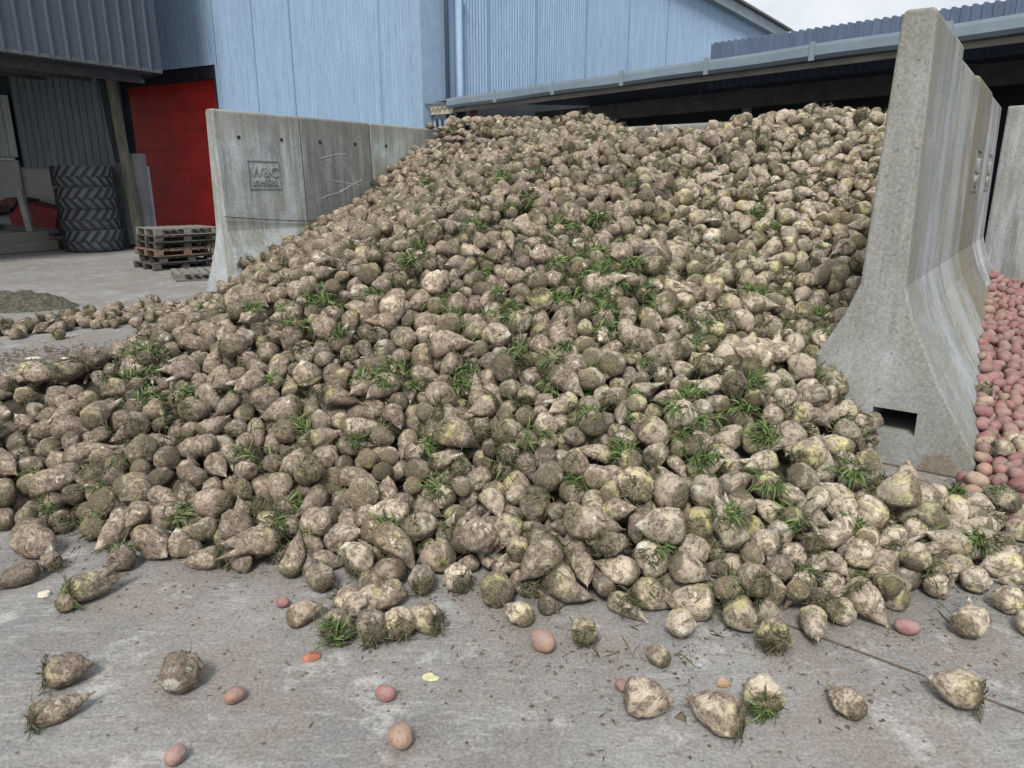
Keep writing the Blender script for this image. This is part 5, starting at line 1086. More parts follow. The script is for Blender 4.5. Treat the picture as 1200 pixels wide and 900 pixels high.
6,58,-135,759,127,27,69,49,9,36,6,612,156,52,68,11,7,55,333,837,223,9,9,10,3,59,-262,562,51,8,71,41,1,48,-129,624,117,55,71,37,1,40,-127,1182,243,68,71,43,9,42,305,758,198,48,2,55,0,32,-104,315,13,5,0,24,
4,43,-175,342,17,68,36,70,3,45,-125,1103,202,12,70,11,3,45,79,529,112,71,40,12,9,42,149,733,180,50,0,43,1,41,12,914,207,13,33,68,8,48,341,765,194,71,44,61,7,57,-81,859,159,1,9,49,2,45,-70,603,135,69,4,17,
1,38,161,811,203,8,66,31,4,43,-55,1115,235,41,0,60,6,54,19,788,186,58,64,4,7,56,-31,935,192,0,11,34,0,38,-148,480,90,44,61,60,4,40,0,621,159,1,37,16,7,56,-21,1059,225,1,27,21,0,43,-85,1125,231,6,36,66,
4,56,114,938,219,5,39,63,4,54,-309,814,49,4,37,4,6,47,-51,842,169,69,65,28,5,30,48,397,65,60,65,12,7,37,204,539,93,61,10,61,0,55,-307,616,32,48,24,71,9,35,-65,587,135,71,31,4,0,32,5,385,54,71,70,41,
4,59,-251,953,99,7,42,71,1,54,236,609,127,36,71,1,3,53,55,609,151,65,2,54,6,31,-118,502,101,34,64,64,2,45,65,690,173,47,1,47,0,33,44,345,44,71,46,58,5,53,-91,755,144,15,69,13,0,54,133,642,150,61,67,59,
2,37,140,429,64,21,66,54,1,55,-116,1060,185,44,67,58,8,59,-114,775,136,38,68,64,2,49,405,850,232,5,0,13,6,30,27,366,47,58,64,15,2,45,-229,395,43,45,67,10,2,38,176,406,47,12,56,19,1,45,189,372,27,7,65,69,
3,54,332,871,232,10,38,2,6,42,192,602,125,66,65,57,6,54,-32,853,178,59,66,6,1,34,-161,364,34,56,1,62,8,39,128,705,171,3,69,67,9,57,-14,1048,221,4,34,9,0,43,108,786,201,54,13,69,1,54,114,992,233,22,70,24,
5,34,183,595,120,18,0,49,1,30,160,748,187,66,71,54,5,37,-299,418,40,55,3,17,1,35,-196,453,67,66,0,48,1,43,-85,379,46,35,0,62,3,45,6,511,117,57,71,39,3,45,19,269,8,67,5,40,5,29,67,630,154,25,8,63,
3,40,269,625,136,19,0,48,1,39,146,437,64,57,6,57,5,44,-85,1150,241,10,0,42,3,38,-174,386,44,52,3,68,1,37,-140,452,80,60,4,55,1,56,-154,675,109,64,69,21,8,45,-144,1134,207,10,37,0,5,44,277,622,131,10,71,42,
8,48,-408,843,5,59,66,23,7,42,152,534,99,36,68,13,4,35,-121,321,17,50,0,70,8,53,-163,1003,145,64,40,1,8,59,219,790,202,66,65,35,5,46,371,840,227,57,0,41,9,42,377,776,205,43,67,53,6,42,-81,1010,186,63,42,65,
3,55,-10,1094,233,3,4,44,2,41,-109,279,5,6,15,1,7,38,238,707,169,15,65,63,4,37,-256,372,26,18,0,44,0,45,-152,367,39,49,60,4,2,30,35,320,32,21,71,61,7,48,35,735,190,51,13,60,3,42,259,531,103,48,2,14,
9,47,-75,1095,218,33,0,18,4,55,218,766,190,60,70,19,3,48,-49,599,139,8,70,69,6,35,152,483,81,16,68,51,5,40,155,746,183,58,65,25,5,43,-99,723,137,70,67,45,1,30,340,782,206,69,69,44,0,32,-210,380,37,9,0,1,
7,38,-236,888,103,2,58,29,4,44,-90,1090,209,51,0,46,0,58,-91,944,168,43,64,60,7,39,255,598,119,33,1,17,5,32,354,729,190,62,68,45,8,51,-502,903,6,69,67,71,4,54,-205,1005,130,46,70,54,3,49,5,1120,246,9,0,64,
3,38,-87,453,85,0,2,7,8,58,-231,1012,117,15,41,3,6,36,-30,595,145,64,1,25,4,29,205,673,155,47,1,59,0,40,144,488,84,8,65,5,7,38,111,691,167,47,68,24,0,36,-155,378,42,49,66,65,7,33,-38,559,136,1,44,3,
7,42,-106,1015,176,14,70,27,0,35,-317,876,67,61,64,31,1,59,-176,634,94,65,60,12,0,48,-112,569,120,64,70,55,4,43,30,711,179,13,39,67,8,42,-211,825,101,56,66,6,2,59,10,883,197,13,67,30,8,36,109,663,160,67,71,46,
7,36,-53,587,136,2,4,28,2,54,-36,795,172,56,49,1,2,55,119,1026,241,46,68,71,2,38,186,753,191,13,59,7,7,32,79,600,138,6,4,63,8,56,104,953,225,66,65,39,8,44,-117,629,119,14,45,67,7,59,-51,1010,195,67,5,69,
8,57,-156,584,105,22,67,57,6,35,27,842,201,69,67,42,8,40,-147,328,16,28,60,7,9,45,-82,333,22,30,1,68,7,41,-196,531,79,56,2,5,1,36,249,636,135,3,68,31,8,47,-509,796,6,6,69,60,4,52,-464,821,4,38,70,63,
2,42,-89,369,42,13,47,1,6,45,-45,726,158,8,40,6,2,43,262,816,210,51,16,11,3,52,-451,882,6,24,68,8,9,50,-502,802,5,12,70,63,7,38,331,687,160,9,70,61,8,54,-215,690,83,35,61,70,2,56,111,774,195,55,59,5,
9,39,183,380,35,49,11,68,3,38,299,723,179,7,10,44,1,48,293,824,216,11,0,42,5,42,-533,799,9,0,67,68,6,49,-419,891,5,11,1,68,5,35,-64,287,5,68,44,58,8,53,347,851,229,55,69,41,3,39,-57,504,111,1,4,57,
4,54,224,839,211,7,38,13,0,41,332,720,177,15,65,41,1,32,-212,357,20,19,71,18,9,36,-43,476,97,60,36,2,9,31,75,429,80,52,70,0,8,34,164,280,10,7,36,10,7,45,198,810,206,19,5,53,5,47,-89,1048,197,30,0,60,
8,35,61,551,128,48,71,62,9,38,262,711,172,13,1,52,9,47,-112,1097,203,12,28,10,9,41,26,751,188,43,70,0,3,40,169,744,186,59,1,16,4,57,-213,1022,131,28,69,21,3,48,0,695,168,65,71,30,6,42,-68,445,81,57,1,42,
0,38,76,702,175,66,44,65,3,53,-38,712,162,1,1,27,1,49,-75,1135,239,57,0,19,0,32,-18,468,97,23,2,62,3,41,-33,527,120,1,2,41,6,56,51,499,111,9,69,2,1,43,-511,814,6,59,31,5,9,41,-439,841,5,5,70,21,
8,54,-21,948,196,61,42,10,0,42,-62,382,50,66,6,46,9,54,42,562,131,57,42,71,1,37,143,699,167,18,69,44,9,44,-197,481,69,5,39,71,4,46,90,790,195,66,45,6,0,38,27,284,19,25,1,56,8,31,162,453,64,55,69,66,
0,44,121,616,141,2,27,55,9,53,250,762,187,61,62,24,3,53,-362,838,26,0,1,41,7,37,70,493,103,9,65,11,7,54,-264,729,63,38,60,4,3,32,-36,382,52,46,71,66,1,33,186,727,182,58,60,60,5,54,209,744,183,70,25,65,
7,45,249,528,88,5,69,38,6,44,-181,1010,141,58,62,42,3,52,-497,838,5,68,68,57,1,37,-109,370,41,7,37,6,7,38,131,695,166,10,4,61,1,47,-85,1069,200,61,3,48,6,32,82,803,201,58,52,58,9,40,281,759,200,44,70,9,
0,56,-173,555,86,9,6,11,5,38,12,639,164,16,4,52,8,44,282,788,209,21,66,48,3,39,215,531,95,27,62,64,9,54,-435,879,6,5,70,43,4,30,-45,554,130,34,68,0,5,59,99,737,185,39,71,53,4,48,-58,1041,203,5,34,9,
4,53,-268,878,86,52,1,49,7,54,149,944,217,58,2,25,5,47,43,612,147,68,5,64,3,37,311,776,201,2,65,25,6,46,217,605,120,64,11,10,4,57,-261,842,83,11,71,4,9,55,137,482,88,71,36,59,9,57,-211,995,120,64,67,44,
4,37,-121,318,10,67,3,55,6,39,-44,464,95,55,0,23,6,56,-269,749,63,0,41,66,6,58,-52,1145,247,65,71,35,4,40,-11,355,39,42,2,63,9,58,-208,535,74,44,66,8,7,55,17,809,191,41,57,6,4,53,-166,1106,179,52,60,18,
6,42,143,742,184,1,32,10,8,45,173,276,6,68,0,71,6,33,-16,303,13,53,70,59,6,40,318,829,219,3,66,46,8,36,330,817,218,24,51,7,1,45,73,538,117,52,71,71,2,35,-51,494,105,68,71,71,2,56,-247,960,110,59,70,67,
6,45,-312,439,25,8,70,16,7,45,-254,700,62,58,69,20,7,45,35,365,51,57,70,16,2,42,116,721,178,1,64,30,7,46,41,800,198,68,54,17,2,58,63,1033,237,49,7,57,9,34,-9,448,90,57,9,5,0,41,-3,330,28,12,69,68,
3,44,-149,1128,200,58,69,30,1,42,133,557,112,5,66,39,6,57,-300,818,56,1,0,67,4,45,-194,1028,143,61,40,63,9,29,-164,384,43,21,5,45,1,47,301,702,173,9,43,16,3,51,-15,1130,246,50,0,65,5,58,-272,837,71,71,69,41,
1,33,-5,403,63,10,65,4,0,44,206,703,161,3,4,51,5,44,380,854,232,58,71,42,5,58,-220,867,103,63,31,64,2,53,-234,990,117,44,69,22,1,54,-432,946,4,4,71,71,4,44,315,857,231,30,69,16,0,57,-186,671,98,4,32,12,
6,38,45,475,105,45,0,58,9,45,-193,1074,157,68,0,50,4,42,121,438,74,5,2,65,8,56,271,604,118,15,2,31,9,43,-518,783,6,4,3,49,5,38,-85,1105,220,22,0,19,6,34,2,399,60,3,4,51,2,39,145,360,47,9,68,12,
3,43,198,613,128,19,2,8,1,40,-2,1108,239,9,70,68,6,42,-174,1025,146,68,53,19,0,30,182,582,113,8,64,59,4,31,269,736,182,28,68,20,7,42,400,865,234,13,0,22,5,38,-23,366,46,5,7,43,7,34,36,665,167,71,70,67,
4,53,243,784,203,62,68,53,9,58,-139,900,138,60,68,1,5,46,-114,1009,169,7,0,40,1,32,168,473,70,14,0,58,4,33,45,738,190,2,34,57,3,43,152,630,144,14,4,25,8,47,-268,948,95,23,62,62,7,47,32,1089,241,58,2,43,
0,37,74,552,125,0,70,5,6,47,-84,1026,189,5,1,46,3,44,-65,1105,227,24,0,23,7,37,-193,376,36,32,67,13,3,38,221,686,161,4,42,61,1,45,249,851,223,2,67,52,9,44,84,782,195,11,64,47,7,35,-253,329,11,20,61,71,
9,32,-303,446,25,54,2,57,9,43,-50,1100,228,6,0,60,7,43,151,386,43,26,7,14,9,43,133,729,179,68,67,10,5,38,-11,643,159,60,63,25,5,38,81,626,150,4,68,34,6,47,311,661,152,71,0,41,3,54,-330,629,22,19,0,24,
6,43,49,920,218,68,66,49,5,36,185,434,62,70,60,53,8,52,-20,1105,236,54,0,33,2,47,380,865,235,52,0,21,4,39,-76,496,103,48,63,17,1,46,-53,458,92,4,9,32,1,40,199,488,73,3,4,52,4,56,-247,822,82,61,65,36,
0,42,102,623,143,20,1,59,3,59,-355,728,18,30,1,50,6,45,-445,899,6,4,4,47,0,42,-168,498,82,54,6,59,9,39,-75,471,95,3,48,47,9,41,162,271,7,23,5,26,7,37,323,726,178,6,10,30,6,40,375,766,200,58,65,29,
2,55,35,1024,227,59,9,13,9,42,202,637,138,56,2,69,6,39,233,582,111,8,70,26,6,41,-20,1117,240,9,64,6,5,45,206,684,154,28,2,69,0,42,-159,502,84,54,70,25,9,39,-41,623,148,64,53,59,8,36,52,460,97,49,66,15,
2,48,199,725,173,3,35,57,8,42,-57,1126,240,60,4,51,6,54,-305,600,31,5,4,43,1,50,-20,1145,250,64,0,39,3,45,-96,324,13,5,66,34,8,40,61,542,120,70,68,48,1,45,-209,858,106,59,4,46,5,48,-113,986,164,27,63,5,
4,39,-39,1024,205,40,70,18,8,37,2,273,4,66,68,31,7,39,-97,866,155,68,40,55,8,39,87,689,168,41,0,2,1,40,249,564,100,12,30,3,4,30,-305,452,18,49,64,50,4,30,148,498,88,32,69,66,9,36,180,715,179,5,35,59,
2,45,-91,627,130,40,3,6,5,35,23,925,213,68,69,22,5,42,-105,1105,211,50,0,19,5,58,158,641,138,7,6,62,6,44,-202,1033,136,52,71,31,5,42,-53,538,123,63,65,25,4,44,-80,953,174,16,1,41,5,53,158,566,113,9,2,55,
9,30,-20,323,21,37,2,58,1,32,265,682,160,62,6,60,5,52,-503,892,5,14,70,66,5,37,40,643,159,4,68,43,1,36,200,659,140,2,70,0,6,49,-562,770,6,39,68,2,0,44,-141,306,5,5,1,64,6,39,25,591,146,60,63,28,
4,48,123,518,98,71,2,19,3,46,6,954,207,52,71,43,7,46,23,906,206,5,39,8,9,31,58,713,182,46,62,56,4,56,167,723,180,45,1,56,2,33,289,761,195,18,60,2,3,43,-9,299,6,4,65,2,1,41,-68,349,34,22,6,48,
1,36,-128,661,119,23,56,8,6,38,-133,1029,166,58,70,44,9,37,-157,1045,165,0,37,64,7,39,5,458,95,54,71,10,5,43,105,726,179,64,71,43,4,55,166,680,159,65,7,52,2,57,86,742,187,3,67,8,0,57,259,751,185,5,7,7,
2,43,99,783,198,8,43,14,8,31,10,500,111,65,42,70,6,53,-191,984,131,10,29,58,7,31,-49,267,4,6,68,42,8,42,-246,996,112,30,70,21,5,42,-125,989,159,19,9,71,2,57,147,899,209,54,70,39,5,40,167,610,131,5,66,67,
4,39,318,656,151,13,59,47,8,59,227,704,163,70,40,60,9,40,-88,533,114,52,1,56,7,38,-29,1030,207,5,4,13,3,41,39,843,203,55,61,11,9,42,-115,1145,227,27,0,55,9,42,-250,351,14,39,6,4,0,45,93,485,100,14,2,65,
7,42,-32,922,189,13,9,50,9,49,120,1005,233,30,0,70,4,58,-88,1185,251,56,70,44,9,34,-46,456,89,24,68,68,9,40,-46,1017,202,46,7,11,2,40,174,494,79,7,2,44,7,42,-182,519,81,56,47,9,4,29,249,555,98,20,61,60,
4,44,-64,958,179,61,38,7,1,39,9,323,28,67,1,14,4,57,-142,1005,159,62,1,0,9,37,-83,593,130,68,71,2,9,53,284,608,116,33,2,56,2,41,15,340,37,56,31,5,4,42,74,619,149,63,69,54,9,42,288,586,117,70,68,51,
3,48,-535,762,5,24,68,64,2,50,-437,857,5,4,70,45,1,39,87,481,93,57,3,56,7,36,330,763,193,62,13,23,0,46,96,434,77,0,42,13,3,33,234,691,164,70,42,56,4,59,269,651,136,3,40,70,2,33,63,344,51,57,64,58,
9,34,107,483,94,44,70,63,0,56,70,1010,235,66,70,52,6,59,309,616,139,60,65,15,0,46,313,646,148,6,10,20,2,38,-188,367,31,42,67,11,9,34,-66,517,110,37,71,65,2,41,51,711,180,54,15,18,1,44,87,538,112,17,62,22,
2,38,334,712,172,70,63,12,9,40,-325,453,10,2,34,67,8,39,-345,848,41,44,67,18,0,37,235,792,198,1,63,28,1,46,-176,605,97,9,29,61,9,59,-187,973,124,40,60,0,9,37,254,772,198,51,61,70,5,44,-110,1032,178,71,68,26,
9,36,-240,391,36,38,71,69,9,38,-168,347,22,1,4,63,5,40,-151,1085,182,11,42,12,0,40,215,696,166,33,68,58,5,35,-62,805,160,59,71,43,5,57,-39,1097,229,64,5,43,0,42,322,771,196,37,70,67,1,33,233,784,194,8,66,37,
3,48,329,826,220,40,9,1,4,34,-190,360,26,4,71,38,7,59,-140,816,131,10,66,37,1,44,49,836,202,22,0,51,8,57,-195,680,90,6,62,37,8,44,-30,1135,247,45,0,60,4,29,-202,434,62,8,68,33,9,43,-89,413,61,30,69,0,
0,38,-8,312,16,16,61,3,6,43,145,758,187,59,0,55,0,40,365,812,214,4,2,67,8,47,-245,631,62,22,49,7,8,43,-16,713,163,54,66,57,1,38,-79,880,165,67,66,25,2,45,83,444,85,66,47,13,6,41,286,685,158,60,3,21,
3,51,-420,878,5,59,70,42,0,43,-154,1109,187,14,0,7,5,36,-45,1121,239,68,70,65,6,38,-102,417,63,65,63,21,6,38,-129,1091,190,12,35,69,1,44,262,635,135,63,65,27,0,44,31,989,219,19,67,13,2,48,-108,707,133,69,70,62,
0,42,-27,473,100,21,67,26,1,46,14,710,175,16,63,0,0,56,34,767,192,71,42,11,8,44,-5,857,191,19,67,25,0,45,10,595,152,58,0,66,2,37,-43,284,6,68,70,46,3,56,72,589,131,8,69,7,0,40,314,802,206,52,66,68,
0,43,-225,523,62,1,39,1,7,39,-11,691,163,45,71,12,5,36,-45,647,149,11,38,5,3,48,-453,861,5,41,70,9,3,48,-287,479,16,67,62,61,0,45,28,355,47,68,6,12,4,36,272,764,197,4,0,66,0,38,370,753,200,41,66,67,
8,45,-5,1140,249,70,0,9,7,35,-169,362,32,0,5,14,9,45,-61,523,116,2,1,65,0,36,32,472,102,34,0,66,2,45,-156,949,138,22,0,16,9,31,152,692,162,12,1,52,2,39,221,478,75,68,4,48,0,36,-40,592,143,67,6,49,
6,36,83,682,166,34,1,62,5,57,125,741,183,6,0,65,5,47,327,700,166,71,0,59,3,35,-52,436,77,9,65,6,3,45,-96,1078,200,52,70,63,2,56,-66,761,155,63,15,16,4,44,-10,702,164,16,33,5,9,36,133,754,191,1,36,66,
3,49,-458,896,6,22,67,24,6,33,23,498,112,60,38,6,9,41,98,1011,235,19,67,70,0,36,-101,1092,205,33,1,61,1,47,109,763,192,69,68,0,9,35,395,805,219,53,69,15,7,33,-198,369,30,2,4,70,1,42,2,683,168,2,34,70,
0,45,-245,326,7,5,29,10,1,45,-37,955,186,59,65,33,6,40,89,514,104,69,69,7,7,33,136,594,123,17,0,47,6,44,-241,592,60,1,1,31,1,37,-186,323,3,4,0,39,9,42,-182,317,4,46,71,2,9,47,-157,346,25,17,66,27,
1,40,109,678,159,71,66,37,4,38,-61,1018,193,11,50,7,5,34,-23,492,108,38,66,2,6,43,206,799,206,70,4,8,0,30,43,765,195,39,71,14,7,45,156,822,205,3,2,38,8,45,-462,845,5,41,69,55,8,41,-110,1120,217,71,0,63,
8,37,-229,443,56,61,62,53,5,55,-215,779,90,7,65,49,6,29,-90,474,91,63,70,37,1,43,11,365,45,7,1,39,6,47,2,1049,223,63,69,2,6,40,218,549,91,22,70,26,6,29,-151,440,71,2,2,61,3,41,171,767,193,70,68,52,
8,39,-147,1117,195,10,0,55,4,40,38,1011,226,70,37,14,9,44,-217,617,69,2,39,1,6,56,-149,733,117,55,65,12,4,39,-52,443,83,61,2,36,5,53,38,917,212,3,69,1,9,53,-319,837,48,2,36,7,7,39,47,702,178,3,64,43,
2,38,155,430,60,60,6,28,4,53,-146,718,116,9,71,36,7,42,368,856,232,5,67,24,9,39,-270,940,91,0,67,54,2,53,-170,875,121,71,69,48,9,36,5,1098,237,62,6,51,6,44,-483,808,5,61,69,64,0,47,-125,1135,216,63,0,55,
7,54,-227,372,30,17,68,5,2,59,54,779,192,58,2,23,6,46,-304,432,41,70,40,18,2,49,-263,343,19,52,7,67,9,31,149,404,51,44,69,8,6,54,288,877,226,13,0,56,1,39,-157,1039,161,4,3,69,0,30,-239,332,3,63,71,64,
5,55,-253,712,64,68,0,66,7,55,-162,1018,150,66,67,47,4,39,-106,599,124,28,66,19,5,39,-321,428,27,1,41,11,4,47,-52,996,191,69,42,14,6,42,179,774,199,2,67,3,7,37,216,596,120,60,71,45,1,39,-146,1104,187,10,64,12,
8,35,-91,552,115,66,32,0,8,53,305,714,171,4,45,64,4,30,-272,355,22,25,67,58,7,33,-197,348,17,10,33,1,0,48,98,594,127,53,32,0,7,56,190,633,132,59,67,40,3,42,-132,1112,204,58,0,14,7,40,244,703,161,62,67,44,
6,42,-42,747,165,0,2,19,8,38,225,825,210,59,0,60,5,34,-125,1096,195,12,37,67,7,34,292,698,170,59,62,54,2,41,-118,951,157,71,34,65,9,35,296,767,196,28,64,60,4,44,69,464,95,65,39,71,0,47,232,506,77,44,66,55,
7,45,-221,1014,124,13,4,59,9,35,-27,549,132,2,65,30,0,45,79,754,190,7,39,67,9,43,187,569,112,47,71,67,1,36,-104,351,31,59,70,16,6,45,-67,640,139,68,66,61,5,49,-143,622,110,4,1,22,7,48,157,359,43,50,62,19,
8,58,296,658,144,17,2,69,5,32,225,549,97,39,71,62,5,42,-43,659,151,6,0,54,4,36,-13,773,176,6,2,41,1,56,243,628,129,5,34,65,9,45,-47,877,175,11,36,67,2,42,-75,1165,248,41,0,2,8,39,-223,349,13,58,6,45,
1,36,-130,327,18,7,41,70,2,56,282,811,210,56,4,44,2,58,10,1062,227,32,62,70,0,59,-200,933,117,41,6,57,1,44,-137,1035,167,14,2,41,3,44,23,1000,219,0,2,34,3,42,52,954,224,4,0,37,9,46,190,561,105,2,34,0,
4,43,359,879,236,61,69,66,3,29,168,486,80,14,62,14,4,48,145,1040,231,39,0,61,6,38,97,1001,233,4,38,14,2,35,-155,1122,193,9,71,7,3,48,233,322,5,5,0,34,4,44,207,770,193,9,1,27,3,34,155,521,99,15,0,20,
0,43,95,1035,240,27,0,47,8,39,-109,324,15,68,4,24,8,33,-33,535,124,54,70,43,0,29,-17,315,17,29,4,66,7,44,-27,636,150,0,30,61,9,42,4,719,174,19,4,60,7,43,80,476,96,1,32,68,6,56,69,608,137,9,65,16,
9,41,210,285,4,62,69,53,1,39,-312,859,58,0,0,14,6,54,-175,1095,168,71,32,14,2,56,-256,451,46,30,13,67,7,42,15,1033,224,12,2,7,5,45,163,776,200,16,2,16,0,38,178,563,109,48,68,10,6,34,-131,1123,207,7,68,32,
5,33,-62,1077,210,67,67,28,2,55,-22,1052,213,44,4,67,7,45,-258,479,45,25,10,60,8,42,-80,516,111,44,69,64,4,40,-106,797,140,9,40,63,9,55,148,598,129,52,71,6,8,38,189,470,63,13,59,17,3,41,-38,1014,197,67,65,49,
5,33,26,663,167,65,3,52,5,44,90,639,153,50,0,45,8,41,44,692,175,26,70,69,8,57,142,647,143,9,0,66,7,44,346,804,210,50,64,12,2,39,-178,1093,179,69,35,63,3,54,341,687,171,54,64,54,7,29,-19,423,77,5,1,61,
9,40,9,688,172,47,67,50,5,40,47,860,207,16,0,42,6,39,203,629,130,8,64,47,5,57,78,1032,235,71,68,66,4,38,154,278,9,9,43,7,5,58,296,679,152,64,68,19,6,47,17,767,182,13,2,44,9,46,-204,783,95,57,64,45,
4,42,-185,1024,146,31,70,52,8,58,-164,937,129,70,39,5,6,44,-26,1092,233,30,3,19,8,35,150,269,7,56,6,7,9,34,-161,1092,180,46,71,26,9,48,-475,836,6,31,3,68,8,40,-36,629,147,8,15,18,0,35,0,306,13,56,4,61,
4,40,30,548,129,66,35,11,7,39,32,623,154,12,1,69,7,54,227,655,140,53,2,40,4,46,235,847,215,7,68,52,8,37,257,802,203,63,38,5,9,48,314,787,202,70,3,63,7,53,-204,902,109,15,4,21,2,42,-27,1041,210,1,66,33,
2,45,46,636,156,54,4,56,9,43,74,579,131,37,5,68,2,54,67,715,180,66,66,36,0,59,73,926,223,1,64,61,4,33,-161,1119,191,56,70,51,1,35,-48,1066,211,52,71,47,7,32,78,711,177,2,4,5,8,38,154,702,166,69,39,8,
5,37,60,913,218,14,3,63,3,38,13,493,108,61,70,36,7,43,57,656,161,49,68,46,0,41,-123,1082,189,39,67,68,8,38,129,504,93,2,59,53,6,36,273,786,203,9,3,65,0,41,-167,578,97,13,4,44,1,30,-38,1043,210,6,71,59,
3,46,13,847,191,55,71,25,5,53,-40,809,171,7,35,1,6,48,21,836,196,30,1,60,3,41,101,928,218,6,0,67,2,34,231,680,156,68,62,71,3,41,-549,768,4,70,68,59,6,41,15,358,43,10,69,71,8,39,341,724,178,8,70,60,
8,59,-300,857,59,53,27,6,4,38,-47,770,163,1,41,59,1,56,141,393,53,65,64,23,8,43,-241,831,83,29,62,68,5,37,247,743,182,67,4,17,2,38,-66,313,15,11,70,64,7,44,-490,967,6,23,3,63,3,43,-59,1064,207,54,28,5,
9,33,-30,393,65,10,44,65,9,30,98,456,85,9,47,13,2,42,135,1030,234,62,0,42,9,44,400,835,228,52,0,24,3,41,165,607,118,53,70,40,6,40,192,713,168,45,67,7,2,35,-175,310,7,62,30,6,3,45,316,759,192,16,1,10,
1,38,406,825,224,66,68,34,3,38,-233,846,93,71,36,14,3,44,-185,1045,147,57,8,9,9,33,-20,738,164,28,6,7,8,58,-158,784,121,70,0,13,1,40,-145,1045,165,11,70,51,9,44,-290,380,36,28,0,66,3,32,-19,266,3,67,69,4,
9,36,92,264,12,34,1,62,7,56,119,425,67,60,70,54,8,59,226,722,173,60,15,60,4,42,327,747,187,66,69,34,9,45,-189,865,114,8,69,14,3,59,-118,585,114,16,66,27,4,45,-220,915,104,8,67,32,2,54,-69,690,143,70,45,9,
4,33,-5,1126,244,68,35,13,7,34,166,833,207,27,4,17,1,44,40,1049,236,42,70,18,5,44,50,1100,245,55,0,45,3,57,61,592,137,28,4,51,5,39,180,300,9,4,68,6,2,44,311,838,223,8,0,24,6,36,350,762,194,26,67,12,
3,30,-217,330,12,56,1,23,5,47,-200,828,104,9,2,17,1,32,-15,403,62,9,66,4,3,41,90,567,127,52,66,18,4,47,-177,827,111,62,45,10,5,45,91,799,198,61,26,5,6,46,283,572,113,23,63,5,0,45,292,625,133,31,69,13,
1,38,164,760,186,5,65,14,0,41,-234,381,33,65,10,47,9,40,114,561,115,44,3,4,1,42,194,524,84,64,21,71,2,34,255,536,89,18,5,70,2,44,-198,842,107,9,43,58,3,48,-132,669,115,60,45,10,8,35,-68,1071,206,8,69,60,
1,48,55,793,197,6,71,64,1,49,241,735,179,27,6,6,4,40,-290,898,73,19,69,42,0,38,3,471,99,65,4,50,2,55,5,871,193,24,67,20,8,46,-61,594,134,54,68,24,0,36,-31,1107,235,21,66,69,3,42,37,631,158,2,3,19,
4,55,233,667,147,21,70,20,6,39,-208,970,118,59,63,24,6,46,92,613,141,4,1,0,3,39,181,685,164,54,0,22,0,58,-381,850,17,38,68,12,8,45,86,762,192,0,70,22,5,40,190,799,203,67,67,44,7,46,-444,922,6,23,1,49,
3,59,-385,789,7,5,40,1,2,41,-200,341,12,18,5,68,0,59,97,447,81,8,71,52,8,57,136,444,66,70,69,24,9,32,16,613,153,26,0,50,5,36,10,305,17,54,69,61,3,41,388,795,211,17,6,43,8,31,-140,1123,203,62,70,3,
3,41,-100,589,124,20,2,42,2,55,-8,983,208,0,2,46,1,38,196,393,26,3,2,63,4,36,236,718,177,51,68,24,7,34,382,801,212,60,58,11,1,46,-542,799,5,24,67,56,7,52,20,1115,246,4,0,3,7,31,-152,311,4,66,70,15,
2,57,-3,1032,212,25,69,13,8,47,17,731,178,44,68,57,6,49,-327,731,29,0,71,43,3,31,-115,463,88,8,6,66,9,47,155,680,157,55,0,50,3,47,180,659,145,22,67,5,4,57,-256,580,47,63,70,39,6,34,107,747,190,70,71,34,
3,36,244,550,97,1,1,64,3,44,304,669,157,15,33,2,4,45,-31,737,164,66,36,61,3,47,94,630,147,64,71,51,8,52,130,1050,239,66,0,54,0,39,23,702,176,43,66,64,5,53,347,736,185,16,63,14,8,46,-465,873,5,40,67,12,
4,42,80,503,104,61,3,49,5,41,99,538,111,57,67,1,2,40,204,529,89,68,63,32,6,31,324,740,183,37,2,60,0,53,-278,435,43,53,70,52,8,53,-267,961,96,46,65,53,5,40,-274,671,51,11,38,71,4,46,111,978,228,12,66,33,
0,43,210,774,199,8,70,18,4,53,-347,784,25,61,70,45,1,31,145,516,98,69,12,25,0,48,35,1100,243,9,0,31,0,49,-335,463,5,59,71,43,2,36,-167,487,80,49,9,0,3,44,-19,393,59,45,1,71,3,41,20,744,181,31,64,4,
9,48,21,753,182,64,1,34,1,37,184,807,202,25,66,21,4,58,-340,646,14,4,35,63,4,59,-288,705,45,51,1,54,1,40,-73,578,129,59,1,4,6,37,220,671,148,57,0,12,4,37,-281,845,65,1,45,9,3,38,-17,933,194,52,1,39,
6,39,217,516,81,8,2,21,9,29,327,803,215,57,3,55,0,30,258,583,111,67,3,50,9,39,-2,372,48,11,68,69,1,57,91,550,116,21,61,23,6,40,57,857,208,61,0,3,7,41,265,775,193,23,7,51,5,57,180,859,207,12,19,60,
7,44,-240,346,9,20,66,64,5,39,-108,1087,198,7,64,4,4,29,16,298,13,64,32,2,2,45,86,940,223,13,71,28,7,32,225,778,193,6,9,20,7,35,-69,1043,198,37,5,7,6,37,-2,633,160,59,4,39,8,52,-508,837,5,69,41,19,
1,33,-123,1121,213,47,3,19,5,31,-58,373,46,26,70,65,1,48,392,823,225,44,5,59,7,40,-215,457,61,68,4,19,3,31,-43,504,108,14,68,13,6,41,110,489,91,58,42,66,7,39,177,791,198,71,65,0,7,41,-187,501,81,30,2,2,
5,46,-52,698,153,8,2,24,4,38,-339,451,5,28,68,68,3,54,-97,957,166,13,70,31,8,35,-114,1080,193,47,6,4,1,37,28,599,148,49,69,25,8,47,239,694,157,69,1,67,2,41,-104,1073,198,67,36,59,8,41,76,767,195,45,0,49,
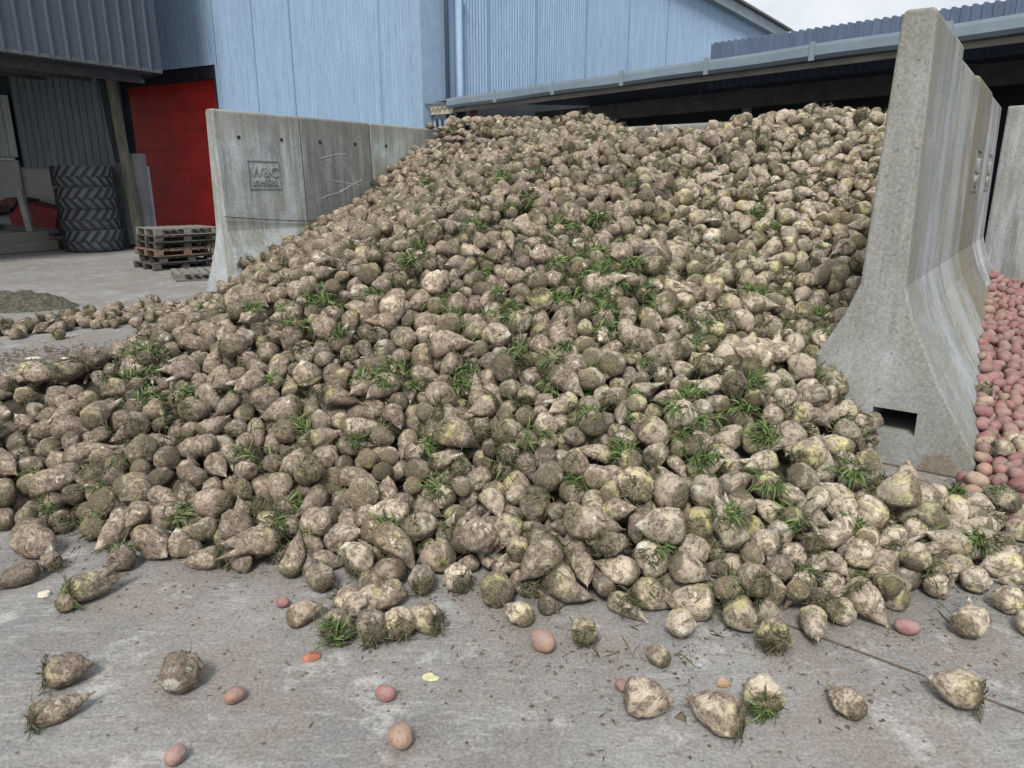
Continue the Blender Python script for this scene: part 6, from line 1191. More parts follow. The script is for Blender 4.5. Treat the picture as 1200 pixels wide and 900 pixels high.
8,42,-432,917,5,22,67,5,0,43,-475,880,6,5,33,63,8,48,-238,471,45,2,38,6,0,36,-98,430,72,48,10,64,8,44,-125,1013,162,6,33,9,6,37,335,799,208,1,5,3,5,56,-273,772,62,11,68,45,8,46,-342,826,30,71,68,54,
8,45,-257,498,47,64,38,1,4,33,-104,567,115,63,31,8,5,45,-415,901,6,4,41,70,6,36,-97,1046,181,55,61,4,5,40,-10,672,161,56,70,53,2,42,67,850,206,2,49,51,5,46,125,982,224,64,65,37,6,45,-214,340,14,10,33,64,
9,39,-233,484,44,23,69,15,4,36,118,496,89,61,6,56,7,42,-155,1007,152,16,0,47,9,44,12,1075,233,0,69,53,2,43,-96,840,149,54,64,9,6,48,278,867,222,70,71,56,7,29,-31,284,4,49,3,48,0,57,-38,1078,223,45,10,16,
4,45,99,671,157,35,4,58,5,49,244,775,193,59,29,6,7,46,269,729,173,45,6,62,0,41,333,857,228,52,67,65,0,53,-144,530,100,4,4,52,0,40,-171,1059,159,47,1,57,1,45,-220,970,113,16,0,48,5,43,44,997,222,66,68,20,
5,40,90,504,102,60,49,56,3,32,120,504,89,67,3,63,4,40,275,753,185,30,71,18,7,46,326,661,156,41,4,2,9,39,275,559,105,36,2,57,4,44,24,398,63,59,1,61,3,36,52,550,124,19,71,6,0,43,199,282,5,70,66,15,
5,55,357,829,220,66,64,19,3,38,-1,524,122,6,69,40,0,30,110,664,152,62,63,34,5,31,279,710,170,14,71,16,0,39,83,912,220,26,9,1,8,40,-97,1036,177,46,66,11,0,36,144,612,124,20,9,3,7,35,233,521,77,3,35,57,
4,37,254,792,199,11,33,7,6,40,295,639,140,32,2,56,4,43,361,796,207,55,1,48,6,48,-233,983,107,62,41,10,7,30,-177,565,89,70,58,70,5,44,-202,1043,142,61,69,41,4,44,129,914,212,50,2,58,2,35,-229,1022,123,71,71,6,
6,39,-210,491,65,71,0,24,2,48,-118,704,130,20,12,52,3,37,75,683,169,68,0,27,7,35,141,886,208,14,29,71,6,49,-546,837,4,4,70,62,1,43,-165,450,75,71,0,61,2,38,210,602,113,12,2,50,1,57,229,569,104,68,4,26,
7,59,-299,574,30,0,30,16,6,41,-249,688,61,63,71,35,9,41,-85,1173,246,41,66,13,2,41,17,871,197,15,71,33,7,38,188,494,68,13,51,58,4,32,178,731,179,6,66,50,9,46,-161,570,96,71,31,7,7,44,-4,1082,230,3,68,38,
6,37,161,652,150,66,67,14,0,41,296,692,157,54,66,71,5,30,392,805,213,64,1,42,5,55,-307,687,33,69,70,38,2,43,135,580,118,24,8,22,2,37,-307,432,31,69,33,12,4,45,12,1106,241,41,1,58,3,37,53,520,115,5,3,50,
1,44,162,700,165,57,3,51,1,49,-204,881,106,69,0,38,6,35,11,1092,236,19,61,5,9,39,86,621,143,71,39,0,3,33,157,550,107,65,65,9,2,34,217,486,72,2,67,1,5,29,-275,369,27,15,1,19,3,41,-201,917,113,16,38,70,
6,45,-171,696,103,0,5,39,1,44,-169,1044,152,22,68,61,1,33,162,509,86,25,1,27,2,41,-247,982,108,19,3,42,8,42,-135,593,111,57,67,66,7,38,-108,735,135,13,64,40,3,44,-425,928,5,53,38,71,0,45,-35,1160,251,11,0,66,
0,33,-139,405,57,0,69,40,3,40,-9,385,55,37,5,69,1,46,-100,759,138,3,3,56,9,36,-43,1111,233,21,65,23,1,33,95,410,68,60,3,68,7,37,52,558,134,41,70,19,0,46,230,770,189,0,69,9,9,45,-157,996,146,40,68,4,
8,45,25,1130,249,6,0,61,2,39,130,1015,233,64,0,29,1,59,-187,559,78,8,61,9,9,37,-66,390,53,17,31,71,7,55,154,627,133,2,8,10,5,54,279,723,172,56,4,43,8,37,-71,1064,201,64,34,5,8,39,-45,529,120,5,46,57,
1,30,18,646,164,35,1,68,1,33,-1,919,197,50,47,68,7,59,-248,486,50,69,62,2,5,53,-92,681,133,64,1,2,7,42,-151,1069,177,68,7,14,0,38,42,1035,232,49,71,44,8,32,93,1019,236,54,66,53,6,58,-428,982,5,4,70,57,
5,38,-83,478,96,34,1,69,8,41,111,744,183,68,2,53,9,48,304,700,163,70,0,56,1,37,357,804,210,49,64,3,6,44,-229,331,13,27,69,19,4,30,-68,385,55,3,5,42,8,41,-46,911,178,69,34,3,5,41,10,797,183,59,25,1,
4,47,244,847,217,18,71,57,7,44,-350,835,30,10,9,63,7,54,-70,1011,191,49,3,58,4,32,224,539,94,65,68,34,3,33,226,735,182,2,38,13,3,36,271,848,223,54,34,1,0,46,-499,814,5,67,71,39,5,51,385,840,228,11,0,53,
8,43,420,845,230,18,0,36,7,30,-53,451,86,6,6,12,8,39,-22,702,158,7,36,11,0,48,62,646,156,26,4,52,5,45,139,479,77,70,49,70,5,42,166,663,148,8,68,19,1,53,268,675,147,22,64,8,6,45,281,589,111,3,33,10,
6,44,-36,868,177,60,3,36,5,57,88,879,210,66,71,57,7,44,159,769,192,5,49,54,5,33,201,675,150,62,0,21,0,45,214,715,167,55,66,70,5,48,-221,1005,115,69,3,1,3,31,-165,356,29,61,32,2,3,39,-174,505,77,14,29,2,
2,45,-15,627,156,7,41,61,2,41,-26,900,188,27,1,14,1,49,-169,624,95,3,60,63,8,30,153,591,121,61,46,15,0,45,10,1135,249,1,36,8,7,36,-190,488,68,10,66,53,8,39,-115,294,4,2,67,31,9,39,178,490,66,42,2,62,
7,56,198,583,109,23,4,65,7,34,298,784,198,14,71,60,4,32,-166,1051,157,61,58,6,9,42,-80,650,134,60,66,56,5,31,-46,544,126,0,5,54,0,41,3,672,165,67,2,39,2,42,45,1079,239,65,1,64,0,49,136,510,97,15,69,69,
3,32,178,544,101,61,0,64,8,38,245,821,211,61,67,16,4,31,86,888,216,5,38,1,3,55,-405,898,9,8,0,55,6,54,-540,819,7,68,35,1,8,42,-238,369,25,57,3,47,6,57,-172,532,81,63,2,32,7,31,35,347,43,48,9,70,
8,40,23,820,192,58,61,9,0,30,65,681,167,12,70,2,2,40,153,509,83,36,63,1,0,39,224,642,137,70,68,7,5,38,-269,452,36,70,1,2,5,34,130,588,123,34,62,63,9,42,73,1042,241,63,41,0,7,32,296,616,130,23,8,67,
9,46,365,870,235,24,0,68,5,36,89,469,89,54,66,44,2,45,-211,332,6,20,64,65,1,44,-195,1051,144,65,66,34,8,33,140,932,214,49,68,71,6,36,169,310,20,2,4,69,3,37,173,780,194,10,34,9,7,41,-63,996,189,18,7,5,
0,43,-79,940,170,56,5,54,4,35,51,851,205,12,35,0,1,37,59,384,61,69,4,49,0,38,89,1007,233,52,65,63,1,36,226,521,80,70,9,29,2,47,214,644,135,63,3,23,0,42,52,1001,229,23,63,68,4,32,123,473,80,67,1,26,
0,45,-100,517,109,52,66,54,1,32,-52,512,112,71,36,70,9,38,316,723,173,4,34,14,6,45,-293,729,44,68,0,36,5,41,-239,852,87,67,53,5,2,40,-4,722,170,35,57,2,7,38,1,731,173,33,68,69,9,45,40,965,218,9,34,63,
4,45,-287,675,44,52,1,69,8,40,-268,708,55,3,43,53,6,46,-317,762,37,71,69,65,2,56,-228,928,103,60,13,48,2,34,126,650,153,65,11,59,6,41,296,865,229,62,65,47,4,44,-530,789,5,3,70,7,8,43,40,830,200,11,36,69,
8,46,-267,468,32,54,71,18,5,57,-87,1039,184,0,69,15,6,38,-36,426,75,67,4,47,4,29,34,459,95,0,2,42,1,45,32,1077,235,54,69,28,7,57,191,294,7,13,64,19,1,38,208,504,70,4,8,51,0,35,222,682,150,65,45,64,
2,39,262,597,111,59,67,13,4,42,281,734,176,19,67,71,3,45,-253,483,35,20,3,48,3,54,-188,657,93,70,5,28,8,37,-158,317,5,32,65,12,8,42,112,707,174,4,5,55,9,38,243,799,202,2,35,66,2,32,350,796,205,20,0,42,
7,45,104,551,112,1,43,50,9,35,178,374,33,66,47,65,0,36,222,665,144,11,65,63,0,42,-143,635,111,50,63,62,8,44,-429,904,5,59,66,64,4,49,-85,1195,251,25,0,49,6,40,-248,339,6,32,1,53,7,31,47,362,51,8,70,42,
0,44,88,981,228,14,64,64,9,55,138,569,111,47,7,12,2,48,198,603,116,33,67,3,5,59,257,550,93,61,69,64,0,38,-172,478,78,47,67,4,2,44,23,861,199,62,69,55,7,30,88,724,179,14,0,20,8,35,44,736,183,49,69,58,
4,48,-478,870,5,3,71,62,2,38,35,1115,247,6,0,27,9,58,-376,746,6,61,69,41,4,38,-119,1073,184,15,71,32,5,40,39,897,212,53,5,55,6,48,62,924,218,66,71,24,7,42,-121,365,41,63,9,44,2,46,-164,922,128,58,23,2,
1,45,-157,1033,153,7,68,46,7,44,81,488,100,43,8,66,6,42,-116,1006,161,7,40,10,7,33,-30,1014,202,62,5,13,2,36,-20,691,158,46,67,64,8,37,91,930,223,35,63,70,9,46,-191,1061,150,20,3,15,2,32,-113,317,8,43,7,17,
5,37,-116,1049,175,7,63,32,8,41,60,561,128,69,34,60,9,35,127,515,90,21,1,53,8,36,-160,988,141,69,69,53,1,38,-126,1066,176,9,10,41,8,57,151,927,212,65,66,6,0,40,262,664,148,47,0,54,9,45,289,773,198,39,70,12,
8,30,-177,1019,141,62,66,40,4,43,-78,734,143,42,70,67,4,36,75,739,188,39,1,55,6,31,-100,441,77,23,0,61,3,32,7,333,30,62,63,10,8,39,168,788,198,64,6,64,2,57,229,756,186,1,30,11,1,54,256,741,179,48,68,67,
7,58,267,537,89,43,68,62,6,34,331,795,204,9,39,1,1,37,351,750,189,50,63,10,9,36,384,827,222,49,4,54,0,40,-316,457,12,69,71,19,6,44,-72,751,148,5,65,51,6,38,-2,416,72,0,70,12,2,43,50,907,215,70,5,47,
5,42,230,529,82,4,4,21,4,54,237,533,90,68,43,5,8,44,-57,719,154,62,68,68,4,35,12,1043,225,35,71,2,4,33,269,640,135,24,64,55,3,31,272,779,197,9,65,54,6,43,-209,678,83,1,70,5,6,43,-78,676,136,14,48,70,
9,40,-440,823,3,30,70,55,2,37,54,727,181,15,68,65,7,33,60,286,28,15,68,21,9,40,60,875,212,15,66,17,3,44,111,646,144,67,71,47,1,45,85,902,216,63,2,71,0,39,104,913,214,40,0,2,4,32,179,378,26,61,38,3,
6,59,169,423,50,7,11,71,3,42,246,721,167,24,64,5,4,43,271,744,177,38,71,66,1,45,-214,791,90,13,61,45,8,57,-39,929,178,56,61,5,6,38,69,520,110,66,1,65,2,33,88,732,180,68,71,49,8,40,-245,382,33,8,61,9,
5,32,-53,948,180,5,1,35,5,34,4,824,184,16,12,18,7,38,7,808,183,8,6,55,6,39,21,993,214,71,50,25,2,38,-379,811,14,2,65,62,3,41,-513,852,4,50,71,1,3,52,35,885,207,62,36,6,1,48,95,1080,245,2,0,61,
6,50,115,1055,243,17,0,27,4,40,1,409,68,14,71,66,0,56,144,593,119,1,32,51,6,42,178,716,170,61,68,36,0,57,253,619,121,22,2,56,4,54,248,868,216,7,39,13,0,42,-166,512,81,45,67,63,6,38,-182,1054,149,14,65,31,
0,37,54,828,200,8,63,13,9,43,103,504,95,35,68,13,9,33,118,594,128,16,34,70,7,41,-163,647,104,51,1,0,2,43,-13,849,187,71,70,2,7,32,165,406,48,40,1,66,4,45,-178,759,107,66,36,66,9,32,-73,427,69,6,38,1,
2,34,329,778,198,0,71,40,4,50,-419,914,5,23,69,14,4,43,-495,824,3,2,38,68,6,41,55,695,175,42,0,19,0,42,-91,330,18,61,43,67,3,45,-80,574,123,2,71,48,4,44,295,846,219,66,35,7,3,31,322,695,161,71,37,71,
6,41,-93,575,119,36,62,7,2,35,-96,526,111,63,6,18,4,41,51,762,188,50,65,19,5,39,119,466,78,46,68,5,9,38,156,713,171,69,5,62,3,44,-228,793,86,27,3,8,9,37,-213,984,116,3,33,3,2,54,-131,783,130,4,63,3,
3,44,-76,924,168,5,69,68,6,42,335,678,162,15,71,9,7,39,-228,476,49,68,68,19,5,44,-133,312,8,71,65,39,4,41,-95,539,112,62,4,47,7,31,-19,724,162,62,60,56,6,56,321,812,211,6,69,40,0,38,106,714,176,11,67,49,
0,43,-108,638,123,20,68,55,3,46,-98,666,130,45,67,12,6,39,-35,362,44,2,66,36,3,41,46,749,188,71,0,2,5,58,10,996,211,31,8,67,8,39,367,820,218,12,65,31,9,47,-493,872,5,13,69,45,5,43,65,1080,243,2,0,9,
8,37,-315,448,18,48,5,12,2,37,-65,268,4,5,64,6,9,34,-35,495,107,2,71,64,2,45,151,574,107,57,64,45,8,43,288,639,131,56,7,46,9,56,-285,687,41,12,38,4,6,56,-223,890,101,0,71,11,2,45,-234,911,101,13,5,33,
7,39,-26,766,172,69,45,21,5,39,-267,642,52,2,6,15,7,41,-206,465,63,66,2,41,2,32,-54,1072,211,61,30,65,1,43,-33,945,190,53,71,7,7,34,189,778,194,20,62,0,7,36,264,692,160,3,71,25,3,58,253,905,218,57,64,48,
8,45,291,908,225,65,46,4,2,40,-454,908,5,14,71,55,9,46,-544,785,5,66,1,42,1,41,207,514,74,12,68,8,3,43,-382,834,15,59,65,70,4,38,-291,465,19,6,69,9,6,59,-321,667,26,12,42,63,5,47,-285,791,60,17,11,59,
2,37,-23,746,163,25,1,52,9,41,26,958,213,64,38,68,8,34,308,847,220,64,38,3,4,39,-175,961,127,23,70,26,8,36,-157,1088,174,4,35,5,6,39,164,620,132,9,65,5,8,44,163,602,126,33,71,60,3,37,211,752,188,66,71,33,
0,38,-87,999,177,19,1,13,0,42,155,1030,224,16,0,19,4,48,127,574,110,65,38,7,4,49,147,985,217,3,4,4,3,42,256,571,100,37,66,0,8,35,-3,642,160,50,63,62,7,44,203,791,202,39,63,68,4,42,304,640,136,33,70,56,
8,34,341,750,188,65,34,9,3,38,-268,598,49,14,2,30,6,40,-179,952,122,64,65,59,1,49,-148,593,106,0,66,61,1,38,-110,757,135,31,9,62,2,41,-51,1032,200,16,46,2,7,42,114,414,64,14,47,7,2,31,108,610,133,57,64,54,
8,40,130,476,84,5,39,59,8,44,165,564,105,31,4,64,4,36,337,777,199,51,1,16,3,56,-187,836,111,52,65,1,0,32,108,587,127,17,68,50,7,41,149,456,72,27,16,5,0,45,-10,1155,250,42,0,65,3,42,-90,1017,175,67,27,52,
9,29,0,490,105,23,0,44,6,48,42,811,195,5,66,9,1,44,311,825,213,71,1,64,8,39,-262,607,50,64,68,46,1,30,-78,440,77,70,42,71,4,47,-70,702,141,8,63,24,1,45,-85,794,149,67,0,32,9,42,-12,959,195,69,68,36,
8,42,98,482,91,18,2,52,1,37,120,966,223,49,68,3,9,36,250,754,182,57,9,60,4,42,-139,879,132,18,67,58,4,30,-94,1007,176,18,4,56,7,30,14,386,56,36,65,62,4,33,52,897,213,3,66,5,0,55,115,872,210,19,63,59,
4,42,205,471,64,60,63,48,1,41,313,658,142,69,70,25,1,36,352,788,202,13,0,50,4,41,-50,979,190,62,0,37,0,36,0,1004,210,56,62,0,3,42,-466,858,5,67,40,14,8,40,390,855,233,9,0,47,4,53,-46,939,177,8,37,71,
8,36,62,256,8,30,71,70,8,43,144,672,155,12,3,49,3,34,205,718,168,39,68,13,1,48,256,714,165,19,62,23,3,31,272,789,197,10,69,4,5,40,309,651,139,24,1,55,9,55,-91,717,138,23,7,53,1,46,-12,800,179,4,4,48,
8,39,9,935,203,59,47,71,7,46,84,965,226,30,0,9,3,32,191,690,159,4,67,51,0,44,214,470,64,71,68,56,5,40,312,750,188,25,7,17,8,36,-197,492,64,9,71,18,0,42,-184,962,121,65,42,9,2,39,-74,523,115,7,11,19,
8,36,-4,928,197,10,43,59,7,31,121,576,119,22,64,13,0,30,201,753,184,64,2,46,4,29,266,567,104,45,3,56,0,45,-300,775,49,7,34,66,6,59,-212,625,77,58,0,27,1,45,-490,857,4,69,71,28,3,49,-400,865,5,50,71,43,
6,38,-320,464,5,14,1,35,8,56,-235,500,47,62,64,54,6,33,-111,1025,172,10,68,52,9,41,10,833,186,4,32,0,3,39,139,605,119,71,71,71,5,41,268,794,201,8,2,36,9,46,-295,494,10,67,2,64,4,30,-86,1137,233,70,32,12,
8,31,-63,325,22,29,67,65,7,33,-34,1146,249,2,7,41,2,35,16,485,108,23,45,4,0,30,109,1020,236,3,69,41,5,43,139,1008,227,53,70,51,6,41,145,582,112,68,4,29,0,39,156,731,178,18,68,8,4,37,173,410,41,58,66,30,
5,39,175,682,155,65,5,53,5,56,175,532,87,2,64,25,6,39,205,564,111,23,68,52,1,58,-305,665,37,4,70,59,7,45,-83,706,141,18,27,65,1,38,26,802,190,27,62,9,0,38,39,388,60,61,2,39,8,42,79,985,231,8,66,42,
8,37,104,802,201,2,2,10,9,41,180,384,25,63,67,31,4,34,364,781,208,30,0,56,7,42,182,389,35,71,67,12,1,41,172,399,42,43,2,60,4,44,-45,1170,251,21,0,9,4,39,360,890,237,49,0,21,4,47,-254,501,33,29,63,5,
7,40,-247,478,40,58,69,20,0,32,-24,501,110,56,2,43,4,42,-20,536,126,70,37,2,5,39,200,492,66,49,62,8,6,55,286,670,145,62,69,35,1,44,-85,1026,179,8,71,4,0,48,15,1010,215,7,70,58,3,40,64,555,122,48,3,56,
0,30,88,669,157,69,38,11,8,38,131,427,63,48,55,5,1,48,131,616,126,61,69,36,9,47,202,565,101,56,10,70,7,39,272,569,101,9,57,19,6,44,310,676,150,71,2,38,6,39,304,803,208,20,30,71,1,42,-345,716,23,41,62,62,
2,30,-173,521,80,62,5,47,3,47,-82,744,142,14,70,70,6,35,31,975,213,60,65,44,8,37,184,711,174,29,3,0,5,32,303,625,133,65,65,9,7,44,-60,863,172,20,4,29,3,36,45,723,181,65,71,51,9,54,-103,307,5,16,41,70,
2,54,-88,602,124,46,71,55,2,41,-33,1049,206,69,63,19,8,44,195,667,146,26,70,68,6,45,270,711,164,60,70,65,6,57,-384,827,7,17,69,56,5,44,-238,476,55,17,2,32,4,41,-115,655,120,1,39,65,9,37,-9,518,118,64,42,63,
1,32,183,825,204,65,56,15,6,54,-260,750,68,49,68,53,0,42,-50,889,175,61,62,65,5,44,24,1102,242,69,1,64,5,44,97,939,223,49,70,61,0,40,185,548,92,57,62,10,2,32,276,635,132,1,68,55,8,32,271,766,188,17,45,63,
4,38,60,1051,237,22,69,46,7,40,130,995,227,1,36,12,1,45,345,840,222,65,0,64,1,39,-183,473,71,1,1,46,7,30,-129,501,97,3,9,34,9,58,-157,1070,163,66,65,63,6,30,-82,293,4,32,69,62,3,57,-48,901,171,24,63,65,
8,31,57,887,213,42,65,0,9,46,254,696,155,50,1,60,4,45,270,624,123,21,4,63,1,35,342,792,202,4,3,52,7,40,376,788,206,1,0,27,0,36,-254,346,9,4,67,11,8,32,-92,508,107,7,69,65,7,41,-35,666,148,19,71,11,
0,33,42,413,73,33,70,68,2,48,194,462,65,59,5,48,1,42,210,835,207,9,67,18,0,40,265,808,206,19,70,0,8,37,307,758,189,71,39,1,8,38,327,786,201,55,69,44,6,46,378,813,217,11,6,50,5,45,-339,838,35,26,1,57,
5,48,-285,853,63,56,46,10,7,36,-318,778,38,67,39,60,0,38,17,922,208,2,1,36,9,41,72,797,197,51,70,0,3,39,193,430,62,20,6,45,5,37,249,572,105,6,5,56,5,40,295,604,118,7,2,13,3,42,-308,825,49,63,41,4,
4,35,-101,989,171,51,70,56,5,36,-59,772,156,7,0,30,5,58,-197,331,8,19,64,69,7,39,-25,401,64,62,52,51,4,42,-45,1056,206,5,0,60,7,37,66,904,218,57,5,43,6,45,44,940,213,9,65,16,7,45,163,449,55,11,67,30,
8,58,160,553,99,8,71,67,8,41,-180,597,90,29,0,68,6,47,-146,520,92,29,62,63,2,54,-44,710,150,67,68,71,3,34,35,587,141,32,3,62,4,42,42,594,142,19,2,1,1,38,106,422,69,0,5,43,9,55,88,1054,243,17,69,60,
1,30,138,976,216,12,66,50,0,46,150,497,80,48,2,46,2,31,155,756,185,64,0,34,6,33,172,607,124,0,1,23,1,38,191,654,143,61,20,14,4,32,394,787,212,64,71,37,9,40,-361,715,12,65,37,8,3,34,-281,366,26,30,6,69,
7,39,-297,784,52,5,45,62,3,40,-264,539,43,68,69,33,4,58,-146,773,123,1,0,1,6,44,-42,784,165,5,71,52,1,41,-46,988,189,45,62,71,9,39,61,516,110,69,42,56,9,45,89,656,153,70,4,49,5,31,147,526,97,12,69,58,
8,45,179,763,190,20,69,59,6,34,196,544,96,71,1,25,1,55,261,524,96,29,68,7,3,36,268,719,170,65,9,32,4,39,-20,925,190,70,66,68,7,41,96,587,135,70,31,60,3,37,97,907,213,15,6,68,0,45,-443,910,5,13,69,35,
3,41,50,1115,247,69,36,14,4,39,65,1095,245,57,0,65,1,52,105,1045,242,8,0,51,6,39,-169,320,4,5,0,60,9,40,83,620,137,11,68,44,5,34,81,672,160,68,0,40,2,35,108,605,125,64,7,48,8,36,176,753,184,23,62,17,
9,36,195,542,87,10,44,67,3,46,206,573,103,40,6,70,1,45,203,735,177,39,2,71,0,38,281,764,188,5,70,31,0,36,-232,327,5,41,4,57,2,38,-110,1071,190,36,70,59,8,30,-43,696,151,50,71,60,2,40,0,501,113,16,1,41,
2,40,-35,655,146,7,12,55,4,46,17,696,175,4,71,29,3,37,20,979,215,24,70,10,4,45,185,603,116,66,63,23,1,43,220,530,88,23,69,12,9,38,-240,842,85,0,35,5,4,32,-93,940,159,9,34,67,3,42,-13,1038,214,9,30,12,
8,44,-23,847,181,7,37,11,8,39,151,458,61,59,41,9,9,33,167,438,55,8,62,1,9,34,345,863,230,59,1,44,9,44,-368,741,13,39,71,67,4,31,-358,824,27,62,32,60,0,45,117,841,205,21,2,14,0,51,280,920,209,45,0,10,
7,44,-176,1035,146,67,1,42,0,31,-96,481,95,8,2,63,0,36,-81,301,4,5,69,38,4,48,-95,1027,174,56,4,42,0,40,-57,635,134,0,1,50,9,34,68,508,107,54,67,10,5,41,94,494,97,27,67,9,9,34,108,499,93,4,69,2,
9,31,214,943,180,21,69,0,2,40,242,642,131,4,31,17,1,46,248,666,142,56,2,49,4,38,240,711,161,44,68,3,8,35,251,813,207,58,41,0,4,59,310,613,124,11,36,3,0,39,-381,776,11,47,71,3,7,59,-286,640,38,1,4,64,
1,57,-156,886,125,71,1,36,6,45,-152,979,141,10,4,39,1,43,-106,965,159,2,70,44,2,44,-127,972,153,52,63,51,9,44,-106,1054,182,11,0,55,1,42,-35,991,195,71,68,18,8,46,43,551,128,1,41,8,2,58,61,622,147,7,65,18,
4,30,83,627,140,4,71,43,9,48,55,943,217,63,67,17,0,30,104,386,62,56,3,62,5,38,79,974,230,5,68,37,6,30,145,725,175,16,69,0,4,36,163,654,141,69,37,5,5,45,178,288,6,62,33,69,3,43,191,849,206,0,0,38,
7,31,259,725,171,15,6,53,4,40,313,693,167,3,40,13,2,39,369,748,192,18,3,43,5,48,-263,333,11,68,62,56,3,38,-195,908,114,68,62,65,0,35,-127,724,130,18,71,66,2,40,-93,735,139,1,37,8,5,37,84,561,121,11,63,53,
0,36,99,1057,242,60,1,54,3,39,237,683,150,5,68,20,5,37,-289,830,61,7,67,32,1,45,-26,679,153,9,65,9,8,34,152,473,77,19,28,70,9,41,305,883,232,38,1,17,3,47,-524,804,5,14,70,5,3,54,-224,463,55,44,2,22,
4,34,-155,491,83,7,35,10,4,33,-116,335,21,9,3,66,2,44,-114,619,114,17,68,14,2,41,-125,1032,171,0,2,68,6,48,-81,1006,174,17,71,30,4,32,-93,1055,187,54,70,61,8,40,-23,297,7,1,66,15,5,32,86,497,98,2,7,58,
4,58,80,869,210,3,64,28,0,39,156,721,175,54,69,0,1,41,188,278,5,67,39,67,5,37,210,654,138,71,42,3,8,53,201,842,204,7,67,46,0,29,207,929,183,4,71,13,6,57,285,705,162,4,3,51,3,45,344,817,213,59,0,66,
9,39,-192,508,65,41,63,2,0,45,-176,936,121,2,2,38,5,36,-138,1114,197,5,2,57,3,32,-24,1007,203,2,40,18,8,42,-21,914,191,4,70,3,2,31,-1,771,175,65,63,19,9,42,2,787,178,67,68,6,0,44,33,376,55,9,70,7,
3,34,34,304,29,52,1,1,0,29,92,460,84,52,1,49,6,32,62,1012,229,69,70,43,7,48,110,854,206,2,66,9,5,41,125,451,72,49,1,23,1,36,156,470,71,25,9,9,8,36,194,556,99,7,2,53,6,32,180,800,199,9,69,33,
4,30,306,627,128,59,1,14,9,42,-331,849,45,60,71,61,3,45,-275,947,84,4,65,47,1,48,-137,941,142,16,69,58,5,38,-106,583,116,59,64,32,9,40,-77,839,156,3,42,69,7,44,-69,864,164,47,6,18,6,35,-13,1072,226,70,1,45,
5,38,-8,659,158,8,70,52,2,41,-4,911,194,52,9,47,4,36,132,390,60,62,40,64,9,41,139,959,215,59,32,0,4,40,153,999,217,3,61,22,5,36,140,718,174,25,0,66,3,41,180,648,141,4,15,23,8,30,203,313,9,56,1,30,
3,44,228,689,154,60,65,21,9,31,351,725,184,8,34,6,2,36,-229,950,106,65,71,71,3,37,-161,736,110,15,0,69,5,36,-76,630,134,55,0,17,3,41,20,1023,219,71,44,69,4,39,32,901,210,4,32,12,2,43,189,645,137,31,67,60,
7,36,237,716,169,51,68,3,6,47,226,890,211,54,70,71,2,33,270,919,204,10,67,52,1,44,376,828,222,11,6,51,9,50,-407,878,3,41,69,14,3,42,-75,1180,251,58,0,16,8,49,80,1075,244,68,0,50,5,38,375,880,237,36,0,8,
8,37,-235,338,5,60,70,0,5,33,-269,511,23,12,1,52,1,38,-222,334,4,59,71,47,1,38,-242,489,41,16,32,5,6,58,-215,805,90,6,2,2,4,34,-103,362,34,60,41,67,6,35,-96,622,120,8,4,19,3,57,-82,989,170,14,61,11,
5,42,-74,1052,195,60,67,9,8,39,-55,607,135,27,67,17,1,57,-44,1041,200,7,69,64,6,32,-49,1078,214,13,71,62,3,33,-2,287,3,5,69,26,7,45,-25,758,164,53,7,48,8,35,4,779,178,17,7,45,9,32,20,449,88,62,35,5,
5,34,36,540,126,47,6,56,1,39,7,917,198,34,4,8,0,38,35,339,40,0,4,37,3,32,50,744,183,65,69,40,0,35,72,639,148,9,66,41,2,36,109,461,80,32,68,17,1,40,110,584,119,39,66,6,0,36,141,630,132,46,64,6,
5,29,144,692,162,71,63,28,0,58,144,774,191,8,70,59,4,42,183,500,71,6,38,9,4,43,187,535,86,67,2,53,5,35,209,527,80,28,1,69,4,35,194,617,119,43,0,68,9,46,211,663,143,71,5,65,6,31,224,515,74,51,71,66,
7,42,227,613,118,3,11,15,5,55,259,677,149,53,61,12,1,30,258,734,172,28,71,66,0,32,254,832,213,6,4,55,3,36,269,577,102,5,71,39,3,40,302,745,182,11,66,4,8,40,294,854,224,15,2,13,3,35,331,755,189,54,0,67,
4,33,352,710,173,15,37,2,1,37,-368,763,13,13,67,44,5,42,-305,894,69,23,70,6,3,45,-297,441,41,49,2,24,5,39,-260,352,16,44,12,63,6,55,-104,608,120,46,70,4,7,40,-130,914,143,71,58,20,0,44,-100,956,155,63,66,24,
7,46,-149,971,148,11,35,71,9,42,-96,1069,193,33,1,58,5,47,-35,642,144,62,68,16,9,30,16,334,32,58,1,45,5,54,56,966,221,47,9,19,4,42,97,561,117,54,71,31,9,49,89,857,205,69,47,54,3,39,93,868,206,25,66,67,
8,46,77,1054,239,66,43,53,4,37,115,451,76,59,3,20,8,33,106,654,148,44,5,51,5,39,122,391,55,54,67,50,8,30,133,505,86,42,3,56,1,39,164,432,57,26,14,0,7,36,164,471,63,52,1,42,5,41,184,623,124,71,66,6,
4,45,219,480,62,25,62,5,4,38,217,690,153,4,42,52,4,39,238,667,142,63,65,8,9,34,252,709,161,68,5,58,2,30,300,792,201,59,38,4,6,38,-367,793,16,51,30,1,1,41,-284,882,71,58,65,10,3,29,-230,460,50,69,4,26,
4,42,-168,900,124,61,30,5,6,35,-117,511,104,70,27,15,5,36,-77,386,49,4,69,15,3,40,-114,857,141,6,68,45,1,49,-102,745,136,3,1,70,6,37,-89,1057,193,53,1,1,5,32,-32,844,174,3,68,4,2,36,0,742,173,10,59,8,
2,44,-2,796,179,8,59,59,8,40,-14,870,187,59,43,9,1,45,26,890,202,10,68,68,3,32,147,661,149,58,31,67,7,57,194,442,58,62,11,47,7,31,222,812,207,29,13,67,5,44,241,525,79,9,67,28,6,39,-359,878,22,70,45,3,
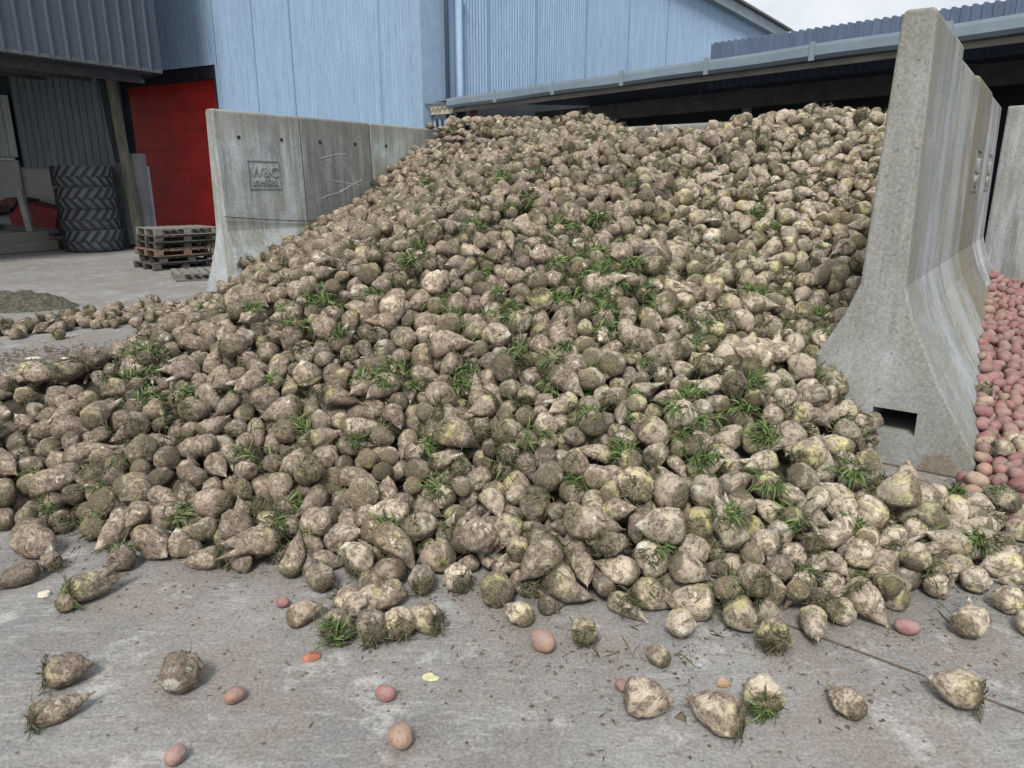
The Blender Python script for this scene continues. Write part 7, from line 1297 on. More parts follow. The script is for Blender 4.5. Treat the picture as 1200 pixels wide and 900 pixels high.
5,46,-193,719,96,5,0,24,9,29,-147,1095,181,67,68,7,1,38,-100,647,126,56,67,24,9,36,-143,1026,160,43,5,9,4,34,-52,784,161,22,65,13,9,30,-42,1003,193,66,0,47,9,46,140,913,208,42,68,11,4,36,146,411,57,62,69,33,
0,44,-537,808,6,36,71,2,0,46,-526,846,5,5,69,71,5,41,-500,788,4,68,69,44,9,44,-372,347,5,12,71,1,4,37,-380,354,4,58,69,38,2,57,-384,394,7,14,66,58,7,41,-376,444,5,41,0,70,5,36,-365,460,3,4,70,33,
8,41,-410,941,5,5,68,62,3,45,-346,328,5,5,39,2,2,46,-355,339,6,41,63,66,5,48,-361,383,5,1,0,46,8,41,-363,435,5,68,67,44,8,38,-377,726,4,49,66,52,3,42,-333,326,5,41,69,9,1,37,-346,349,5,4,37,68,
6,42,-356,358,3,4,70,18,3,42,-346,444,5,58,34,71,3,40,-355,481,4,4,68,27,6,38,-324,310,3,5,69,2,9,40,-323,332,3,41,69,63,0,40,-326,343,5,5,37,0,0,32,-335,357,9,57,65,64,3,44,-348,382,18,22,6,13,
0,59,-340,444,15,63,69,35,4,42,-299,313,5,3,68,58,8,46,-311,323,6,5,71,27,4,55,-308,335,7,5,36,69,0,38,-318,357,17,64,64,64,7,48,-328,363,20,27,13,66,9,36,-337,380,21,51,4,24,2,48,-314,474,7,50,3,14,
7,58,-327,589,7,11,67,63,5,54,-338,630,11,67,2,71,5,42,-288,308,4,68,70,50,6,39,-287,322,3,68,70,44,6,42,-288,332,6,9,2,25,9,30,-287,355,17,1,31,11,1,48,-298,355,23,48,0,65,2,40,-292,364,26,69,0,44,
9,48,-297,450,25,3,27,57,2,48,-308,465,13,61,1,21,9,41,-304,487,5,12,70,9,0,53,-317,631,16,4,41,68,7,55,-347,812,27,37,4,70,5,36,-276,303,3,68,69,26,8,45,-266,327,5,67,68,49,3,41,-281,346,16,55,1,21,
8,41,-297,472,13,68,65,45,3,35,-284,491,14,48,70,49,2,57,-295,624,24,69,5,6,4,56,-253,317,6,57,69,31,9,44,-266,346,9,19,70,41,5,46,-267,484,27,64,6,27,2,53,-290,596,29,2,71,11,8,58,-277,598,33,69,39,15,
7,36,-261,459,37,32,58,6,7,59,-273,824,62,63,7,53,2,34,-235,362,20,30,4,13,9,44,-211,349,16,63,4,69,6,35,-226,450,55,57,63,63,2,45,-238,587,53,64,35,0,4,42,-242,598,52,46,71,71,9,54,-240,730,63,46,69,25,
6,55,-220,483,56,2,45,21,2,58,-254,529,46,42,8,12,6,55,-243,557,50,17,4,67,8,39,-219,575,60,62,62,70,5,44,-226,619,61,4,64,22,9,45,-229,711,68,22,71,7,3,56,-223,763,78,8,40,60,5,41,-183,331,12,50,9,10,
0,39,-215,610,66,18,67,2,7,53,-196,637,80,27,70,63,6,44,-207,649,77,61,9,0,8,38,-199,666,77,0,44,53,5,46,-200,732,85,44,69,22,6,54,-186,603,82,63,1,33,8,53,-182,710,92,23,62,65,5,39,-145,548,95,29,62,58,
8,36,-119,405,59,11,6,50,0,37,-92,299,4,41,67,4,0,44,-93,587,119,40,63,3,8,44,-104,907,147,6,69,23,3,45,-103,931,150,7,36,61,3,54,-110,947,150,2,32,15,1,37,-73,321,18,62,37,67,6,48,-89,857,145,5,65,18,
3,41,-66,571,129,69,2,50,8,41,-69,592,129,21,70,22,6,56,-73,829,150,53,0,29,9,36,-30,371,48,22,68,19,4,30,-12,411,68,25,69,23,0,47,-47,640,140,16,63,69,2,36,8,262,4,4,68,9,0,30,21,389,58,63,39,3,
3,37,44,577,135,61,1,3,8,32,32,837,198,55,67,57,1,47,62,247,5,11,71,71,4,39,67,662,160,55,4,71,0,30,73,254,3,5,69,46,7,34,85,289,29,53,65,64,6,33,111,393,59,67,66,43,2,41,149,369,45,25,3,51,
2,35,144,378,46,67,70,8,4,30,122,461,72,30,1,3,0,56,122,602,124,52,3,66,9,30,118,713,174,64,6,65,2,36,156,306,24,2,9,4,3,45,142,406,49,6,46,0,1,36,134,436,58,67,5,63,8,34,175,358,30,59,47,13,
7,48,155,404,44,10,33,11,6,46,148,418,50,20,5,56,7,45,163,461,59,71,61,20,0,34,203,293,4,43,69,10,3,39,209,308,4,14,0,59,5,39,291,366,15,10,47,9,8,44,301,361,15,20,69,60,4,36,330,402,21,62,68,30,
8,58,285,567,103,12,1,48,1,47,310,566,107,62,9,40,2,48,318,576,112,62,67,38,6,43,320,683,158,47,0,58,4,57,337,659,149,61,1,54,6,41,347,622,136,59,40,69,4,59,335,640,142,20,71,60,8,44,350,666,157,26,1,10,
4,45,347,686,163,64,67,68,7,41,366,699,173,16,4,11,5,56,368,711,179,17,40,70,5,58,371,647,157,57,11,10,5,56,386,766,201,6,45,62,6,59,417,719,187,59,1,67,5,58,415,754,199,70,65,37,8,58,418,799,219,61,64,1,
0,44,-376,367,5,59,71,65,8,39,-395,387,4,4,41,0,3,54,-383,409,5,14,70,31,0,39,-377,428,5,5,39,13,8,37,-384,439,4,49,67,50,3,45,-395,830,4,14,70,46,9,45,-362,346,10,39,69,16,9,33,-373,355,7,53,64,49,
6,40,-356,379,15,22,42,70,7,55,-386,804,7,49,0,68,6,45,-340,337,7,23,1,2,4,44,-362,366,10,14,41,6,9,43,-344,374,14,69,31,6,8,48,-357,425,7,9,64,13,2,41,-355,438,9,46,8,55,0,47,-324,321,8,53,10,56,
6,36,-335,347,7,68,6,19,1,39,-343,358,8,2,9,35,3,42,-341,365,15,2,4,69,3,42,-344,391,22,66,40,68,6,58,-343,432,19,17,0,3,6,57,-345,486,7,67,40,57,3,55,-354,601,6,67,40,65,2,37,-348,623,4,68,5,27,
7,43,-349,635,6,41,65,59,2,40,-301,325,5,22,45,3,7,58,-314,344,20,44,8,55,9,37,-307,352,16,17,45,62,7,36,-326,354,13,53,67,9,6,42,-337,408,25,24,70,0,4,40,-328,435,22,46,70,21,6,38,-351,527,5,31,68,64,
3,47,-338,533,5,14,70,39,9,48,-337,582,8,12,26,4,3,41,-328,622,15,11,39,3,3,44,-339,689,16,65,69,38,9,53,-361,827,18,17,3,24,5,36,-275,322,4,15,0,60,0,47,-279,313,9,29,58,61,6,38,-292,343,11,17,65,4,
6,44,-286,355,26,71,66,51,6,31,-333,424,22,13,0,0,2,45,-314,459,22,5,69,37,1,46,-319,472,21,7,36,63,5,40,-304,478,7,8,6,8,2,59,-331,539,14,16,8,65,2,53,-340,547,7,61,15,10,4,55,-331,682,20,8,57,7,
4,38,-323,798,35,1,38,66,5,30,-279,344,9,30,68,70,8,31,-273,330,11,47,63,9,3,36,-279,356,20,6,0,58,1,37,-308,526,13,69,71,17,6,53,-314,579,22,70,0,31,5,43,-329,835,39,24,63,56,5,58,-250,303,5,3,69,24,
2,29,-291,458,22,8,71,35,4,39,-299,639,34,3,39,5,9,45,-308,660,30,57,31,64,8,31,-306,765,43,39,0,1,1,39,-252,466,40,41,65,11,6,44,-284,476,36,11,71,38,1,46,-268,504,31,17,69,42,4,44,-287,533,28,42,65,61,
3,55,-277,583,33,12,71,66,0,46,-295,629,36,43,69,67,4,54,-294,674,35,33,71,55,7,40,-275,880,77,3,14,53,0,36,-249,459,43,48,63,9,7,42,-267,480,38,18,4,65,0,35,-265,525,37,8,44,70,2,38,-290,544,28,35,3,11,
2,42,-275,588,43,1,68,14,8,40,-248,591,46,71,45,26,4,49,-251,630,53,70,38,1,5,44,-284,663,41,5,71,47,4,46,-272,553,38,71,33,16,5,42,-274,662,46,6,67,46,0,46,-238,693,61,70,71,71,5,42,-267,697,53,11,65,69,
1,36,-245,775,70,0,60,24,4,40,-262,787,63,66,36,1,0,48,-258,796,69,68,8,43,5,59,-257,831,76,3,4,40,8,49,-235,525,55,3,2,44,4,39,-213,584,66,62,1,9,8,31,-210,597,66,61,65,53,5,39,-255,606,53,12,0,16,
9,45,-258,658,53,23,71,62,9,36,-256,670,53,70,34,0,7,45,-266,764,66,18,4,61,4,42,-246,795,76,32,2,11,6,29,-185,310,2,4,70,65,7,41,-215,541,59,10,67,65,2,44,-204,580,70,11,61,20,1,44,-203,602,72,25,63,70,
1,45,-223,630,66,63,68,29,9,54,-231,662,67,1,49,46,8,56,-211,745,85,20,6,65,3,37,-215,536,67,62,38,6,6,43,-179,548,78,3,65,63,0,55,-208,608,78,1,28,66,2,40,-244,700,66,67,9,34,2,55,-180,722,95,8,11,34,
5,37,-210,763,88,23,69,60,3,47,-205,819,97,52,2,44,2,35,-178,465,75,15,3,37,8,44,-189,544,79,70,6,23,6,43,-167,584,89,1,67,25,0,46,-158,601,95,10,70,21,0,48,-164,613,93,1,68,26,6,45,-177,735,97,8,1,71,
0,39,-152,511,87,7,70,47,2,35,-155,539,88,12,32,70,4,48,-147,559,94,68,33,3,9,48,-152,612,101,13,32,65,7,48,-151,626,101,8,41,5,5,55,-144,559,105,14,70,4,1,38,-124,607,116,65,1,42,5,37,-106,297,3,3,69,18,
1,42,-99,347,27,67,5,52,7,38,-97,377,44,23,60,4,3,38,-124,553,108,70,1,41,9,46,-129,722,121,6,37,5,5,37,-158,842,124,2,46,22,1,32,-107,619,122,58,69,9,1,38,-101,631,124,6,2,6,2,45,-100,804,144,3,7,46,
8,44,-58,298,10,14,2,45,2,42,-84,888,160,15,1,61,2,44,-35,404,66,17,49,59,2,31,-38,413,69,42,9,57,2,45,-20,285,6,14,70,53,7,30,-24,313,17,47,4,20,6,46,-46,755,155,68,66,26,1,34,6,422,77,55,71,53,
0,41,17,458,94,56,2,43,1,40,-22,869,184,71,45,65,9,29,18,328,29,13,3,51,9,46,56,574,130,28,67,13,5,32,43,370,53,58,46,62,2,47,56,817,198,52,68,1,5,33,87,454,84,16,1,64,8,43,73,914,219,5,38,12,
0,43,104,468,84,2,41,13,6,53,129,877,204,69,0,2,1,37,144,397,45,9,1,8,8,34,138,424,54,52,64,23,3,42,131,473,76,20,1,55,8,41,142,510,87,5,35,70,4,55,132,634,139,2,38,60,2,46,125,780,193,54,8,4,
7,48,128,791,195,51,47,6,8,37,160,388,37,6,67,54,3,42,153,604,119,67,44,71,4,30,167,284,3,25,70,45,5,35,190,377,17,56,0,59,8,40,169,411,54,33,66,64,8,37,169,487,69,65,44,5,4,45,159,809,197,2,71,31,
8,38,187,509,77,10,7,20,9,30,211,319,5,69,66,9,6,42,234,478,72,58,31,4,9,58,254,510,84,42,71,70,1,33,254,591,107,21,70,21,9,56,279,534,97,64,71,56,9,30,302,577,109,12,43,2,7,38,309,578,118,4,1,45,
3,44,317,620,134,38,68,16,6,43,329,589,125,1,66,42,0,44,322,617,141,13,70,5,8,45,352,624,146,51,1,41,7,40,359,651,151,52,67,5,6,38,349,638,151,33,69,70,2,41,374,741,195,61,50,17,9,46,390,686,180,62,64,53,
3,39,410,736,200,57,3,46,8,56,443,766,204,10,1,8,5,56,429,789,216,3,0,49,4,34,-376,402,10,65,4,4,2,39,-374,435,10,39,67,66,6,39,-389,859,11,5,70,13,6,55,-373,380,13,62,70,31,8,43,-363,401,14,66,40,63,
0,45,-389,428,5,12,38,5,1,30,-365,442,5,8,8,24,4,39,-368,451,5,58,2,32,8,45,-349,475,10,15,40,3,3,37,-344,344,11,51,2,44,4,36,-317,350,11,51,4,44,4,44,-350,361,15,1,34,64,9,29,-341,405,18,55,4,28,
3,57,-354,486,15,52,63,65,1,40,-342,679,12,69,6,9,3,45,-352,697,8,7,5,52,4,39,-360,705,9,42,70,6,5,30,-308,312,3,68,69,19,3,42,-313,311,9,13,71,58,3,41,-301,343,14,64,0,11,1,42,-330,389,26,4,5,36,
2,57,-343,417,22,69,15,60,7,37,-373,471,5,60,68,51,6,54,-327,465,16,68,41,17,3,44,-336,482,13,71,66,36,6,54,-327,490,16,39,5,1,4,33,-353,537,3,2,38,65,3,43,-324,567,10,70,68,31,9,40,-355,590,4,61,69,40,
9,40,-342,597,7,10,45,0,1,53,-360,631,7,6,5,45,8,47,-344,700,17,10,40,63,3,45,-350,750,15,7,7,64,9,34,-293,325,8,9,46,19,0,48,-294,331,15,10,3,24,8,43,-292,342,22,66,69,42,5,59,-317,485,22,15,65,23,
4,46,-329,502,12,10,61,3,8,35,-311,537,15,55,1,33,4,40,-317,545,14,6,67,34,3,42,-315,561,13,7,1,13,9,46,-319,576,11,0,38,64,5,44,-322,722,22,19,48,65,2,40,-343,774,21,7,33,66,6,34,-335,814,29,11,61,58,
6,45,-265,310,6,40,69,57,2,58,-280,325,17,16,23,60,1,38,-277,346,22,12,3,70,8,47,-297,462,29,65,36,61,7,55,-307,473,25,66,26,71,9,57,-298,531,22,50,68,45,0,35,-309,571,15,7,68,24,2,48,-313,627,25,3,10,63,
9,58,-316,680,25,58,65,62,5,37,-343,751,19,62,5,68,7,45,-284,914,79,66,70,37,4,57,-264,314,15,26,0,28,8,53,-304,490,23,36,70,67,0,36,-296,500,28,12,46,69,3,37,-302,554,22,13,8,7,4,44,-341,572,7,13,6,40,
8,41,-306,713,35,71,37,64,0,55,-313,746,28,56,66,55,3,43,-307,803,46,66,2,40,5,45,-278,892,78,14,46,71,0,40,-237,451,51,7,71,54,1,37,-274,473,41,63,71,60,8,48,-267,518,31,39,3,67,8,40,-298,545,22,10,43,69,
3,40,-295,560,25,19,64,62,3,46,-286,561,33,70,42,55,0,32,-286,590,39,69,7,20,2,44,-285,620,36,31,5,62,6,29,-296,691,37,69,65,37,7,53,-303,750,37,63,5,57,2,42,-262,469,41,13,70,66,3,42,-264,492,38,21,65,56,
0,40,-279,539,33,66,69,68,8,44,-288,551,35,33,67,66,6,29,-274,571,37,56,0,47,6,38,-275,617,41,3,71,26,5,45,-247,619,55,52,5,11,8,36,-282,627,42,5,36,68,5,43,-277,707,49,69,62,0,6,40,-272,795,65,14,2,47,
3,41,-243,876,88,70,40,19,0,55,-245,511,50,5,67,9,4,39,-260,553,45,45,69,4,6,37,-233,629,61,70,69,37,9,38,-271,679,50,44,70,3,4,32,-255,783,68,0,41,61,1,48,-242,808,77,7,66,36,1,36,-190,341,14,20,71,19,
7,38,-248,545,48,63,1,25,0,39,-241,577,49,13,71,67,4,39,-234,700,67,0,44,16,4,42,-237,734,72,27,1,65,3,58,-240,748,75,5,67,61,5,37,-223,846,93,3,69,14,6,31,-215,508,65,70,67,10,1,31,-218,591,63,4,3,4,
4,46,-226,597,65,12,32,4,5,43,-234,608,63,70,2,43,3,42,-240,618,61,69,29,21,7,43,-248,662,58,10,61,43,4,30,-237,667,63,62,4,43,1,44,-202,706,83,11,68,43,3,39,-220,757,85,71,36,14,5,32,-175,487,75,11,66,23,
1,32,-182,485,70,69,70,19,8,39,-189,634,90,2,68,12,9,55,-215,669,77,69,32,3,3,45,-222,722,81,7,3,36,9,41,-213,730,86,71,2,23,6,38,-202,755,93,6,61,61,4,33,-193,805,97,61,60,11,1,32,-147,319,9,10,37,70,
0,37,-165,424,63,63,62,17,8,31,-157,531,87,70,27,5,7,46,-198,614,83,23,3,0,5,43,-166,685,103,64,30,59,0,55,-188,1000,135,70,66,65,3,34,-150,528,89,4,70,4,3,36,-161,631,100,65,48,8,5,39,-155,746,115,53,0,42,
6,47,-178,786,108,3,0,34,8,39,-162,822,117,17,1,33,1,41,-166,857,117,69,0,9,4,55,-193,1012,131,32,63,3,0,41,-130,613,113,20,65,52,3,46,-128,686,121,16,35,3,7,41,-151,812,122,55,66,15,0,59,-148,758,119,71,2,16,
1,40,-149,873,125,71,4,39,5,44,-117,931,143,6,71,11,6,42,-122,743,129,66,70,29,2,44,-107,850,145,64,4,49,3,30,-124,881,137,0,4,38,0,44,-96,906,151,57,71,54,8,39,-54,286,6,4,64,2,0,54,-70,787,154,14,69,57,
5,54,-70,809,154,3,5,6,7,37,-34,517,117,62,63,33,1,45,-69,654,139,14,35,2,9,39,-66,724,147,16,34,70,4,38,-64,880,169,2,33,69,0,39,-17,639,154,5,39,61,0,41,-30,913,183,68,44,8,4,39,-69,941,176,62,38,8,
6,34,-1,712,169,64,5,32,7,37,8,1028,219,9,61,1,7,36,22,374,51,6,0,37,9,46,36,745,183,0,37,4,2,41,12,778,181,20,66,9,4,33,58,455,94,29,68,1,0,41,34,786,189,8,70,31,7,39,53,1072,239,47,47,3,
0,38,64,266,24,44,66,61,4,36,62,531,116,3,69,9,4,48,72,785,197,23,1,3,0,43,64,833,202,34,2,70,9,43,99,604,135,41,0,64,9,35,91,270,19,16,0,21,4,34,97,572,120,59,35,68,6,58,112,829,200,71,4,32,
8,31,132,435,68,35,3,65,1,41,136,667,158,5,63,65,2,33,176,385,41,53,4,45,6,34,141,458,64,71,68,17,2,59,134,658,151,59,2,40,2,40,157,585,115,0,41,6,5,41,140,682,161,54,5,71,9,59,168,933,206,38,71,60,
0,39,190,387,28,11,0,59,7,32,183,446,60,69,67,42,4,29,198,594,113,44,66,61,5,40,212,820,207,70,70,62,2,55,244,495,80,23,13,2,9,54,260,507,96,60,3,55,4,39,283,550,100,26,0,48,4,35,301,571,108,54,9,5,
9,37,306,571,113,17,64,45,1,42,305,601,120,0,69,46,1,42,322,580,121,66,68,44,8,53,298,579,119,51,2,47,0,56,312,585,127,2,30,61,1,58,312,600,130,13,68,8,5,53,327,607,128,36,62,66,2,43,321,627,146,65,0,38,
8,59,342,614,141,49,69,65,1,37,350,634,141,12,6,55,9,39,330,651,157,63,3,44,2,39,342,669,163,69,38,8,3,54,351,652,162,0,65,18,5,53,360,718,189,11,66,58,3,48,387,673,167,49,69,62,6,40,379,673,170,71,67,53,
3,40,372,688,179,65,41,11,9,35,372,719,186,68,41,57,7,55,385,732,196,0,63,36,6,40,379,687,180,57,70,53,4,43,400,721,191,63,41,69,2,47,398,736,196,13,69,14,2,45,390,776,212,70,64,5,1,33,413,707,189,1,0,13,
9,58,416,728,197,51,68,1,5,45,433,730,196,71,3,16,6,54,418,762,211,1,51,1,5,44,434,829,227,49,7,54,5,42,430,745,200,1,66,58,5,56,434,778,210,37,68,66,3,41,413,784,212,11,29,62,6,44,-363,390,14,63,1,38,
7,48,-357,767,18,41,0,14,6,47,-372,823,14,6,69,63,6,33,-325,338,9,65,71,43,2,46,-351,351,14,30,9,13,1,32,-333,374,19,65,5,41,2,44,-353,398,17,68,5,43,6,39,-341,464,13,63,68,7,2,42,-303,366,29,65,2,59,
8,42,-368,416,11,6,36,5,6,49,-313,356,29,45,69,2,4,49,-349,584,5,4,37,12,8,59,-335,603,15,64,37,62,9,54,-326,650,22,71,40,56,1,40,-333,730,19,12,1,68,2,55,-344,859,33,71,69,17,7,44,-308,547,18,42,9,62,
4,41,-302,633,25,66,46,8,0,56,-271,335,22,10,48,13,2,59,-290,521,25,57,1,43,0,42,-266,921,85,68,60,33,6,33,-300,516,26,26,63,57,2,33,-305,567,21,59,40,64,5,45,-290,803,52,8,5,23,3,53,-318,795,43,71,68,22,
8,40,-260,929,91,48,66,49,0,31,-245,375,28,16,65,42,8,37,-279,609,38,8,70,31,2,44,-262,816,67,67,69,36,6,31,-254,466,46,0,64,6,8,46,-283,503,36,39,66,5,8,39,-265,567,43,31,1,18,2,33,-231,514,57,47,63,10,
1,46,-244,530,54,51,68,15,9,34,-221,583,60,42,2,3,1,37,-238,680,61,5,66,45,9,38,-229,720,69,9,28,2,2,39,-239,770,76,57,2,35,5,36,-218,854,96,0,68,67,6,37,-206,504,67,1,46,8,0,56,-215,563,63,44,67,61,
6,40,-218,832,93,11,69,62,8,44,-198,748,90,12,12,23,7,41,-190,849,111,58,64,53,8,44,-192,495,74,16,1,31,0,44,-187,511,77,4,45,4,3,34,-198,979,123,13,2,70,3,37,-156,548,89,43,62,69,5,47,-154,637,106,58,2,16,
1,44,-145,662,107,3,1,47,3,42,-157,761,112,2,63,39,6,32,-163,780,111,4,66,56,9,46,-162,804,120,65,65,68,4,34,-109,650,124,61,41,5,7,39,-154,919,133,0,38,0,7,45,-142,866,132,12,67,33,2,38,-115,917,142,68,61,15,
8,41,-61,750,153,36,1,68,8,39,-62,916,172,3,63,42,1,43,-36,772,167,57,71,8,9,36,-46,831,166,6,35,14,2,37,-42,838,173,36,1,62,4,39,-30,978,196,66,33,14,1,40,-13,755,170,3,8,37,1,45,-11,826,185,39,67,3,
3,36,46,568,134,62,42,68,0,37,45,670,167,9,0,69,5,32,242,508,78,71,1,52,2,47,291,543,103,4,41,8,5,43,296,562,105,4,6,12,5,41,300,599,130,70,68,15,4,32,348,652,154,56,0,39,7,34,357,691,170,45,0,59,
0,44,366,656,166,8,9,70,9,58,352,668,170,63,66,48,1,56,367,667,170,65,67,32,1,54,374,702,184,68,3,51,6,59,386,748,205,65,5,37,8,42,378,656,165,62,71,49,3,45,401,687,181,64,1,45,6,56,401,797,220,57,68,45,
2,39,397,701,187,18,69,60,3,48,426,768,209,18,62,66,8,53,-567,678,6,3,67,29,6,55,-633,712,4,4,70,44,8,50,-544,661,5,13,41,63,4,48,-596,711,7,4,32,8,0,43,-626,705,7,20,7,10,1,48,-615,712,6,29,69,61,
2,41,-418,936,5,68,2,29,0,49,-558,685,7,47,11,11,9,55,-608,756,4,66,38,58,6,44,-572,757,5,31,68,70,6,54,-567,664,7,25,67,69,8,46,-421,957,5,14,67,67,0,51,-556,754,6,68,38,65,5,41,-548,704,6,66,33,64,
8,43,-551,716,5,11,34,64,4,52,-634,693,5,23,69,47,9,46,-610,674,3,66,38,5,3,41,-586,726,9,16,61,71,0,52,-600,658,5,5,69,37,1,44,-577,698,4,3,69,0,7,46,-617,696,5,5,67,57,6,50,-558,729,6,3,40,69,
1,54,-553,743,6,23,69,5,1,53,-562,711,10,4,3,60,9,45,-545,696,5,67,70,70,8,43,-564,745,5,26,66,9,4,48,-591,772,4,2,38,9,0,55,-641,748,6,13,69,47,9,51,-581,709,6,4,0,30,6,49,-481,828,5,58,69,25,
4,41,-623,687,4,58,69,57,4,51,-590,749,5,50,69,10,5,48,-598,733,5,13,1,36,8,40,-580,720,4,33,67,0,6,47,-401,952,6,67,40,6,8,53,-537,718,6,59,66,42,1,41,-562,699,5,30,68,55,6,48,-597,680,6,51,68,55,
9,38,-330,400,27,6,36,70,3,40,-325,415,30,19,0,60,8,45,-320,375,26,39,0,52,2,51,-320,390,33,11,0,46,1,40,-315,405,36,53,0,38,0,50,-305,380,34,3,0,69,6,48,-305,395,43,43,0,19,2,38,415,830,227,4,0,19,
8,50,425,820,224,29,0,24,
]
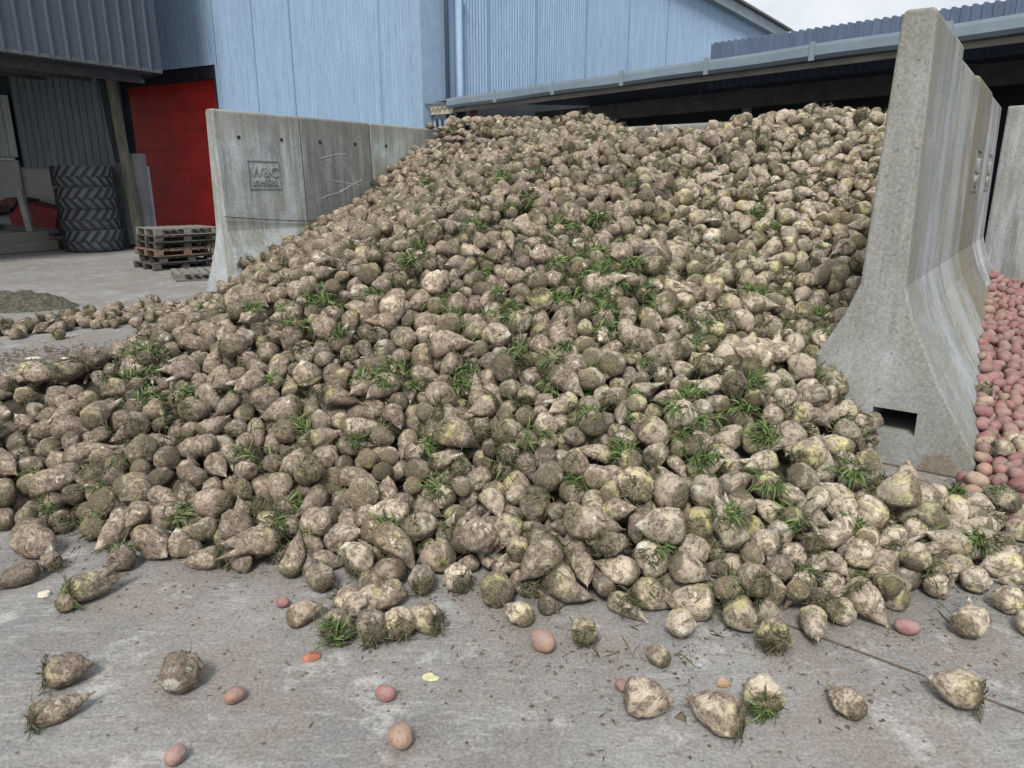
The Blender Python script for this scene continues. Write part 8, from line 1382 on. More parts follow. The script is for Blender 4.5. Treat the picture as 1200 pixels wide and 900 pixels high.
POTS = [
2,54,239,342,9,15,70,28,0,59,281,408,25,5,1,66,3,59,256,335,9,32,66,60,3,49,250,341,9,51,66,4,5,54,252,356,9,0,71,11,0,57,261,345,11,6,2,10,5,60,260,370,15,6,64,37,4,60,234,359,4,4,35,60,
1,55,211,369,4,60,71,7,3,43,252,361,14,65,6,70,5,57,325,477,34,59,36,71,4,57,293,406,19,65,31,59,3,52,221,349,4,58,59,10,2,53,325,462,27,19,0,1,3,55,235,338,4,47,71,68,4,44,274,397,20,12,4,66,
5,58,351,498,36,26,4,55,0,48,300,417,21,37,0,66,0,55,229,345,3,17,71,4,2,59,371,528,37,6,26,16,1,52,318,433,24,2,29,14,1,57,336,465,28,10,8,37,2,50,264,376,17,4,69,65,0,52,293,425,26,11,2,33,
0,51,238,351,6,17,8,11,3,46,257,351,11,8,37,8,3,59,292,397,16,20,12,63,3,55,273,364,12,62,2,40,3,51,304,408,21,69,40,66,2,57,312,458,30,40,67,14,3,60,351,487,32,32,3,13,5,59,343,474,29,30,69,68,
1,60,412,614,51,16,39,1,1,50,267,382,17,11,61,67,4,50,286,403,17,62,1,41,3,50,331,450,26,8,10,69,2,59,313,420,21,71,35,11,4,57,261,358,11,65,32,8,5,44,298,400,19,6,28,55,2,59,347,513,38,3,67,34,
4,49,329,456,24,60,39,0,2,54,323,468,29,6,66,71,0,51,375,520,35,30,10,71,4,56,303,424,21,1,25,15,0,44,269,358,11,58,66,2,0,53,287,389,16,5,35,1,4,56,226,356,4,40,1,18,5,50,367,536,41,36,2,63,
3,41,312,429,22,50,9,63,1,59,349,520,41,67,63,39,4,57,280,397,15,63,71,19,4,50,317,442,23,62,1,12,2,51,390,554,39,0,14,58,2,56,414,583,43,3,34,7,2,49,345,495,32,69,34,63,1,60,474,679,57,63,38,5,
3,44,333,495,38,62,6,15,2,57,486,695,59,8,71,24,0,48,378,567,46,4,60,35,4,50,390,562,43,17,45,3,1,49,448,639,52,58,8,48,0,50,362,520,35,17,67,54,2,57,333,478,27,9,66,70,2,50,344,506,36,34,0,68,
0,60,339,489,30,38,67,4,4,57,359,534,42,8,4,15,1,60,390,577,45,62,67,59,1,52,483,723,67,24,0,0,2,51,407,594,46,70,28,59,4,55,486,709,63,1,29,66,1,57,386,570,43,0,34,69,3,52,455,681,60,69,36,63,
3,52,420,629,55,67,38,63,4,48,325,445,24,11,26,13,0,59,391,544,38,62,65,33,5,51,456,641,52,24,47,5,0,52,388,538,38,55,68,71,5,59,423,588,45,60,37,68,3,49,441,638,49,48,12,16,1,50,281,368,13,44,9,0,
4,51,405,585,44,57,39,70,3,55,375,542,41,67,6,15,5,50,252,329,4,61,68,25,3,52,448,625,50,58,2,56,4,55,413,599,48,3,32,63,0,53,246,333,7,51,71,45,5,57,475,670,55,46,70,71,4,49,420,599,46,63,65,10,
1,51,441,626,48,0,70,15,3,55,415,574,42,44,70,17,5,56,318,457,24,25,69,62,0,52,287,419,24,10,0,10,5,47,383,533,37,15,11,27,4,59,472,688,58,36,5,12,1,48,279,403,20,71,2,8,3,50,258,365,11,71,63,40,
0,50,399,564,40,48,4,47,3,60,430,636,49,14,25,57,3,50,296,432,26,16,70,21,4,52,235,304,3,8,71,19,3,54,338,458,27,28,9,10,3,48,345,480,30,34,0,70,4,44,361,500,32,71,26,64,4,49,331,487,34,64,6,31,
0,48,365,505,32,0,4,0,2,45,441,612,47,63,5,2,1,59,377,555,40,12,21,15,2,41,454,666,55,17,60,51,0,58,217,363,4,65,35,62,5,53,483,720,61,14,35,4,5,55,311,435,20,1,38,8,3,50,405,559,41,6,70,69,
4,43,233,351,3,39,1,63,4,55,400,574,41,8,28,14,1,50,285,409,19,40,63,8,0,56,312,450,23,32,68,14,2,49,379,527,36,41,6,15,2,46,429,641,54,16,3,66,2,54,447,661,51,62,68,2,2,48,433,615,46,22,2,70,
0,51,466,665,53,4,65,49,0,56,269,349,11,13,28,67,2,52,353,475,30,68,70,66,3,53,500,747,66,62,23,66,3,56,339,499,35,0,43,56,0,50,370,513,32,56,1,45,2,50,426,601,45,6,71,62,4,43,237,345,3,59,0,64,
5,52,452,654,53,53,69,10,4,55,440,658,54,2,3,48,0,52,256,353,5,67,71,14,1,51,267,368,11,11,6,43,2,49,502,715,58,50,71,62,4,42,396,592,48,0,69,46,1,53,516,734,60,9,69,5,1,46,447,649,52,8,70,21,
4,45,475,698,59,58,7,5,5,48,451,673,55,8,35,62,3,50,224,338,3,39,71,67,3,43,468,658,54,64,2,45,1,55,510,720,59,19,46,8,5,54,357,483,30,0,31,18,5,57,362,512,34,6,9,12,2,53,324,458,20,39,1,56,
2,41,335,492,34,2,65,71,1,48,367,544,42,1,2,32,5,44,406,569,41,33,68,5,2,49,295,404,13,61,71,68,0,46,435,629,46,63,42,3,1,49,481,704,60,61,2,13,2,49,230,331,3,60,0,9,0,60,384,523,30,60,4,4,
2,43,411,590,44,34,70,7,1,50,247,351,5,62,71,65,3,44,416,605,49,14,1,6,1,50,318,451,18,58,2,44,2,42,402,599,47,20,66,14,3,51,277,382,14,7,45,17,2,54,502,741,62,10,8,31,3,42,307,413,20,43,10,70,
0,48,367,497,31,2,4,40,5,46,468,681,54,47,0,53,1,44,443,644,50,69,9,0,3,48,498,735,61,61,25,8,2,55,302,398,13,61,71,3,1,48,300,431,20,11,39,3,3,55,309,425,16,55,65,15,0,42,206,358,3,60,71,46,
1,55,286,393,11,69,71,44,1,47,403,552,42,7,68,45,5,54,475,707,58,63,7,7,0,56,357,527,37,68,1,48,0,51,430,608,45,57,0,22,1,44,274,391,15,17,28,6,4,51,349,509,31,70,40,15,3,53,200,350,3,70,0,54,
2,55,460,683,55,8,71,59,5,52,502,700,58,13,71,14,0,44,410,607,45,55,20,60,3,50,458,650,53,33,1,18,0,60,355,498,28,67,12,21,5,55,386,531,31,20,57,2,4,56,325,430,23,71,22,11,5,50,457,661,53,60,36,2,
2,51,460,668,52,15,10,60,1,52,487,680,56,9,33,65,3,58,312,443,17,40,70,6,5,49,467,649,53,6,0,37,3,55,508,736,61,25,0,48,3,57,291,416,18,55,64,47,4,42,433,621,46,54,25,7,1,55,377,516,28,70,71,16,
0,50,489,688,56,52,67,9,3,51,245,340,3,60,71,12,1,54,369,542,36,16,67,50,0,42,445,617,48,54,70,54,4,52,331,462,21,66,67,64,2,43,507,709,61,60,5,12,1,52,304,416,15,49,5,54,2,41,397,551,38,17,66,8,
0,47,504,728,59,71,37,8,1,42,297,413,19,71,68,43,0,46,522,738,59,8,57,53,5,48,371,551,41,0,71,46,3,49,405,580,40,66,49,24,4,52,466,695,57,47,71,64,1,51,281,375,15,12,57,22,3,44,347,469,25,48,63,12,
3,56,356,506,34,1,12,6,3,60,354,518,34,51,0,49,4,51,421,625,48,57,69,28,3,49,481,713,58,41,3,14,2,47,263,349,4,19,0,61,1,47,364,535,35,3,44,3,4,59,276,354,12,60,37,69,0,55,491,731,61,3,13,46,
1,44,382,548,32,51,71,70,2,42,469,674,52,24,68,16,0,55,361,519,29,21,31,70,4,41,318,463,28,17,60,59,3,50,522,746,59,26,0,22,0,52,295,424,20,66,71,46,5,51,395,586,45,22,8,21,1,42,285,400,11,20,71,69,
3,56,392,535,32,64,43,17,3,48,254,323,3,47,71,1,2,50,394,569,41,59,4,18,3,50,456,677,54,51,8,26,0,46,407,602,44,54,6,44,4,55,453,646,47,55,29,7,3,53,307,448,28,67,4,38,3,55,260,341,5,1,1,61,
0,48,255,362,5,64,35,9,3,49,306,444,23,68,68,44,1,57,356,513,27,58,1,38,5,51,375,548,35,1,15,5,3,45,447,626,44,1,35,71,4,48,253,346,5,2,23,66,3,49,488,716,60,55,64,11,5,50,331,441,20,12,47,67,
3,57,383,563,39,70,41,14,0,52,401,545,39,68,38,58,1,54,463,639,52,0,67,49,1,47,272,385,14,54,60,70,3,48,482,675,55,55,7,18,3,51,529,741,59,63,31,61,0,53,300,409,15,4,43,17,3,42,325,474,28,27,4,71,
1,58,347,485,25,69,68,13,1,42,304,437,20,0,1,48,5,47,390,528,37,67,44,65,2,45,395,580,41,67,67,62,0,44,422,580,43,64,1,7,1,52,416,611,44,0,31,65,0,57,268,377,11,7,28,2,2,48,337,447,20,65,38,3,
5,54,442,654,48,69,1,3,0,41,383,550,38,35,5,62,4,46,499,723,59,68,43,63,2,42,514,726,59,54,12,14,5,53,263,371,6,59,1,44,3,43,305,404,14,54,12,6,4,53,298,420,14,18,70,57,2,47,340,478,23,61,71,6,
3,56,372,508,28,64,37,7,2,46,374,539,31,49,2,55,0,41,452,634,45,58,2,36,5,41,333,485,29,61,65,62,5,52,279,379,8,40,0,67,1,49,436,637,44,46,67,53,1,49,447,640,45,38,66,1,4,46,243,347,4,8,59,20,
2,41,360,490,26,31,8,3,3,50,381,542,35,22,60,9,3,49,423,611,46,45,3,16,3,41,444,665,55,11,69,12,1,44,490,706,59,9,71,53,5,57,494,696,54,20,71,3,5,40,517,751,60,66,33,4,1,48,259,332,3,70,0,31,
0,47,302,427,15,58,2,41,0,53,336,455,21,62,67,52,2,42,351,492,25,59,5,34,2,55,369,520,30,71,49,66,1,48,391,549,33,3,0,1,3,60,480,669,49,26,67,5,2,52,473,686,51,2,63,57,4,59,506,706,55,40,0,64,
5,51,509,714,55,69,1,4,2,51,275,373,12,45,3,14,5,43,343,464,26,65,43,11,0,52,398,539,36,5,10,21,1,50,481,686,55,33,67,6,0,43,487,725,61,33,71,65,0,48,352,479,24,48,3,48,0,43,362,496,27,61,5,69,
5,46,367,501,27,59,1,35,5,50,398,546,33,8,66,13,4,51,425,630,47,13,7,44,1,49,442,619,43,17,70,17,
]
# ------------------------------------------------------------------ materials of the crop
def mat_beet():
    t = NT('beet_skin'); t.b.inputs['Roughness'].default_value = .88
    loc = t.attr('loc', 'Vector'); crown = t.attr('crown')
    seed = t.math('ADD', t.attr('seed'), t.rand())
    tone = t.math('ADD', t.attr('tone'), 0.0)
    a = t.new('ShaderNodeAttribute'); a.attribute_type = 'OBJECT'; a.attribute_name = 'tone'
    tone = t.math('ADD', tone, a.outputs['Fac'])
    off = t.new('ShaderNodeCombineXYZ')
    t.link(t.math('MULTIPLY', seed, 37.0), off.inputs[0]); t.link(t.math('MULTIPLY', seed, 91.0), off.inputs[1]); t.link(t.math('MULTIPLY', seed, 53.0), off.inputs[2])
    ad = t.new('ShaderNodeVectorMath', operation='ADD'); t.link(loc, ad.inputs[0]); t.link(off.outputs[0], ad.inputs[1]); v = ad.outputs[0]
    r1 = t.math('FRACT', t.math('MULTIPLY', seed, 7.31)); r2 = t.math('FRACT', t.math('MULTIPLY', seed, 17.77)); r3 = t.math('FRACT', t.math('MULTIPLY', seed, 29.13))
    # clean skin, from grey brown to straw and cream
    skin = t.mix(r1, (.355, .28, .215), (.50, .415, .315))
    skin = t.mix(t.ramp(tone, .2, 1.0, 0, .6), skin, (.60, .535, .41))
    n1 = t.noise(v, 13, 5, .65)
    skin = t.mix(t.ramp(n1, .42, .58), t.mix(.45, skin, (.25, .20, .16)), skin)
    # greenish yellow shoulders, where the root stood above the soil
    yel = t.math('MULTIPLY', t.ramp(crown, .48, .8), t.ramp(t.noise(v, 9, 3), .44, .56))
    yel = t.math('MULTIPLY', yel, t.ramp(t.math('ADD', r2, t.math('MULTIPLY', tone, .35)), .45, .95, 0, .7))
    skin = t.mix(yel, skin, (.46, .44, .15))
    # dried mud, lots of it
    mudn = t.noise(v, 26, 7, .72, .5); thr = t.math('ADD', .61, t.math('MULTIPLY', t.math('ADD', r3, tone), -.10))
    mm = t.new('ShaderNodeMapRange'); mm.clamp = True
    t.link(mudn, mm.inputs[0]); t.link(t.math('SUBTRACT', thr, .07), mm.inputs[1]); t.link(t.math('ADD', thr, .02), mm.inputs[2]); mm.inputs[3].default_value = .88; mm.inputs[4].default_value = 0
    mudc = t.mix(t.ramp(t.noise(v, 48, 5, .7), .38, .62), (.088, .064, .046), (.315, .25, .19))
    c = t.mix(mm.outputs[0], skin, mudc)
    # pale scuffs and broken flesh
    sc = t.noise(v, 24, 5, .65)
    c = t.mix(t.ramp(sc, .62, .66, 0, .8), c, (.66, .62, .52))
    tn = t.math('ADD', crown, t.math('MULTIPLY', t.math('SUBTRACT', t.noise(v, 40, 3), .5), .10))
    c = t.mix(t.math('MULTIPLY', t.ramp(tn, .09, .12, .9, 0), t.ramp(r3, .62, .64)), c, (.62, .585, .49))
    # pits and hair roots
    pit = t.noise(v, 85, 4, .7)
    c = t.mix(t.ramp(pit, .55, .64, 0, .6), c, (.05, .038, .027))
    # crown: cut leaf bases, dark and fibrous
    cn = t.math('ADD', crown, t.math('MULTIPLY', t.math('SUBTRACT', t.noise(v, 30, 4), .5), .16))
    fib = t.noise(t.mapping(v, (1, 6, 6)), 30, 4, .7)
    cc = t.mix(t.ramp(fib, .40, .60), (.05, .038, .025), (.235, .195, .125))
    c = t.mix(t.ramp(cn, .86, .92, 0, .85), c, cc)
    br = t.ramp(t.math('FRACT', t.math('MULTIPLY', seed, 57.7)), 0, 1, .70, 1.22)
    hs = t.new('ShaderNodeHueSaturation'); t.link(c, hs.inputs['Color']); t.link(br, hs.inputs['Value']); hs.inputs['Saturation'].default_value = .97
    t.color(hs.outputs[0])
    nb = t.bump(t.noise(v, 75, 5, .7), .8, .009); nb = t.bump(mm.outputs[0], .6, .005, nb); t.bump(n1, .6, .016, nb)
    return t.m

def mat_potato():
    t = NT('potato_skin'); t.b.inputs['Roughness'].default_value = .72
    v0 = t.co(); r = t.rand(); off = t.new('ShaderNodeCombineXYZ')
    for i in range(3): t.link(t.math('MULTIPLY', r, 31.0 + 17 * i), off.inputs[i])
    ad = t.new('ShaderNodeVectorMath', operation='ADD'); t.link(v0, ad.inputs[0]); t.link(off.outputs[0], ad.inputs[1]); v = ad.outputs[0]
    r1 = t.math('FRACT', t.math('MULTIPLY', r, 9.7))
    c = t.mix(t.ramp(r1, .35, 1.0), (.30, .102, .112), (.265, .16, .135))
    c = t.mix(t.ramp(t.math('FRACT', t.math('MULTIPLY', r, 23.3)), .86, .95), c, (.38, .29, .19))
    a = t.new('ShaderNodeAttribute'); a.attribute_type = 'OBJECT'; a.attribute_name = 'brown'
    c = t.mix(a.outputs['Fac'], c, (.36, .235, .15))
    n = t.noise(v, 28, 5, .65); c = t.mix(t.ramp(n, .36, .56, 0, .8), c, (.27, .20, .175))
    n2 = t.noise(v, 90, 3, .6); c = t.mix(t.ramp(n2, .57, .65, 0, .6), c, (.15, .09, .07))
    hs = t.new('ShaderNodeHueSaturation'); t.link(c, hs.inputs['Color']); t.link(t.ramp(t.math('FRACT', t.math('MULTIPLY', r, 41.1)), 0, 1, .82, 1.15), hs.inputs['Value'])
    t.color(hs.outputs[0]); t.bump(t.noise(v, 60, 4), .35, .003)
    return t.m

def mat_leaf(name, a, b, c2):
    t = NT(name); r = t.attr('shade'); t.b.inputs['Roughness'].default_value = .6
    c = t.mix(r, a, b); n = t.noise(t.co(), 40, 3); c = t.mix(t.ramp(n, .5, .7, 0, .6), c, c2); t.color(c)
    return t.m
M['beet'] = mat_beet(); M['potato'] = mat_potato()
M['leaf'] = mat_leaf('green_leaf', (.035, .065, .020), (.17, .25, .075), (.12, .115, .055))
M['leaf_old'] = mat_leaf('wilted_leaf', (.026, .032, .015), (.13, .13, .065), (.17, .135, .08))
M['hair'] = mat_leaf('root_hair', (.07, .05, .035), (.24, .17, .11), (.10, .07, .05))
M['soil'] = mat_plain('dark_soil', (.055, .045, .034), 1, .5, 16, bump=1, bscale=50)
M['crumb'] = mat_plain('soil_crumb', (.115, .09, .066), 1, .5, 3)
M['flesh'] = mat_plain('pale_beet_flesh', (.62, .58, .46), .7, .15, 12)

# ------------------------------------------------------------------ leaves
class LB:
    """leaf blades with a per-vertex shade"""
    def __init__(s): s.v = []; s.f = []; s.sh = []
    def blade(s, p, d, L, w, sh, r, droop=.8, curl=.3, n=5, side=None):
        d = d.normalized(); up = Vector((0, 0, 1))
        sd = d.cross(Vector((r.uniform(-1, 1), r.uniform(-1, 1), r.uniform(-1, 1)))).normalized() if side is None else side
        b = len(s.v); q = Vector(p); dd = d.copy(); cv = sd.cross(dd) * r.uniform(-curl, curl)
        for i in range(n):
            t = i / (n - 1)
            ww = w * (.35 + 1.3 * math.sin(math.pi * min(1, t * .8 + .12)) ** 1.2) * (1 - t ** 4 * .9)
            nrm = sd.cross(dd)
            s.v += [q - sd * ww * .5, q + nrm * ww * .12, q + sd * ww * .5]; s.sh += [sh * (.75 + .4 * t)] * 3
            q = q + dd * (L / (n - 1)); dd = (dd + Vector((0, 0, -droop)) * (1.0 / n) * (.4 + t) + cv * .5).normalized()
        for i in range(n - 1):
            k = b + 3 * i
            s.f += [(k, k + 1, k + 4, k + 3), (k + 1, k + 2, k + 5, k + 4)]
    def merge(s, o, M4):
        b = len(s.v); s.v += [M4 @ v for v in o.v]; s.f += [tuple(i + b for i in f) for f in o.f]; s.sh += o.sh
    def mesh(s, name, mat):
        me = bpy.data.meshes.new(name); me.from_pydata([tuple(v) for v in s.v], [], s.f); me.materials.append(mat)
        at = me.attributes.new('shade', 'FLOAT', 'POINT'); at.data.foreach_set('value', s.sh)
        for p in me.polygons: p.use_smooth = True
        return me
def tuft(seed, kind):
    """a bunch along +z from the origin"""
    r = random.Random(seed); b = LB()
    if kind == 'green':
        # limp leaves: long narrow blades that rise a little, arch over and hang, with a few broad torn bits
        fan = r.uniform(-3.1, 3.1)
        for i in range(r.randint(75, 100)):
            a = fan + r.gauss(0, 1.25); e = r.uniform(.55, 1.65); d = Vector((math.cos(a) * math.sin(e), math.sin(a) * math.sin(e), math.cos(e)))
            wide = r.random() < .12
            b.blade(Vector((r.gauss(0, .018), r.gauss(0, .018), r.uniform(-.010, .004))), d, r.uniform(.025, .05) if wide else r.uniform(.035, .115), r.uniform(.008, .014) if wide else r.uniform(.0022, .0065),
                    min(1, max(.02, r.gauss(.42, .33))), r, r.uniform(2.2, 4.8), .6, 6)
    elif kind == 'old':
        for i in range(r.randint(80, 110)):
            a = r.uniform(0, 6.283); e = r.uniform(.9, 1.9); d = Vector((math.cos(a) * math.sin(e), math.sin(a) * math.sin(e), math.cos(e) * .7 + .05))
            b.blade(Vector((r.gauss(0, .022), r.gauss(0, .022), r.uniform(-.004, .004))), d, r.uniform(.018, .075), r.uniform(.0012, .005), r.random() ** 1.5, r, r.uniform(.4, 2.8), 1.4, 5)
    else:
        for i in range(r.randint(14, 22)):
            a = r.uniform(0, 6.283); e = abs(r.gauss(0, 1.1)); d = Vector((math.cos(a) * math.sin(e), math.sin(a) * math.sin(e), math.cos(e)))
            b.blade(Vector((r.gauss(0, .018), r.gauss(0, .018), 0)), d, r.uniform(.02, .07), r.uniform(.0009, .002), r.random(), r, r.uniform(.5, 2.5), 1.2, 6)
    return b
TG = [tuft(i, 'green') for i in range(6)]; TO = [tuft(20 + i, 'old') for i in range(6)]; TH = [tuft(40 + i, 'hair') for i in range(4)]
TGm = [b.mesh('leaf_tuft', M['leaf']) for b in TG]; TOm = [b.mesh('leaf_tuft', M['leaf_old']) for b in TO]; THm = [b.mesh('root_hairs', M['hair']) for b in TH]

def beet_mesh(i, nl, nr):
    vs, fs, cr = beet_verts(i, nl, nr)
    me = bpy.data.meshes.new('beet'); me.from_pydata([tuple(v) for v in vs], [], fs); me.materials.append(M['beet'])
    a = me.attributes.new('crown', 'FLOAT', 'POINT'); a.data.foreach_set('value', cr)
    a = me.attributes.new('loc', 'FLOAT_VECTOR', 'POINT'); a.data.foreach_set('vector', [c for v in vs for c in v])
    for p in me.polygons: p.use_smooth = True
    bm = bmesh.new(); bm.from_mesh(me); bmesh.ops.recalc_face_normals(bm, faces=bm.faces); bm.to_mesh(me); bm.free()
    return me
def decode(rows):
    out = []
    for i in range(0, len(rows), 8):
        v, sc, x, y, z, a, b, c = rows[i:i + 8]
        out.append((v, sc / 50, Vector((x / 100, y / 100, z / 100)), Euler((R(a * 5), R(b * 5), R(c * 5)), 'XYZ').to_quaternion()))
    return out
LOOSE_AT = [(80, 800), (72, 842), (214, 806), (112, 700), (78, 716), (22, 686), (60, 667), (358, 728), (770, 777), (756, 838), (838, 852), (892, 830), (988, 832), (1118, 824), (1138, 742),
            (1180, 716), (1204, 742), (437, 748), (396, 748), (498, 738), (797, 745), (606, 728), (684, 750), (906, 758), (952, 745), (468, 746), (428, 722), (455, 712), (412, 716), (536, 690), (494, 690), (727, 765), (715, 745), (1062, 742), (636, 760), (332, 711)]
def project(p):
    dz = p.z - EYE; d = p.y * math.cos(PITCH) - dz * math.sin(PITCH); u = p.y * math.sin(PITCH) + dz * math.cos(PITCH)
    return 600 + F * p.x / d, 450 - F * u / d
def tone_at(p):
    """beets at the right of the heap came up cleaner and yellower than the muddy ones on the left"""
    return max(0, min(1, .42 + .22 * (min(p.x, 2.2) + .38 * (3 - p.y)) + .25 * noise.noise(p * .8)))
GREEN_PX = [(375,350),(400,380),(343,385),(165,480),(160,445),(350,515),(445,460),(325,560),(205,605),(440,620),(520,580),(530,530),(665,615),(690,575),(545,400),(605,245),(655,270),(690,320),
 (710,350),(640,440),(690,500),(740,550),(775,655),(845,690),(690,460),(810,500),(880,505),(915,560),(990,565),(920,600),(1000,525),(1130,590),(885,255),(880,350),(970,375),(730,285),(820,400),
 (560,270),(590,210),(515,370),(250,370),(170,420),(220,475),(290,540),(410,540),(500,520),(30,580),(110,640),(600,430),(780,370),(560,330),(440,345),(650,360),(700,265),(730,320),(660,310),
 (760,345),(600,375),(545,455),(480,300),(620,520),(830,540),(960,440),(300,365),(390,400),(455,450),(505,215),(870,470),(800,470),(700,380),(580,560),(350,590),(1150,640),(860,610),(1065,640)]
GREEN_PX += [(680 + 8 * k, 300 + (k * 37) % 60) for k in range(6)]

def place_tuft(me, parent, base, direction, roll, s):
    o = link_mesh(me.name.split('.')[0], me, parent)
    q = direction.to_track_quat('Z', 'Y') @ Quaternion((0, 0, 1), roll)
    o.rotation_mode = 'QUATERNION'; o.rotation_quaternion = q; o.location = base; o.scale = (s, s, s)
    return o
ax = lambda q: q @ Vector((1, 0, 0))

def heap_label(p, px, py, leafy):
    if py > 640: where = 'at the very foot of the heap'
    elif py > 540: where = 'low on the front of the heap'
    elif py > 430: where = 'halfway up the front of the heap'
    else: where = 'high on the heap'
    col = 'left' if px < 260 else 'left of centre' if px < 520 else 'centre' if px < 760 else 'right of centre' if px < 980 else 'right'
    side = {'left': 'on its left side', 'left of centre': 'left of its middle', 'centre': 'in its middle', 'right of centre': 'right of its middle', 'right': 'below the right wall'}[col]
    return ('muddy beet with leaf stubs ' if leafy else 'muddy fodder beet ') + where + ', ' + side

def build_heap():
    HQ = [beet_mesh(i, 34, 26) for i in range(BEET_V)]
    beets = decode(BEETS); r = random.Random(77)
    proj = [project(b[2]) for b in beets]
    green = {}
    small = {k: 1 for k in range(len(beets)) if r.random() < (.07 if noise.noise(beets[k][2] * .8) > .05 else .03)}
    for gx, gy in GREEN_PX:
        for rep in range(2 if gy < 520 else 1):
            best = None; tx = gx + r.uniform(-9, 9) * rep; ty = gy + r.uniform(-7, 7) * rep
            for k in range(min(NVIS, len(beets))):
                if k in green: continue
                dd = (proj[k][0] - tx) ** 2 + (proj[k][1] - ty) ** 2
                if best is None or dd < best[0]: best = (dd, k)
            green[best[1]] = 1
    OUT = {}
    for k in LOOSE_DROP: OUT[k] = 1
    at = [atz(x, y) for x, y in LOOSE_AT]
    for k, b in enumerate(beets):
        if any((b[2].x - a.x) ** 2 + (b[2].y - a.y) ** 2 < .125 ** 2 and b[2].z < .3 for a in at): OUT[k] = 1
    # --- the 300 that show largest, each a thing of its own
    n_ind = 300; stuff = []
    group = 'fodder beets near the front of the big heap'
    leaves = LB(); olds = LB()
    cam = Vector((0, 0, EYE))
    made = 0
    for k, (v, sc, p, q) in enumerate(beets):
        if k in OUT: continue
        tocam = (cam - p).normalized()
        gdir = (Vector((0, 0, .75)) + tocam * .55 + Vector((r.uniform(-.4, .4), r.uniform(-.4, .4), r.uniform(-.2, .3)))).normalized()
        wid = .052 * sc
        isg = k in green or k in small; gs = .62 if k not in green else 1.0
        crown_p = p + ax(q) * (.40 * .165 * sc * beet_params(v)['L']); cdir = ax(q)
        u = r.random()
        showcrown = cdir.dot((tocam + Vector((0, 0, .6))).normalized()) > -.1
        if made < n_ind:
            made += 1
            o = link_mesh('fodder_beet', HQ[v]); o.location = p; o.rotation_mode = 'QUATERNION'; o.rotation_quaternion = q; o.scale = (sc,) * 3
            o['tone'] = tone_at(p)
            qi = q.inverted()
            leafy = False
            if isg:
                place_tuft(TGm[k % 6], o, qi @ (gdir * wid) / sc, qi @ gdir, r.uniform(0, 6), gs * r.uniform(.85, 1.2) / sc); leafy = True
                place_tuft(TOm[k % 6], o, qi @ (gdir * wid * .9) / sc, qi @ gdir, r.uniform(0, 6), r.uniform(.9, 1.3) / sc)
            elif u < .60 and showcrown:
                place_tuft(TOm[k % 6], o, Vector((.40 * .165 * beet_params(v)['L'], 0, 0)), Vector((1, 0, 0)), r.uniform(0, 6), r.uniform(.65, 1.0) / sc); leafy = True
            if u > .55: place_tuft(THm[k % 4], o, Vector((-.30 * .165 * beet_params(v)['L'], 0, 0)), Vector((-1, 0, 0)), r.uniform(0, 6), r.uniform(.7, 1.1))
            if r.random() < .5: place_tuft(THm[(k + 1) % 4], o, Vector((.1 * .165, 0, 0)) + qi @ (gdir * wid * .85) / sc, qi @ gdir, r.uniform(0, 6), r.uniform(.7, 1.2))
            tag(o, heap_label(p, proj[k][0], proj[k][1], leafy), 'beet', group)
        else:
            stuff.append((v, sc, p, q, k))
            if isg:
                Mx = Matrix.Translation(p + gdir * wid) @ (gdir.to_track_quat('Z', 'Y') @ Quaternion((0, 0, 1), r.uniform(0, 6))).to_matrix().to_4x4() @ Matrix.Scale(gs * r.uniform(.9, 1.35), 4)
                leaves.merge(TG[k % 6], Mx); olds.merge(TO[k % 6], Mx)
            elif k < NVIS and (u < .28 and showcrown or u > .86):
                b = crown_p if u < .5 else p + gdir * wid; dd = cdir if u < .5 else gdir
                Mx = Matrix.Translation(b) @ (dd.to_track_quat('Z', 'Y') @ Quaternion((0, 0, 1), r.uniform(0, 6))).to_matrix().to_4x4() @ Matrix.Scale(r.uniform(.8, 1.2), 4)
                olds.merge(TO[k % 6], Mx)
    # --- all the others as one object
    LQ = []
    for i in range(BEET_V):
        vs, fs, cr = beet_verts(i, 18, 15); LQ.append((np.array([tuple(v) for v in vs]), fs, np.array(cr)))
    V = []; CR = []; LO = []; SD = []; TN = []; tri = []; n = 0
    for (v, sc, p, q, k) in stuff:
        co, fs, cr = LQ[v]; Mq = np.array(q.to_matrix())
        V.append(co * sc @ Mq.T + np.array(p)); CR.append(cr); LO.append(co); m = len(co)
        SD.append(np.full(m, r.random())); TN.append(np.full(m, tone_at(p)))
        tri.append((fs, n)); n += m
    me = bpy.data.meshes.new('beet_heap')
    allv = np.vstack(V)
    flat = []; tot = []
    for fs, off in tri:
        for f in fs: flat.extend([i + off for i in f]); tot.append(len(f))
    me.vertices.add(len(allv)); me.vertices.foreach_set('co', allv.ravel())
    me.loops.add(len(flat)); me.loops.foreach_set('vertex_index', flat)
    me.polygons.add(len(tot)); st = np.concatenate([[0], np.cumsum(tot)[:-1]]).astype(int); me.polygons.foreach_set('loop_start', st); me.polygons.foreach_set('loop_total', tot)
    me.update(calc_edges=True); me.validate()
    me.polygons.foreach_set('use_smooth', [True] * len(me.polygons))
    for nm, ty, key, arr in (('crown', 'FLOAT', 'value', np.concatenate(CR)), ('loc', 'FLOAT_VECTOR', 'vector', np.vstack(LO).ravel()), ('seed', 'FLOAT', 'value', np.concatenate(SD)), ('tone', 'FLOAT', 'value', np.concatenate(TN))):
        a = me.attributes.new(nm, ty, 'POINT'); a.data.foreach_set(key, arr)
    me.materials.append(M['beet'])
    tag(link_mesh('fodder_beets', me), 'great mass of muddy fodder beets rising to the back wall, behind the front ones', kind='stuff')
    # --- loose wilted leaf scraps and stalks lying all over the heap
    vis = [b for b in beets[:NVIS]]
    made_ = 0
